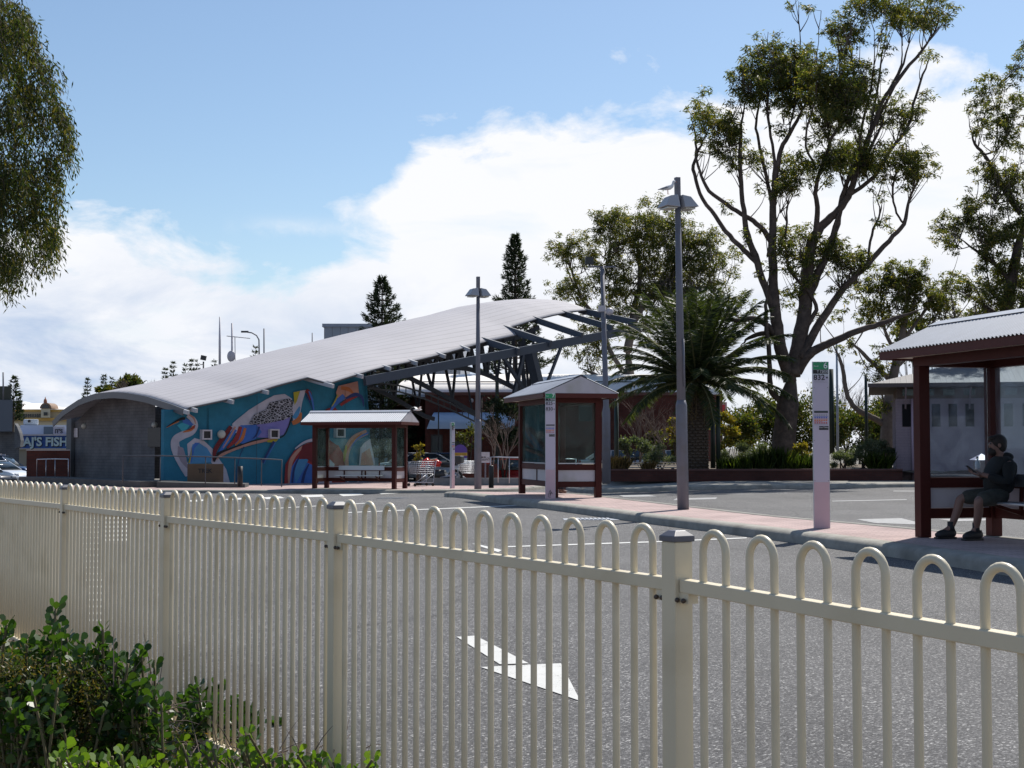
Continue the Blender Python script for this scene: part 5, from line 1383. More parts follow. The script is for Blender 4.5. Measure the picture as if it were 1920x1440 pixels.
car('red car half hidden behind the island shelter handrails', carpaint('red',(.35,.02,.015)), (P(960,900,74).x,74,-.75), R(4), grp='cars parked before the brick hall')
k = 0
for px, col_, nm in ((1160,(.7,.72,.75),'white'),(1215,(.3,.34,.4),'steel'),(1262,(.6,.62,.65),'silver')):
    car(['white car roof showing left of the palm behind grasses','steel grey car between the white car and the palm','silver car roof just left of the palm trunk'][k], carpaint(nm+'c',col_), (P(px,900,80).x,80,-.30), R(3), grp='cars beyond the planter'); k += 1
# motorcycle
def motorcycle():
    root = thing('motorcycle','red and black motorcycle parked behind the pale totem','motorcycle',tuple(P(824,905,56.5)),R(160))
    root.location.z = -.17
    for x in (-.68,.68):
        w = MB(); n=24
        w.tube([(x+.27*math.cos(2*math.pi*k/n),0,.31+.27*math.sin(2*math.pi*k/n)) for k in range(n+1)],.055,8); wo=w.obj('wheel',M_tyre,root)
        MB().lathe((0,0,0),[(.2,-.02),(.2,.02)],14).obj('rim',M_rim,wo); ro=wo.children[0]; ro.location=(x,0,.31); ro.rotation_euler=(R(90),0,0)
    MB().tube([(-.25,0,.45),(.1,0,.42),(.25,0,.5)],[.16,.2,.14],10).obj('engine',M_dark,root)
    MB().tube([(-.05,0,.82),(.15,0,.88),(.42,0,.84)],[.10,.16,.09],12).obj('fuel_tank',mat('bike_red',(.5,.02,.015),.25),root)
    MB().tube([(.45,0,.95),(.66,0,.85),(.8,0,.7)],[.16,.15,.05],12).obj('fairing',MATS['bike_red'],root)
    MB().tube([(-.85,0,.88),(-.5,0,.80),(-.1,0,.80)],[.05,.11,.10],10).obj('seat',M_black,root)
    f=MB(); 
    for s in (-1,1): f.tube([(.45,s*.1,.95),(.68,s*.1,.31)],.025,8); f.tube([(-.2,s*.1,.45),(-.68,s*.1,.31)],.025,8)
    f.obj('fork',M_alu,root)
    h=MB(); h.tube([(.25,-.36,1.05),(.42,-.1,1.0),(.42,.1,1.0),(.25,.36,1.05)],.02,8); h.obj('handlebar',M_dark,root)
    MB().tube([(-.1,.15,.3),(-.8,.18,.42)],[.04,.06],8).obj('exhaust',M_alu,root)
    b=MB(); b.box((-.82,0,1.02),(.35,.36,.28)); b.obj('top_box',M_dark,root,bevel=.04)
motorcycle()
def trolley(label, loc_, rz):
    root = thing('shopping_trolley', label, 'trolley', loc_, rz, 'shopping trolleys near the left shelter')
    b=MB(); r=.006
    def ring(z,x0,x1,w): b.tube([(x0,-w,z),(x1,-w,z),(x1,w,z),(x0,w,z),(x0,-w,z)],r,4)
    for k in range(7): 
        t=k/6; ring(.48+.47*t,-.40-.03*t,.38+.12*t,.22+.05*t)
    for k in range(12):
        t=k/11; x=-.40+.78*t; x2=-.43+.93*t
        for s in (-1,1): b.tube([(x,s*.22,.48),(x2,s*.27,.95)],r,4)
        b.tube([(x,-.22,.48),(x,.22,.48)],r,4)
    for k in range(6):
        y=-.22+.44*k/5
        b.tube([(.38,y,.48),(.50,y*1.2,.95)],r,4); b.tube([(-.40,y,.48),(-.43,y*1.2,.95)],r,4)
    b.obj('basket',M_alu,root)
    f=MB()
    for s in (-1,1): f.tube([(-.50,s*.27,1.0),(-.42,s*.25,.45),(-.38,s*.26,.15),(.42,s*.2,.15)],.014,8); f.tube([(-.40,s*.24,.46),(.1,s*.2,.16)],.012,8)
    f.obj('frame',M_alu,root)
    MB().tube([(-.50,-.27,1.0),(-.50,.27,1.0)],.02,8).obj('handle',M_red,root)
    for x in (-.38,.42):
        for s in (-1,1):
            w=MB().lathe((0,0,0),[(.02,-.015),(.06,-.015),(.06,.015),(.02,.015)],14).obj('wheel',M_tyre,root); w.location=(x,s*.23,.065); w.rotation_euler=(R(90),0,0)
    return root
q=P(790,914,54.6); trolley('chrome shopping trolley beside the left shelter post',(q.x,q.y,-.165),R(215))
q=P(876,905,56.5); trolley('shopping trolley by the low brick wall under the purple sign',(q.x,q.y,-.17),R(15))

# ------------------------------------------------------------------ vegetation
def leaf_mesh(name, C, DIR, L, W, m, parent=None, shape='diamond', seed=1, kind=None, jl=.35, fold=0):
    """C (n,3) centres, DIR (n,3) leaf axes; one small leaf-shaped face each"""
    g = np.random.default_rng(seed); n = len(C)
    if n == 0: return None
    DIR = DIR/np.maximum(1e-6, np.linalg.norm(DIR,axis=1))[:,None]
    r = g.normal(size=(n,3)); S = np.cross(DIR, r); S /= np.maximum(1e-6, np.linalg.norm(S,axis=1))[:,None]
    l = (L*(1+jl*g.uniform(-1,1,n)))[:,None]; w = (W*(1+jl*g.uniform(-1,1,n)))[:,None]
    U = np.cross(S, DIR)
    if shape == 'diamond':
        V = np.stack([C, C+DIR*l*.4+S*w*.5, C+DIR*l, C+DIR*l*.4-S*w*.5],1); k = 4
    elif shape == 'blade':
        V = np.stack([C-S*w*.5, C+S*w*.5, C+DIR*l*.6+S*w*.35, C+DIR*l+U*l*.12, C+DIR*l*.6-S*w*.35],1); k = 5
    else:   # obovate round leaf
        a = [(0,0),(.3,.28),(.62,.5),(.88,.38),(1,0),(.88,-.38),(.62,-.5),(.3,-.28)]
        V = np.stack([C+DIR*l*p+S*w*q+U*l*(.12*abs(q)) for p,q in a],1); k = 8
    me = bpy.data.meshes.new(name)
    me.vertices.add(n*k); me.vertices.foreach_set('co', V.reshape(-1).astype(np.float32))
    me.loops.add(n*k); me.loops.foreach_set('vertex_index', np.arange(n*k,dtype=np.int32))
    me.polygons.add(n); me.polygons.foreach_set('loop_start', np.arange(0,n*k,k,dtype=np.int32)); me.polygons.foreach_set('loop_total', np.full(n,k,dtype=np.int32))
    me.update(calc_edges=True); me.materials.append(m)
    o = bpy.data.objects.new(name, me); COL.objects.link(o); o.parent = parent
    if kind: o['kind'] = kind
    return o
M_gum = leaf_mat('gum_leaves', [(.035,.05,.018),(.06,.08,.026),(.09,.112,.035),(.15,.155,.048),(.24,.19,.07)], .58, .45, .4)
M_gumd = leaf_mat('gum_leaves_dark', [(.025,.045,.016),(.04,.065,.022),(.06,.08,.028),(.09,.09,.035)], .38, .4, .5)
M_willow = leaf_mat('weeping_leaves', [(.02,.034,.012),(.036,.054,.017),(.06,.075,.024),(.13,.105,.035)], .45, .55, .2)
M_pine = leaf_mat('pine_needles', [(.018,.032,.018),(.03,.045,.022),(.045,.06,.03)], .2, .6, .2)
M_palm = leaf_mat('palm_leaflets', [(.022,.036,.013),(.036,.055,.018),(.065,.08,.028)], .4, .45, .4)
M_bushd = leaf_mat('bush_dark', [(.03,.05,.015),(.05,.075,.02),(.09,.10,.025),(.15,.12,.03)], .4, .5, .3)
M_bushy = leaf_mat('bush_yellow', [(.08,.10,.02),(.16,.16,.03),(.30,.20,.03),(.10,.12,.02)], .45, .5, .3)
M_bushg = leaf_mat('bush_greygreen', [(.07,.10,.06),(.11,.14,.09),(.16,.18,.13)], .35, .5, .3)
M_grass = leaf_mat('grass_blades', [(.035,.06,.012),(.06,.10,.018),(.12,.16,.03)], .5, .45, .3)
M_drygrass = leaf_mat('dry_grass', [(.20,.13,.06),(.28,.19,.09),(.16,.12,.06)], .4, .6, .2)

def smoothline(pts, k=4):
    n = len(pts); out = []
    for i in range(n-1):
        p0,p1,p2,p3 = pts[max(0,i-1)],pts[i],pts[i+1],pts[min(n-1,i+2)]
        for j in range(k):
            t = j/k; out.append(.5*((2*p1)+(p2-p0)*t+(2*p0-5*p1+4*p2-p3)*t*t+(3*p1-p0-3*p2+p3)*t**3))
    out.append(pts[-1]); return out
def gum_tree(label, base, Y, limbs, clumps, bark, leaf, seed, dens=.42, leafsize=(.17,.042), depth=2.0, grp=None, nm='gum_tree', droop=.6, cat='tree'):
    """limbs: lists of (px,py,width_px); clumps: (px,py,r_px). Traced outlines get real depth: limbs spread in y."""
    rr = random.Random(seed); gg = np.random.default_rng(seed)
    o = P(base[0],base[1],Y); root = thing(nm, label, cat, tuple(o), group=grp)
    tr = MB(); nodes = []
    for li, limb in enumerate(limbs):
        # depth continues from the nearest existing node
        x0,y0,w0 = limb[0]
        if nodes:
            nn = min(nodes, key=lambda q:(q[0]-x0)**2+(q[1]-y0)**2); d0 = nn[2]
        else: d0 = 0
        slope = rr.uniform(-1,1)*depth/250 if li else 0
        pts = []; ws = []; L = 0; px_,py_ = x0,y0
        for x,y,w in limb:
            L += math.hypot(x-px_,y-py_); px_,py_ = x,y
            d = max(-depth*1.6,min(depth*1.6, d0 + slope*L)); pts.append(Vector((x,y,d))); ws.append(w)
        sp = smoothline(pts,4); m = len(sp)
        wl = [interp(i/(m-1)*(len(ws)-1), list(enumerate(ws))) for i in range(m)]
        wl = [w*(1 if i < m-5 else max(.35,1-.16*(i-(m-6)))) for i,w in enumerate(wl)]
        W = [P(p.x+rr.uniform(-1.3,1.3)*(1 if li else .3), p.y+rr.uniform(-1,1), Y+p.z)-o for p in sp]
        tr.tube(W, [max(.012,w*.5*(Y)/F) for w in wl], 9)
        nodes += [(p.x,p.y,p.z,w) for p,w in zip(sp,wl)]
    C = []; D_ = []
    for ci,(cx,cy,r) in enumerate(clumps):
        cand = [q for q in nodes if q[1] > cy-6] or nodes
        q = min(cand, key=lambda q:(q[0]-cx)**2+(q[1]-cy)**2 + (0 if q[3] < 14 else 500))
        dist = math.hypot(q[0]-cx,q[1]-cy)
        cd_ = max(-depth*1.8,min(depth*1.8, q[2] + rr.uniform(-1,1)*max(.4,min(depth,dist/60*depth*.8))))
        a = Vector((q[0],q[1],q[2])); b = Vector((cx,cy,cd_))
        mid = a.lerp(b,.5)+Vector((rr.uniform(-.12,.12)*dist, rr.uniform(0,.18)*dist, 0))
        sp = smoothline([a,mid,b],4); w1 = min(q[3]*.6, 2+r*.09)
        tr.tube([P(p.x,p.y,Y+p.z)-o for p in sp], [max(.008,(w1*(1-i/8*.65))*.5*Y/F) for i in range(len(sp))], 6)
        nodes += [(p.x,p.y,p.z,w1*.6) for p in sp[3:]]
        ns = max(6,int(13*(r/24)))
        for s in range(ns):
            th = rr.uniform(0,2*math.pi); rad = r*math.sqrt(rr.random())*1.45
            ex,ey,ed = cx+rad*math.cos(th), cy+rad*math.sin(th)*.85-2, cd_+rr.uniform(-1,1)*r*Y/F*.8
            if s % 3 == 0: tr.tube([P(b.x,b.y+r*.25,Y+b.z)-o, P((b.x+ex)/2+rr.uniform(-3,3),(b.y+ey)/2,Y+(b.z+ed)/2)-o, P(ex,ey,Y+ed)-o],[.013,.009,.005],4)
            sub = max(4.5,r*rr.uniform(.17,.38)); n = int(dens*sub*sub*3.1*1.0)
            cen = np.array(P(ex,ey,Y+ed)-o); sr = sub*Y/F
            pos = gg.normal(size=(n,3))*np.array([sr*.62,sr*.62,sr*.5]) + cen
            C.append(pos); dd = gg.normal(size=(n,3)); dd[:,2] = dd[:,2]*.6-droop; D_.append(dd)
    for _ in range(int(len(clumps)*1.6)):       # long fine twigs rising through the crown
        cx,cy,r = rr.choice(clumps); q = min(nodes, key=lambda q:(q[0]-cx+rr.uniform(-30,30))**2+(q[1]-cy-45)**2)
        a = Vector((q[0],q[1],q[2])); b = Vector((cx+rr.uniform(-r,r),cy-rr.uniform(0,r*1.2),q[2]+rr.uniform(-.8,.8)))
        if (b-a).length > 110: continue
        mid = a.lerp(b,.5)+Vector((rr.uniform(-6,6),rr.uniform(-4,8),0)); sp = smoothline([a,mid,b],4)
        tr.tube([P(p.x,p.y,Y+p.z)-o for p in sp],[(2.3*(1-i/10))*.5*Y/F for i in range(len(sp))],4)
    tr.obj('trunk', bark, root, fixn=False)
    leaf_mesh('crown', np.concatenate(C), np.concatenate(D_), leafsize[0], leafsize[1], leaf, root, seed=seed)
    return root
Z6 = lambda l: [(1200+x/2.571, y/2.571, r/2.571) for x,y,r in l]
big_limbs = [
 [(1466,888,58),(1470,840,46),(1474,790,42),(1480,745,42),(1486,700,44)],
 [(1482,715,26),(1464,650,24),(1456,600,22),(1451,540,18),(1449,470,16),(1449,420,14),(1452,350,12),(1462,290,9),(1478,255,8),(1500,215,6),(1522,165,4)],
 [(1486,705,32),(1498,650,30),(1508,590,27),(1514,520,24),(1520,460,20),(1540,425,17),(1566,400,15),(1590,368,13),(1606,322,12),(1622,275,11),(1640,232,9),(1655,190,8),(1695,135,7),(1738,82,5),(1765,40,3)],
 [(1456,600,14),(1436,540,14),(1416,480,13),(1400,430,11),(1393,380,9),(1388,300,8),(1390,235,6),(1402,170,4)],
 [(1418,492,11),(1395,468,10),(1368,442,9),(1340,405,8),(1312,362,7),(1300,318,7),(1305,288,5),(1302,245,4),(1291,205,2.5)],
 [(1452,460,11),(1425,425,10),(1398,405,9),(1365,385,8),(1330,358,7),(1312,320,5),(1306,290,5),(1318,265,4),(1334,235,3)],
 [(1449,400,8),(1437,330,7),(1428,290,6),(1418,240,5),(1424,190,4),(1432,130,3),(1440,60,2)],
 [(1440,480,7),(1448,430,6),(1462,400,5)],
 [(1450,350,8),(1452,300,6),(1442,240,5),(1440,180,4),(1445,120,3)],
 [(1590,368,8),(1640,330,8),(1672,278,7),(1702,240,6),(1716,182,5),(1735,128,4),(1746,100,3)],
 [(1528,455,12),(1532,400,10),(1530,350,8),(1545,300,7),(1562,255,6),(1578,230,5),(1576,170,4),(1572,90,3)],
 [(1552,470,14),(1570,420,12),(1580,370,10),(1598,320,8),(1625,290,7),(1650,240,5),(1662,200,4)],
 [(1514,560,18),(1540,500,15),(1556,455,13),(1572,400,10)],
 [(1494,698,20),(1513,668,19),(1535,652,16),(1557,643,15),(1606,622,12),(1650,608,10),(1694,592,7),(1735,578,4)],
 [(1500,672,18),(1530,618,16),(1570,556,13),(1600,522,12),(1628,494,11),(1667,451,9),(1694,420,8),(1704,375,5),(1725,335,4),(1735,318,3)],
 [(1628,494,5),(1634,440,5),(1650,400,4),(1640,360,3)],
 [(1694,420,4),(1678,390,4),(1675,340,4),(1690,300,3)],
 [(1462,640,12),(1440,612,11),(1415,597,10),(1385,601,9),(1340,596,6),(1320,595,4)],
 [(1460,640,10),(1436,624,10),(1405,634,8),(1388,648,5)],
 [(1474,760,12),(1448,735,12),(1444,700,9),(1441,655,9),(1436,610,8),(1437,560,6),(1442,520,5)],
 [(1508,620,9),(1530,580,8),(1515,545,6),(1482,510,6),(1474,470,5),(1475,400,4),(1478,370,3)],
 [(1640,232,5),(1668,180,5),(1700,100,4),(1712,40,3)], [(1624,272,6),(1640,200,5),(1652,120,4),(1662,50,3)], [(1578,230,4),(1600,150,4),(1592,80,3),(1590,40,2)],
 [(1655,190,4),(1690,120,4),(1690,60,3)], [(1606,322,5),(1618,230,5),(1636,150,4),(1640,60,3)],
 [(1527,311,5),(1510,260,4),(1530,180,3),(1532,100,2),(1540,20,1.5)], [(1478,255,3),(1497,140,3),(1500,60,2),(1485,12,1.5)],
]
big_clumps = Z6([(345,520,70),(350,600,80),(430,700,64),(520,760,55),(600,230,60),(560,300,65),(620,360,92),(700,300,80),(760,330,80),(780,240,44),(520,430,66),(620,440,90),(700,430,90),(720,500,75),(690,600,48),(850,300,48),(880,440,88),(960,380,88),(1020,430,80),(960,470,86),(900,580,72),(1040,510,74),(1130,400,56),(1000,180,54),(960,250,48),(1010,60,50),(1100,35,68),(1200,40,78),(1300,45,80),(1390,50,78),(1480,75,50),(1150,200,42),(1180,250,38),(1230,540,76),(1160,560,52),(1380,480,34),(1400,280,28),(1280,580,44),(850,650,48),(740,820,64),(840,800,78),(930,780,78),(1000,770,86),(1080,760,78),(1180,770,88),(1280,740,72),(1340,790,72),(1400,830,40),(1230,850,68),(620,900,44),(720,900,56),(680,940,38),(440,1000,34),(600,1110,34),(1160,1090,44),(1150,940,34),(740,1150,70),(760,1230,78),(850,1220,70),(920,1250,70),(950,1170,40),(1000,1280,60),(740,1350,66),(1050,1240,36),(600,1300,36),(740,20,30),(820,40,18),(530,800,40),(400,640,40),(1390,270,22),(500,1150,30),(1060,1290,30)])
big_clumps += [(1500,560,22),(1545,590,16),(1430,300,14),(1470,560,14),(1610,530,14),(1575,540,16)]
def lobes(L, seed, rmin=11, rmax=19, k=.0026):
    r_=random.Random(seed); out=[]
    for cx,cy,a,b in L:
        for _ in range(int(a*b*3.14*k)):
            th=r_.uniform(0,6.283); q=math.sqrt(r_.random()); out.append((cx+a*q*math.cos(th),cy+b*q*math.sin(th),r_.uniform(rmin,rmax)))
    return out
big_clumps += lobes([(1337,240,42,52),(1375,285,24,26),(1450,140,72,52),(1500,150,40,60),(1570,150,50,60),(1600,195,50,40),(1560,230,40,30),(1690,25,95,26),(1600,50,40,40),(1685,215,38,26),(1480,335,40,22),(1545,300,44,26),(1620,300,66,30),(1700,310,50,26),(1500,465,40,34),(1560,480,40,26),(1600,495,34,18)], 5)
gum_tree('tallest spreading dark-barked gum tree right of the tall lamp post', (1466,885), 54, big_limbs, big_clumps, M_bark, M_gum, 11, dens=.28, depth=2.2)
mid_limbs = [[(1168,893,26),(1171,820,22),(1176,760,20),(1180,700,22),(1176,650,20)],[(1177,660,17),(1190,600,15),(1215,560,13),(1245,530,11),(1262,510,8)],[(1176,660,14),(1186,590,12),(1200,530,9),(1195,470,7),(1180,430,5)],
 [(1173,700,10),(1150,670,9),(1120,600,7),(1090,560,5),(1070,540,4)],[(1172,820,9),(1195,795,9),(1215,770,8),(1240,745,6)],[(1169,720,9),(1140,715,8),(1110,700,7),(1085,690,4)],[(1170,740,8),(1140,735,7),(1120,725,5)],
 [(1245,530,8),(1290,490,7),(1330,460,5)],[(1215,560,9),(1270,545,8),(1330,540,6),(1370,555,4)],[(1262,510,6),(1280,450,5),(1270,420,4)],[(1090,560,4),(1070,500,4),(1060,470,3)],[(1330,540,5),(1380,590,5),(1420,630,4)]]
mid_clumps = [(1050,460,18),(1066,472,20),(1095,470,22),(1125,425,24),(1150,412,24),(1190,405,28),(1235,402,28),(1215,430,30),(1275,415,26),(1310,440,24),(1335,455,24),(1355,475,24),(1378,495,22),(1105,500,26),(1150,470,32),(1195,455,36),(1245,462,38),(1295,485,36),(1335,510,30),(1040,540,16),(1070,545,22),(1105,550,26),(1140,520,26),(1170,525,32),(1215,515,36),(1265,525,36),(1310,545,32),(1365,560,24),(1180,570,26),(1230,575,30),(1285,580,26),(1080,640,24),(1060,655,16),(1110,625,22),(1120,665,26),(1092,682,16),(1390,575,20),(1345,585,20),(1130,590,20),(1150,620,16),(1405,600,14),(1090,590,16),(1320,590,20),(1210,620,16),(1240,640,14),(1380,640,12)]
mid_clumps += lobes([(1150,440,45,40),(1230,430,60,40),(1310,480,60,50),(1200,500,80,50),(1290,560,80,40),(1100,540,60,30),(1110,640,34,36),(1075,470,40,24),(1180,580,50,30)], 6, k=.0022)
gum_tree('broad gum tree behind the tip of the curved roof', (1168,893), 88, mid_limbs, mid_clumps, M_barkl, M_gum, 23, dens=.36, depth=2.6, leafsize=(.21,.055))
r_limbs = [[(1866,890,34),(1868,780,30),(1874,690,28),(1885,600,24),(1898,520,20),(1912,450,16),(1935,380,12)],[(1905,485,12),(1920,420,10),(1945,330,8),(1960,230,5)],[(1915,400,12),(1895,375,11),(1870,330,9),(1845,290,7),(1825,262,5),(1815,215,3)],
 [(1898,530,10),(1870,500,8),(1830,470,6),(1790,440,4)],[(1890,570,9),(1860,548,7),(1850,500,5)],[(1912,445,8),(1875,443,7),(1850,442,5)],[(1885,600,10),(1840,570,8),(1800,545,5)],[(1880,650,10),(1925,560,9),(1980,480,6)],[(1876,690,9),(1840,640,8),(1790,600,5)]]
r_clumps = [(1830,168,18),(1855,165,22),(1885,150,22),(1912,125,20),(1845,195,18),(1870,215,22),(1840,235,18),(1902,210,24),(1885,265,30),(1915,300,28),(1860,300,20),(1848,330,22),(1890,345,30),(1830,372,20),(1905,372,24),(1765,432,22),(1790,420,22),(1825,412,28),(1860,420,30),(1895,425,32),(1920,440,26),(1785,460,18),(1850,455,26),(1820,395,20),(1870,490,24),(1905,500,28),(1850,520,20),(1880,545,28),(1915,560,30),(1820,540,20),(1850,575,22),(1895,600,24),(1830,600,16),(1940,200,30),(1960,300,34),(1950,400,34),(1960,500,34),(1945,110,28),(2000,250,34),(2000,400,34)]
r_clumps += lobes([(1830,430,85,32),(1850,540,95,50),(1890,330,40,60),(1860,220,50,50)], 8, k=.0012)
gum_tree('gum tree leaning in from the right edge above the shelter roof', (1866,893), 60, r_limbs, r_clumps, M_bark, M_gum, 31, dens=.34, depth=2.2, leafsize=(.18,.045))
s_limbs = [[(1663,868,30),(1664,810,26),(1668,750,22),(1676,700,18),(1690,640,13),(1700,580,9),(1705,540,6)],[(1664,800,13),(1640,785,12),(1610,770,11),(1590,745,9),(1582,705,8),(1573,670,6),(1560,640,4)],[(1672,715,10),(1645,690,8),(1610,655,7),(1580,630,5)],[(1682,670,8),(1660,620,7),(1650,570,5)],[(1690,640,7),(1730,590,6),(1760,550,4)],[(1680,690,7),(1720,650,6),(1740,610,4)],[(1663,835,8),(1632,838,8),(1600,800,4)]]
s_clumps = [(1645,520,18),(1665,510,18),(1690,508,22),(1715,512,22),(1738,525,18),(1612,545,16),(1635,545,20),(1660,545,24),(1690,545,26),(1722,548,24),(1605,575,14),(1640,575,20),(1680,580,24),(1715,580,22),(1745,560,18),(1765,540,20),(1785,530,20),(1650,610,16),(1690,612,16),(1620,600,12),(1580,592,12),(1755,600,16),(1570,660,12),(1650,665,14),(1655,690,18),(1640,700,14),(1600,650,12),(1625,690,12),(1780,580,20),(1800,610,18),(1660,760,10)]
s_clumps += lobes([(1690,540,80,34),(1760,570,50,40),(1650,600,40,24)], 9, k=.0016)
gum_tree('smaller pale gum with low twisting limb behind the 832 totem', (1663,872), 63, s_limbs, s_clumps, M_barkl, M_gum, 41, dens=.40, depth=2.0, leafsize=(.18,.048))

# weeping tree filling the top left corner: trunk stands outside the frame
def weeping():
    Y = 26; o = P(-150,880,Y); o.z = -.1; root = thing('weeping_tree','weeping narrow-leaved gum filling the top left corner','tree',tuple(o))
    rr = random.Random(5); gg = np.random.default_rng(5); tr = MB()
    tr.tube([P(-150,890,Y)-o,P(-155,700,Y)-o,P(-140,500,Y)-o,P(-120,300,Y+.3)-o,P(-110,120,Y)-o,P(-90,-60,Y)-o],[.28,.24,.20,.14,.09,.04],10)
    edge = [(-60,20),(0,25),(60,85),(105,110),(140,140),(160,100),(250,146),(300,142),(350,128),(400,122),(450,132),(480,112),(520,70),(560,14),(600,-40)]
    C=[];D_=[]
    def xe(y): return interp(y,[(a,b) for a,b in [(-60,0),(0,22),(30,40),(60,72),(100,80),(130,92),(150,128),(200,118),(250,140),(290,142),(330,124),(380,116),(430,104),(460,128),(500,72),(540,34),(575,4),(620,-60)]])
    for i in range(900):
        y = rr.uniform(-60,515); x = xe(y+20) - 330*rr.random()**1.35 - 4
        if x < -330: continue
        dep = rr.uniform(-1.7,1.7)*(1 if x<60 else .6)
        L = rr.uniform(25,75); ln = []
        px,py = x - rr.uniform(5,25), y-rr.uniform(0,15); k = 6
        for j in range(k+1):
            t=j/k; ln.append(P(px+(x-px)*t**.6 + 3*math.sin(t*3+i), py+L*t*t*.9+L*.1*t, Y+dep)-o)
        tr.tube(ln,[.008-.001*j for j in range(k+1)],4)
        if i%9==0: 
            b0 = P(-140+rr.uniform(-8,8), y+150, Y)-o; tr.tube([b0, b0.lerp(ln[0],.5)+Vector((0,rr.uniform(-.4,.4),.3)), ln[0]],[.028,.016,.006],5)
        n = int(52*(L/50)); 
        for q in range(n):
            t = rr.random()*k; a=int(t); p = ln[a].lerp(ln[min(k,a+1)],t-a)
            C.append(np.array(p)+gg.normal(size=3)*.075); D_.append(gg.normal(size=3)*np.array([.55,.55,.4])+np.array([.1,0,-1.0]))
    tr.obj('trunk',M_bark,root,fixn=False)
    leaf_mesh('crown',np.array(C),np.array(D_),.13,.027,M_willow,root,seed=3)
    # upper left fill
weeping()

def norfolk(label, px, ytop, ybase, Y, wpx, levels, sparse=0, lo=0, seed=1, near=True, grp=None):
    rr = random.Random(seed); gg = np.random.default_rng(seed)
    o = P(px,ybase,Y); H = P(px,ytop,Y).z-o.z; Wm = wpx*Y/F
    root = thing('norfolk_pine', label, 'tree', tuple(o), group=grp)
    tr = MB().tube([(0,0,0),(0,0,H*.5),(0,0,H)],[.014*H+.03,.008*H+.03,.02],8)
    C=[];D_=[]
    for i in range(levels):
        t = i/(levels-1); z = H*(lo+(1-lo)*t)*.985; rad = Wm*((1-t)**.75)*(rr.uniform(.6,1.12) if near else rr.uniform(.82,1.08))+.12
        if sparse and rr.random() < sparse and t < .5: rad *= .8
        nb = 6 if near else 5; ph = rr.uniform(0,6.28)
        for b in range(nb):
            if rr.random() < .1: continue
            a = ph+2*math.pi*b/nb+rr.uniform(-.2,.2); L = rad*rr.uniform(.75,1.12)
            d = Vector((math.cos(a),math.sin(a),0)); pts=[]
            up = rr.uniform(.15,.5) if near else rr.uniform(.05,.28)
            for j in range(5):
                s=j/4; pts.append(Vector((0,0,z))+d*L*s+Vector((0,0,L*up*s*s - L*.06*s)))
            tr.tube(pts,[.008*H*.35*(1-j/5)+.01 for j in range(5)],4)
            n = int((300 if near else 26)*max(.25,L/Wm)*(1-.6*sparse*(t<.55)))
            for q in range(n):
                s = (rr.random()**.55) if not (sparse and t<.5) else .55+.45*rr.random()
                p = Vector((0,0,z))+d*L*s+Vector((0,0,L*up*s*s-L*.06*s))
                side = Vector((-d.y,d.x,0))*rr.uniform(-1,1)*L*.22*(1.15-s)
                C.append(np.array(p+side+Vector((0,0,rr.uniform(-.06,.16)*(1.6 if near else 1))))); D_.append(np.array(d)*rr.uniform(.2,1)+np.array(side)*1.5/max(L,.1)+np.array([rr.uniform(-.3,.3),rr.uniform(-.3,.3),rr.uniform(-.15,.8)]))
    tr.obj('trunk',M_bark,root,fixn=False)
    leaf_mesh('foliage',np.array(C),np.array(D_),(.26 if near else .55),(.055 if near else .16),M_pine,root,seed=seed)
    return root
norfolk('bushy dark pine rising behind the curved roof next to the grey shed',715,524,893,86,104,30,0,.10,3)
norfolk('tall narrow pine with bare lower branches behind the roof crest',966,442,893,92,84,36,.35,.12,8)
k=0
DL = ['lone small pine by the roof of the heritage hotel','first tiny far pine right of the hotel, above the left end of the roof','tiny far pine beside a dark round tree above the roof','faint tiny far pine close right of its taller neighbour','far pine just left of the paired far pines','tallest of the far pines left of the floodlight','far pine third left of the floodlight','far pine second left of the floodlight','far pine nearest left of the floodlight','tiny far pine between the floodlight and plain mast','far pine below the curved-arm street lamp']
for px,yt,Y,w in ((24,709,170,17),(162,711,240,11),(193,703,240,11),(208,709,260,7),(275,700,260,8),(308,691,250,8),(323,679,240,10),(346,684,240,9),(357,675,250,9),(368,675,250,9),(400,676,260,6),(477,650,200,9)):
    if px==275: continue
    norfolk(DL[k],px,yt,858 if px>50 else 850,Y,w,13,0,.45,50+k,False,'distant pines along the skyline'); k+=1

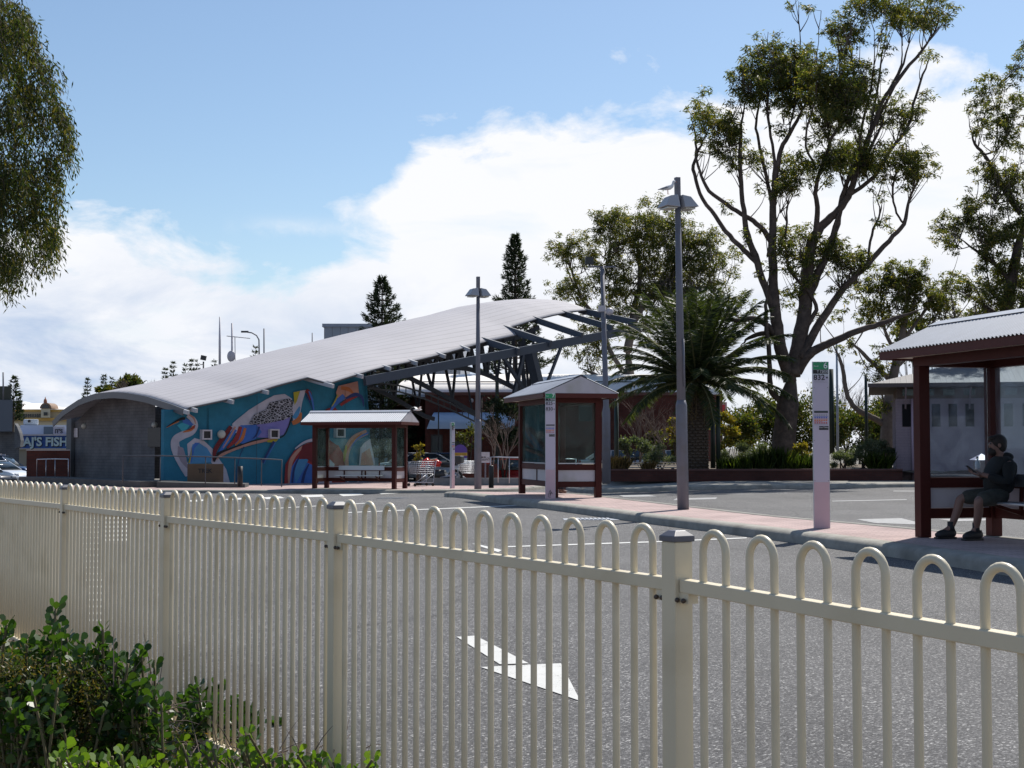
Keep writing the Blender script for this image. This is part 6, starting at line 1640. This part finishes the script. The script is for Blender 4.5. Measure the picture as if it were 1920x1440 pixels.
# palm
def palm():
    Y=53.2; o = P(1306,884,Y); root = thing('date_palm','stout date palm with arching fronds behind the tall lamp post','palm tree',tuple(o)); rr=random.Random(4); gg=np.random.default_rng(4)
    H = 3.2; t=MB(); n=28
    t.tube([(0,0,0),(0,0,.5),(0,0,1.5),(0,0,2.4),(0,0,H)],[.46,.43,.42,.44,.34],20)
    t.obj('trunk',mat('palm_trunk',(.07,.05,.035),.95,noise=.3,nscale=6,bump=1,bscale=20),root,fixn=False)
    b=MB()
    for i in range(24):
        for k in range(14):
            a=2*math.pi*(k+.5*(i%2))/14; z=.1+i*.112; r=.43+.03*(z>2)
            c=Vector((r*math.cos(a),r*math.sin(a),z)); M=Matrix.Rotation(a,3,'Z')@Matrix.Rotation(R(-25),3,'Y')
            b.box(c,(.07,.13,.065),M=M)
    b.obj('leaf_scars',mat('palm_scar',(.085,.062,.045),.9,noise=.3,nscale=8),root)
    crown=Vector((.03,0,3.35)); C=[];D_=[];rc=MB()
    N=92
    for i in range(N):
        a=i*2.39996; e=R(88-98*(i/N)**1.15)+rr.uniform(-.06,.06); L=rr.uniform(3.2,3.9)*(1 if i>14 else .9)
        d=Vector((math.cos(a),math.sin(a),0)); p=crown.copy()+d*.18; pts=[p.copy()]; m=18
        for j in range(m):
            s=j/m; ee=e-(.22+.78*max(0,math.cos(e)))*.85*s**1.7
            p=p+(d*math.cos(ee)+Vector((0,0,math.sin(ee))))*L/m; pts.append(p.copy())
        rc.tube(pts,[.045-.0022*j for j in range(m+1)],4)
        sd=Vector((-d.y,d.x,0))
        for j in range(2,m+1):
            for q in range(9):
                s=(j-1+q/9)/m
                if s<.10: continue
                pp=pts[j-1].lerp(pts[j],q/9); ax=(pts[j]-pts[j-1]).normalized(); nr=sd.cross(ax)
                for sg in (-1,1):
                    ll=(.42*math.sin(math.pi*min(1,s*.88+.12))**.6+.05)
                    v=(sd*sg*.75+ax*.62+nr*(.35+rr.uniform(-.2,.2)))*ll; C.append(np.array(pp)); D_.append(np.array(v))
    dc=[];dd=[];dm=MB()
    for i in range(22):
        a=rr.uniform(0,6.28); d=Vector((math.cos(a),math.sin(a),0)); p=crown+Vector((0,0,-.25)); pts=[p+d*.3]
        L=rr.uniform(.8,1.5)
        for j in range(7): 
            s_=j/6; pts.append(p+d*(.32+.5*L*s_*(1-.45*s_))+Vector((0,0,-.1-L*s_*s_)))
        dm.tube(pts,.014,4)
        for j in range(1,len(pts)):
            for q in range(7):
                dc.append(np.array(pts[j-1].lerp(pts[j],q/7))); dd.append(np.array([rr.gauss(0,.5),rr.gauss(0,.5),-.8]))
    dead=dm.obj('dead_fronds',mat('dead_frond',(.13,.09,.05),.9),root,fixn=False)
    leaf_mesh('dead_leaflets',np.array(dc),np.array(dd),.26,.025,leaf_mat('dead_leaf',[(.10,.07,.035),(.18,.13,.07)],.3,.7,.2),dead,seed=9)
    Dn=np.array(D_); rc.obj('frond_stem',mat('frond_stem',(.16,.15,.06),.6),root,fixn=False)
    leaf_mesh('fronds',np.array(C),Dn,.44,.034,M_palm,root,seed=2,jl=.2)
palm()

def bush(label, px, py, rx, rz, Y, m, n, leaf=(.12,.06), nm='shrub', zb=None, seed=1, ry=None, grp=None, up=.3, kind='diamond'):
    rr=random.Random(seed); gg=np.random.default_rng(seed)
    c=P(px,py,Y); sx,sz=rx*Y/F,rz*Y/F; sy=(ry*Y/F if ry else sx*.8)
    base=Vector((c.x,c.y,(zb if zb is not None else c.z-sz))); o=base
    root=thing(nm,label,'tree' if nm=='bushy_tree' else 'shrub',tuple(o),group=grp)
    tr=MB(); C=[];D_=[]
    nl=max(10,int(26*(sx*sz)/2)); nl=min(nl,70)
    for i in range(nl):
        th=rr.uniform(0,6.283); u=rr.uniform(-.75,1); w=math.sqrt(max(0,1-u*u)); k=rr.uniform(.45,.98)**.6
        cc=Vector((sx*w*math.cos(th)*k,sy*w*math.sin(th)*k,sz*u*k))+(c-o)
        cc.z=max(cc.z,.05)
        if i%2==0: tr.tube([(rr.uniform(-.1,.1),rr.uniform(-.1,.1),0),tuple((cc*.5)+Vector((0,0,.1))),tuple(cc)],[.03,.02,.008],4)
        nn=n//nl; s=min(sx,sz)*rr.uniform(.22,.36)
        C.append(gg.normal(size=(nn,3))*s*np.array([1.1,1,.8])*.75+np.array(cc)); dd=gg.normal(size=(nn,3))+np.array([math.cos(th)*w,math.sin(th)*w,up+u])*.9; D_.append(dd)
    tr.obj('stems',M_bark,root,fixn=False); CC=np.concatenate(C); CC[:,2]=np.maximum(CC[:,2],.01)
    leaf_mesh('foliage',CC,np.concatenate(D_),leaf[0],leaf[1],m,root,seed=seed,shape=kind)
    return root
def grass(label, px, py, Y, w, h, m, n, seed=1, nm='grass_clump', grp=None, wid=.02):
    rr=random.Random(seed); gg=np.random.default_rng(seed); o=P(px,py,Y); root=thing(nm,label,'grass clump',tuple(o),group=grp)
    C=np.stack([gg.uniform(-w/2,w/2,n),gg.uniform(-w/3,w/3,n),np.zeros(n)],1); D_=np.stack([gg.normal(size=n)*.3+C[:,0]*.35,gg.normal(size=n)*.3,np.ones(n)],1)
    leaf_mesh('blades',C,D_,h*.8,wid,m,root,shape='blade',seed=seed,jl=.5)
B=bush
B('dark rounded tree behind the garden left of the big gum trunk',1425,800,56,48,88,M_bushd,9000,(.20,.10),'bushy_tree',-.3,1)
B('low dark tree showing beneath the palm fronds',1385,812,30,36,84,M_bushd,4000,(.18,.10),'bushy_tree',-.3,2)
B('yellow-green tree close right of the palm trunk',1358,812,20,45,78,M_bushy,3500,(.15,.08),'bushy_tree',-.3,3)
B('olive tree between the big gum trunk and the 832 totem',1520,795,52,58,86,M_bushd,8000,(.2,.10),'bushy_tree',-.3,4)
B('dark green tree under the low limb behind the totem',1608,812,55,42,84,M_bushd,6500,(.18,.10),'bushy_tree',-.3,5)
B('olive bushes filling behind the small pale gum',1665,800,45,52,90,M_bushd,6000,(.18,.10),'bushy_tree',-.3,6)
B('dark hedge mass below the thin bare trees left of the palm',1245,835,42,22,76,M_bushd,4500,(.16,.09),'shrub',-.2,7)
B('green shrub behind the camera mast base',1190,838,28,18,70,M_bushg,2500,(.14,.08),'shrub',-.2,8)
B('yellowish shrub just left of the palm trunk',1270,805,16,28,72,M_bushy,2000,(.14,.08),'shrub',-.2,9)
B('grey-green rounded shrub left of the palm on the planter',1238,858,30,20,54,M_bushg,4000,(.07,.03),'shrub',.5,10)
B('wide grey-green shrub right of the two dark posts',1385,858,34,20,54,M_bushg,5000,(.08,.03),'shrub',.5,11)
B('grey-green shrub row left of the big gum trunk',1430,856,28,20,55,M_bushg,3600,(.08,.03),'shrub',.5,12)
B('orange and yellow flowering shrub right of the gum trunk',1500,850,14,20,52.5,M_bushy,2400,(.08,.045),'shrub',.5,13)
B('rounded grey-green shrub just right of the 832 totem',1580,862,20,18,53,M_bushg,3600,(.08,.03),'shrub',.5,14)
B('darker rounded shrub in front of the small pale gum',1618,850,24,26,53.5,M_bushg,4800,(.08,.03),'shrub',.5,15)
B('grey-green shrub beside the toilet block corner',1655,848,20,20,54.5,M_bushg,3600,(.08,.03),'shrub',.5,16)
k=0
GL=['bright green strap grass right of the two dark posts','dense green grass below the grey-green shrub row','green grass clump at the foot of the big gum','tall green grass between gum trunk and totem','bright grass between the flowering shrub and totem','upright bright grass beside the toilet block','dry brown grass on the planter near the camera mast','dry brown grass tuft left of the palm']
for px,w,h,m,n in ((1375,.9,.55,M_grass,380),(1415,1.1,.6,M_grass,460),(1450,1.0,.85,M_grass,520),(1485,.9,.55,M_grass,400),(1515,.7,.65,M_grass,340),(1650,.7,.7,M_grass,420),(1160,.6,.55,M_drygrass,500),(1215,.4,.4,M_drygrass,250)):
    grass(GL[k],px,884,51.5+.1*k,w,h,m,n,20+k,grp='grass clumps on the planter'); k+=1
# trees in front of the brick hall
B('dark foliage tree between the slim lamp post and island shelter',945,800,30,58,66,M_pine,5000,(.16,.08),'bushy_tree',-.3,17)
B('small thin tree by the purple arched sign',880,825,20,34,64,M_bushd,700,(.12,.06),'bushy_tree',-.3,18)
B('bright small cypress-like shrub beside the left shelter',785,850,8,22,56,M_bushy,900,(.08,.04),'shrub',-.2,19)
B('dark round tree far off above the left end of the roof',243,724,22,15,180,M_bushd,2500,(.5,.28),'bushy_tree',0,20)
B('low dark tree far off beside the tiny far pines',196,735,17,9,185,M_bushd,1500,(.5,.28),'bushy_tree',0,21)
B('dark olive tree far off below the right gum crown',1712,640,30,50,95,M_bushd,4000,(.24,.12),'bushy_tree',0,22)
B('dark foliage behind the near shelter roof at the right edge',1850,620,50,30,80,M_bushd,4000,(.22,.11),'bushy_tree',0,23)

def bare(label, px, ybase, ytop, Y, spread, seed, m=None, grp='bare winter trees'):
    rr=random.Random(seed); o=P(px,ybase,Y); H=P(px,ytop,Y).z-o.z; root=thing('bare_tree',label,'tree',tuple(o),group=grp); mb=MB()
    def go(p,d,L,r,dep):
        q=p+d*L; mid=p+d*L*.5+Vector((rr.uniform(-1,1),rr.uniform(-1,1),0))*L*.06
        mb.tube([p,mid,q],[r,r*.85,r*.65],3 if dep>2 else 5,cap=False)
        if dep>=5: return
        for _ in range(rr.choice((2,3,3)) if dep<4 else 2):
            nd=(d+Vector((rr.uniform(-1,1)*spread,rr.uniform(-1,1)*spread,rr.uniform(-.1,.45)))*.75).normalized(); go(q if rr.random()<.7 else mid,nd,L*rr.uniform(.62,.82),r*.62,dep+1)
    for _ in range(3): go(Vector((rr.uniform(-.3,.3),0,0)),Vector((rr.uniform(-.25,.25),rr.uniform(-.2,.2),1)).normalized(),H*.27,.05*H/5,0)
    mb.obj('branches',m or M_twig,root,fixn=False); return root
k=0
BL=['bare twiggy tree before the pinkish brick block, left of the palm','second bare twiggy tree before the brick block','bare twiggy tree close left of the palm trunk','grey bare tree right of the 832 totem','grey bare tree behind the small pale gum','grey bare tree left of the 832 totem','twiggy bare tree above the toilet block roof','bare twiggy tree in front of the brick hall wall','bare stems poking above the roof far left','bare stems beside the dark round far tree']
for px,yb,yt,Y,s in ((1205,868,720,72,.8),(1245,868,735,74,.8),(1275,868,745,70,.8),(1590,870,685,95,.6),(1620,870,700,92,.6),(1535,870,700,96,.6),(1740,860,600,90,.8),(935,880,735,60,.7),(285,760,700,160,.7),(228,760,700,165,.7)):
    bare(BL[k],px,yb,yt,Y,s,60+k); k+=1

# foreground plants
M_round = leaf_mat('round_leaves', [(.018,.045,.010),(.026,.065,.013),(.038,.09,.018),(.05,.105,.018),(.03,.06,.015)], .42, .35, .45)
M_roundb = leaf_mat('young_leaves', [(.07,.15,.015),(.11,.20,.02),(.16,.25,.035),(.05,.11,.02)], .45, .38, .45)
M_fine = leaf_mat('fine_foliage', [(.03,.05,.015),(.06,.08,.02),(.10,.10,.03),(.16,.10,.04)], .4, .5, .4)
M_litter = leaf_mat('leaf_litter', [(.16,.10,.06),(.24,.17,.11),(.42,.36,.28),(.08,.05,.03)], .2, .7, .3)
M_stem = mat('shrub_stem',(.12,.10,.05),.8)
def seaside(label, tips, Y, m, seed, leafn=11, L=.05, spread=.5, rows=9, basez=-.28, grp=None, inner=None):
    """stems with rosettes of round leaves; tips given as (px,py,depth offset)"""
    rr=random.Random(seed); cx=sum(t[0] for t in tips)/len(tips); o=P(cx,1420,Y); o.z=basez
    root=thing('seaside_shrub',label,'shrub',tuple(o),group=grp); st=MB(); C=[];D_=[]
    for px,py,dy in tips:
        tip=P(px,py,Y+dy)-o; b=Vector((tip.x*.8+rr.uniform(-.1,.1),tip.y*.7,0)); 
        mid=b.lerp(tip,.55)+Vector((rr.uniform(-.06,.06),rr.uniform(-.06,.06),0)); ln=smoothline([b,mid,tip],6); st.tube(ln,[.006]*len(ln),5)
        n=len(ln); H=(tip-b).length
        for k in range(rows*2):
            s=1-.42*(k/(rows*2))*min(1.6,.45/max(.2,H))*1.3; i=min(n-2,int(s*(n-1))); p=ln[i].lerp(ln[i+1],s*(n-1)-i); a=k*2.4+rr.uniform(-.3,.3)
            up=1.2-1.1*(k/(rows*2)); d=Vector((math.cos(a),math.sin(a),up)).normalized(); C.append(np.array(p+d*.012)); D_.append(np.array(d))
    st.obj('stems',M_stem,root,fixn=False); leaf_mesh('leaves',np.array(C),np.array(D_),L,L*.78,m,root,shape='round',seed=seed,jl=.28); return root
rr=random.Random(99)
def fill(xy, n, jx, jy, dj): return [(x+rr.uniform(-jx,jx),y+rr.uniform(-jy,jy),rr.uniform(-dj,dj)) for x,y in xy for _ in range(n)]
t1=[(105,1140,0),(112,1178,.1),(92,1185,-.1),(125,1195,.05),(70,1210,.1),(50,1205,-.1),(95,1215,0),(20,1225,.1)]+fill([(15,1180),(60,1230),(10,1240),(110,1220)],3,14,16,.2)
seaside('upright round-leaved shrub with the highest tip, at the left edge',t1,6.2,M_round,71,L=.046)
t2=[(193,1178,0),(188,1205,.05),(148,1205,0),(205,1215,.1),(265,1218,0),(258,1240,.1),(220,1240,-.05),(240,1260,.1),(290,1250,.1)]+fill([(180,1230),(250,1250),(150,1240),(215,1265)],3,12,16,.15)
seaside('round-leaved shrub with twin leafy tips against the second fence panel',t2,6.1,M_round,72,L=.042)
t3=fill([(270,1300),(300,1330),(250,1330),(230,1300),(200,1330),(300,1360),(225,1350),(280,1390),(190,1375)],3,14,14,.2)
seaside('round-leaved shrub spreading to the foot of the third fence post',t3,6.0,M_round,73,L=.046)
t4=fill([(10,1290),(50,1300),(20,1340),(60,1350),(95,1290),(120,1330)],4,16,18,.25)
seaside('dark round-leaved shrub low at the left edge',t4,5.9,M_round,74,L=.044)
t5=fill([(350,1330),(365,1300),(400,1310),(420,1345),(345,1360),(385,1350),(455,1370),(475,1390)],2,10,16,.15)
seaside('round-leaved plants growing behind the bars of the fence',t5,7.7,M_round,75,L=.05)
t8=fill([(335,1300),(350,1330),(375,1310),(410,1300),(395,1340),(430,1330),(455,1340),(480,1360),(510,1370),(540,1385),(420,1290),(360,1350),(400,1365),(450,1380)],2,12,14,.12)
seaside('low round-leaved growth on the bank behind the fence',t8,7.95,M_round,78,L=.05,rows=8,spread=1)
t6=[(px+rr.uniform(-9,9),py+rr.uniform(-10,16),rr.uniform(-.3,.3)) for px,py in ((110,1418),(130,1412),(150,1425),(175,1430),(205,1428),(235,1425),(265,1432),(120,1440),(160,1445),(210,1445),(250,1446),(290,1440),(90,1436)) for _ in range(3)]
seaside('bright lime round-leaved groundcover at the bottom left',t6,5.55,M_roundb,76,L=.04,rows=6)
t7=[(px+rr.uniform(-8,8),py+rr.uniform(-8,14),rr.uniform(-.25,.25)) for px,py in ((385,1415),(405,1408),(430,1420),(455,1405),(462,1385),(480,1425),(500,1430),(340,1395),(355,1425),(560,1420),(580,1432),(600,1425),(690,1425),(700,1435),(530,1432),(330,1432),(620,1436),(660,1440)) for _ in range(3)]
seaside('bright young round-leaved plants along the fence bottom',t7,6.0,M_roundb,77,L=.036,rows=6)
# fine ferny growth and litter that nobody could count
g_=np.random.default_rng(12); n=46000
ctr=[(60,1300,85,70),(130,1330,80,75),(200,1340,80,60),(20,1400,80,60),(100,1400,90,50),(250,1380,60,45),(170,1260,60,40),(30,1250,60,40)]
C=[]
for cx,cy,rx,ry in ctr:
    for _ in range(34):
        ax=rr.gauss(cx,rx*.5); ay=rr.gauss(cy,ry*.45); Yq=6.35+rr.uniform(-.45,.5); ay=max(ay,interp(ax,[(0,1205),(60,1225),(110,1235),(200,1285),(300,1370)])); p=P(ax,min(ay,1470),Yq); p.z=max(p.z,-.25)
        if p.y>fence_y(p.x)-.08: p.y=fence_y(p.x)-.1
        C.append(g_.normal(size=(130,3))*np.array([.055,.055,.045])+np.array(p)-np.array([0,0,.05]))
C=np.concatenate(C); C=C[C[:,2]>-.29]; D_=g_.normal(size=C.shape)+np.array([0,0,.5])
tag(leaf_mesh('undergrowth',C,D_,.022,.007,M_fine,seed=5),'fine dark tangled foliage among the round-leaved shrubs','undergrowth',kind='stuff')
tw=MB()
for _ in range(260):
    p=P(rr.uniform(-20,330),rr.uniform(1280,1470),6.3+rr.uniform(-.4,.4)); p.z=max(p.z,-.27); d=Vector((rr.gauss(0,1),rr.gauss(0,1),rr.gauss(.3,.8))).normalized()*rr.uniform(.08,.25)
    tw.tube([p,p+d*.5+Vector((0,0,.01)),p+d],[.0025,.002,.001],4,cap=False)
for _ in range(60):
    p=P(rr.uniform(330,700),rr.uniform(1395,1460),6.3+rr.uniform(-.3,.3)); p.z=max(p.z,-.25); d=Vector((rr.gauss(0,1),rr.gauss(0,1),rr.gauss(.5,.5))).normalized()*rr.uniform(.08,.22)
    tw.tube([p,p+d*.5+Vector((0,0,.01)),p+d],[.003,.002,.001],4,cap=False)
tag(tw.obj('dry_twigs',M_twig,fixn=False),'dry bare twigs tangled under the shrubs by the fence','twigs',kind='stuff')
n=9000; t=g_.uniform(1.0,13,n); of=g_.uniform(-2.2,.18,n); base=np.array([.478,4.14,-.26])-np.array([FD.x,FD.y,0])*.5
nv=np.array([-FD.y,FD.x,0]); C=base+np.outer(t,np.array([FD.x,FD.y,0]))-np.outer(of,-nv)*1.0
D_=g_.normal(size=C.shape)*np.array([1,1,.18]); C[:,2]=-.262+g_.uniform(0,.02,n)
tag(leaf_mesh('leaf_litter',C,D_,.04,.018,M_litter,seed=6),'dead leaves and bark scattered along the fence foot','leaf litter',kind='stuff')

# ------------------------------------------------------------------ people
def skin(name, V, E, Rd, m, parent, subs=2, root=0):
    bm=bmesh.new(); ly=bm.verts.layers.skin.verify(); vs=[bm.verts.new(v) for v in V]
    for a,b in E: bm.edges.new((vs[a],vs[b]))
    for i,v in enumerate(vs):
        r=Rd[i]; v[ly].radius=(r,r) if not hasattr(r,'__len__') else r; v[ly].use_root=(i==root)
    me=bpy.data.meshes.new(name); bm.to_mesh(me); bm.free(); me.materials.append(m)
    o=bpy.data.objects.new(name,me); COL.objects.link(o); o.parent=parent
    s=o.modifiers.new('skin','SKIN'); s.use_smooth_shade=True
    u=o.modifiers.new('sub','SUBSURF'); u.levels=subs; u.render_levels=subs
    # bake the modifiers so that the body is one plain mesh
    bpy.context.view_layer.update(); me2=bpy.data.meshes.new_from_object(o.evaluated_get(bpy.context.evaluated_depsgraph_get()))
    o.modifiers.clear(); o.data=me2; me2.polygons.foreach_set('use_smooth',[True]*len(me2.polygons)); return o
M_skin=mat('skin',(.20,.11,.085),.55,noise=.05); M_hair=mat('dark_hair',(.018,.012,.01),.7,noise=.3,nscale=40,bump=.6,bscale=80); M_hood=mat('charcoal_hoodie',(.009,.011,.012),.9,bump=.4,bscale=60,noise=.15); M_short=mat('faded_camo_shorts',(.045,.046,.04),.9,noise=.45,nscale=12); M_sock=mat('dark_sock',(.03,.03,.035),.9); M_shoe=mat('black_shoe',(.02,.02,.022),.6)
def fingers(mb, palm, fwd, side, down, s=1.0, curl=.9):
    """five bent fingers leaving a palm"""
    for i,(o_,l) in enumerate(((-.030,.062),(-.010,.072),(.010,.068),(.028,.054))):
        b=palm+fwd*.045*s+side*o_*s; p1=b+fwd*l*.45*s+down*l*.10*s; p2=p1+(fwd*math.cos(curl)+down*math.sin(curl))*l*.32*s; p3=p2+(fwd*math.cos(curl*1.9)+down*math.sin(curl*1.9))*l*.25*s
        mb.tube([b,p1,p2,p3],[.0095*s,.009*s,.008*s,.006*s],8)
    b=palm-side*.035*s; mb.tube([b,b-side*.022*s+fwd*.02*s,b-side*.028*s+fwd*.045*s+down*.012*s,b-side*.018*s+fwd*.065*s+down*.02*s],[.013*s,.011*s,.009*s,.007*s],8)
def man():
    pel=P(1880,928,17.95); o=Vector((pel.x,pel.y,.15)); root=thing('person','man in dark hoodie and shorts sitting on the shelter bench, looking at a phone','person',tuple(o))
    q=lambda px,py,Y: P(px,py,Y)-o
    J=dict(pel=q(1880,922,17.95),waist=q(1876,903,17.95),chest=q(1880,878,17.95),neck=q(1878,856,17.95),neck2=q(1873,848,17.95),jaw=q(1866,842,17.95),head=q(1868,833,17.95),crown=q(1869,826,17.95),
      shN=q(1893,868,17.70),elN=q(1889,905,17.62),wrN=q(1851,892,17.72),haN=q(1838,889,17.76),
      shF=q(1872,866,18.18),elF=q(1857,898,18.22),wrF=q(1840,891,17.98),haF=q(1832,886,17.93),
      hiN=q(1872,931,17.82),knN=q(1833,938,17.70),anN=q(1830,991,17.80),toN=q(1821,1003,17.78),heN=q(1833,1002,17.82),
      hiF=q(1868,929,18.08),knF=q(1799,933,18.12),anF=q(1783,989,18.12),toF=q(1766,1000,18.10),heF=q(1783,999,18.14))
    names=list(J); idx={n:i for i,n in enumerate(names)}
    nose=J['head']+Vector((-.105,-.01,-.015)); 
    V=[J[n] for n in names]+[nose]; rad=dict(pel=.11,waist=.11,chest=.11,neck=.065,neck2=.058,jaw=.072,head=.088,crown=.062,shN=.045,elN=.04,wrN=.032,haN=.028,shF=.045,elF=.04,wrF=.032,haF=.028,hiN=.09,knN=.066,anN=.042,toN=.035,heN=.04,hiF=.09,knF=.066,anF=.042,toF=.035,heF=.04)
    E=[('pel','waist'),('waist','chest'),('chest','neck'),('neck','neck2'),('neck2','jaw'),('jaw','head'),('head','crown'),('chest','shN'),('shN','elN'),('elN','wrN'),('wrN','haN'),('chest','shF'),('shF','elF'),('elF','wrF'),('wrF','haF'),('pel','hiN'),('hiN','knN'),('knN','anN'),('anN','toN'),('pel','hiF'),('hiF','knF'),('knF','anF'),('anF','toF')]
    keep=[n for n in names if n not in('heN','heF')]
    # calves
    for s in 'NF':
        J['ca'+s]=J['kn'+s].lerp(J['an'+s],.33)+Vector((.025,0,0)); rad['ca'+s]=.062
        E=[e for e in E if e!=('kn'+s,'an'+s)]+[('kn'+s,'ca'+s),('ca'+s,'an'+s)]; keep.append('ca'+s)
    ix={n:i for i,n in enumerate(keep)}; V=[J[n] for n in keep]+[nose]; Rr=[rad[n] for n in keep]+[.016]
    skin('body',V,[(ix[a],ix[b]) for a,b in E]+[(ix['head'],len(keep))],Rr,M_skin,root)
    # eyes, ears
    f=MB(); 
    for sy in (-.034,.034): f.ball(J['head']+Vector((-.083,sy,.008)),.011,8,6)
    f.obj('eyes',M_dark,root)
    for sy in (-.086,): MB().ball(J['head']+Vector((.012,sy,-.012)),(.022,.012,.032),10,8).obj('ear',M_skin,root)
    h=MB(); h.ball(J['head']+Vector((.028,0,.030)),(.105,.098,.098),18,12); h.ball(J['head']+Vector((.055,0,-.02)),(.075,.088,.09),16,10); h.ball(J['head']+Vector((-.045,0,.075)),(.06,.07,.035),14,8); h.obj('hair',M_hair,root)
    b=MB(); b.ball(J['jaw']+Vector((-.035,0,-.028)),(.058,.060,.058),14,10); b.obj('beard',M_hair,root)
    # hoodie
    Vh=dict(seat=J['pel']+Vector((.02,0,-.06)),hem=J['pel']+Vector((-.03,0,.02)),belly=J['waist']+Vector((-.035,0,-.01)),chest=J['chest'],neck=J['neck']+Vector((.01,0,0)),shN=J['shN'],elN=J['elN'],wrN=J['wrN'],shF=J['shF'],elF=J['elF'],wrF=J['wrF'])
    rh=dict(seat=.165,hem=.20,belly=.222,chest=.19,neck=.095,shN=.095,elN=.075,wrN=.046,shF=.095,elF=.075,wrF=.046); kk=list(Vh); ii={n:i for i,n in enumerate(kk)}
    Eh=[('seat','hem'),('hem','belly'),('belly','chest'),('chest','neck'),('chest','shN'),('shN','elN'),('elN','wrN'),('chest','shF'),('shF','elF'),('elF','wrF')]
    hd=skin('hoodie',[Vh[n] for n in kk],[(ii[a],ii[b]) for a,b in Eh],[rh[n] for n in kk],M_hood,root)
    hb=MB(); hb.ball(J['neck']+Vector((.06,0,-.005)),(.085,.12,.06),16,10); hb.obj('hood',M_hood,hd)
    for s in 'NF':
        kn,hi=J['kn'+s],J['hi'+s]; e=hi.lerp(kn,1.0)
        skin('shorts',[J['pel']+Vector((0,0,-.02)),hi,hi.lerp(kn,.6),hi.lerp(kn,.98)],[(0,1),(1,2),(2,3)],[.15,.122,.108,.098],M_short,root)
        an=J['an'+s]; MB().tube([an+Vector((.0,0,.075)),an+Vector((0,0,.02)),an+Vector((0,0,-.03))],[.045,.045,.048],12).obj('sock',M_sock,root)
        to,he=J['to'+s],J['he'+s]; sh=MB(); 
        d=(to-he); d.z=0; d.normalize(); gz=.0; c=he.copy(); c.z=.0
        pts=[Vector((he.x,he.y,0))-d*.05+Vector((0,0,.055)),Vector((he.x,he.y,0))+Vector((0,0,.06)),Vector((he.x,he.y,0))+d*.09+Vector((0,0,.055)),Vector((he.x,he.y,0))+d*.17+Vector((0,0,.042)),Vector((he.x,he.y,0))+d*.22+Vector((0,0,.035))]
        pts=[p+Vector((0,0,.012)) for p in pts]; sh.tube(pts,[.045,.066,.060,.050,.026],12); sh.tube([Vector((he.x,he.y,.06)),Vector((he.x,he.y,.125))],[.062,.052],12); so_=sh.obj('shoe',M_shoe,root)
        MB().bar(Vector((he.x,he.y,.012))-d*.06,Vector((he.x,he.y,.012))+d*.225,.095,.024).obj('sole',M_black,so_,bevel=.008)
    hN=J['haN'];fw=Vector((-.95,.1,.12)).normalized(); sd=Vector((.1,.9,.25)).normalized(); dn=Vector((.1,.2,-.9)).normalized()
    mb=MB(); mb.ball(hN+Vector((-.02,0,0)),(.05,.04,.022),12,8); fingers(mb,hN+Vector((-.02,0,0)),fw,sd,Vector((0,.25,.95)).normalized()); mb.obj('hand',M_skin,root)
    hF=J['haF']; mb=MB(); mb.ball(hF+Vector((-.015,0,0)),(.045,.038,.024),12,8); fingers(mb,hF+Vector((-.015,0,0)),fw,-sd,Vector((0,-.2,.95)).normalized()); mb.obj('hand',M_skin,root)
    ph=thing('phone','black phone held by the seated man','phone',tuple(q(1821,880,17.85)+o)); M=Matrix.Rotation(R(38),3,'Y')
    MB().box((0,0,0),(.155,.075,.010),M=M).obj('case',M_black,ph,bevel=.003)
    MB().box(M@Vector((0,0,.0062)),(.140,.066,.0016),M=M).obj('screen',M_win,ph)
man()
bt=thing('water_bottle','small clear bottle with dark cap on the shelter rail before the man','bottle',tuple(P(1833,880,18.72)))
MB().lathe((0,0,0),[(.032,0),(.034,.02),(.034,.09),(.014,.125),(.014,.14)],14).obj('bottle',mat('clear_plastic',(.55,.6,.65),.15),bt); MB().lathe((0,0,.141),[(.016,0),(.016,.03)],12).obj('cap',M_dark,bt)
def back_person():
    base=s_mid.matrix_world if False else None
    th=math.atan2(xl.y,xl.x); M=Matrix.Translation((pD.x,pD.y,.15))@Matrix.Rotation(th,4,'Z'); p=M@Vector((2.28,SD-.36,0))
    root=thing('person','grey-haired person in a blue jacket seen from behind through the shelter glass','person',tuple(p),th)
    V=[(0,0,.58),(0,.02,.78),(0,.02,.98),(0,0,1.10),(0,-.03,1.17),(0,-.04,1.26),(.19,0,1.03),(.23,.0,.80),(.15,-.18,.70),(-.19,0,1.03),(-.23,0,.80),(-.15,-.18,.70),(.09,-.05,.54),(.11,-.42,.52),(.11,-.44,.10),(.11,-.55,.05),(-.09,-.05,.54),(-.11,-.42,.52),(-.11,-.44,.10),(-.11,-.55,.05)]
    E=[(0,1),(1,2),(2,3),(3,4),(4,5),(2,6),(6,7),(7,8),(2,9),(9,10),(10,11),(0,12),(12,13),(13,14),(14,15),(0,16),(16,17),(17,18),(18,19)]
    skin('body',V,E,[.14,.14,.14,.06,.065,.085,.06,.045,.03,.06,.045,.03,.09,.065,.04,.035,.09,.065,.04,.035],M_skin,root)
    skin('jacket',V[:4]+V[6:12],[(0,1),(1,2),(2,3),(2,4),(4,5),(5,6),(2,7),(7,8),(8,9)],[.17,.175,.17,.085,.09,.068,.045,.09,.068,.045],mat('blue_jacket',(.10,.24,.50),.85,noise=.1),root)
    for s in (12,16): skin('trousers',[V[0],V[s],V[s+1],V[s+2]],[(0,1),(1,2),(2,3)],[.13,.105,.085,.06],mat('dark_trousers',(.03,.03,.04),.9),root)
    MB().ball((0,-.02,1.285),(.088,.094,.088),14,10).obj('hair',mat('grey_hair',(.28,.24,.2),.8,noise=.2,nscale=30),root)
back_person()
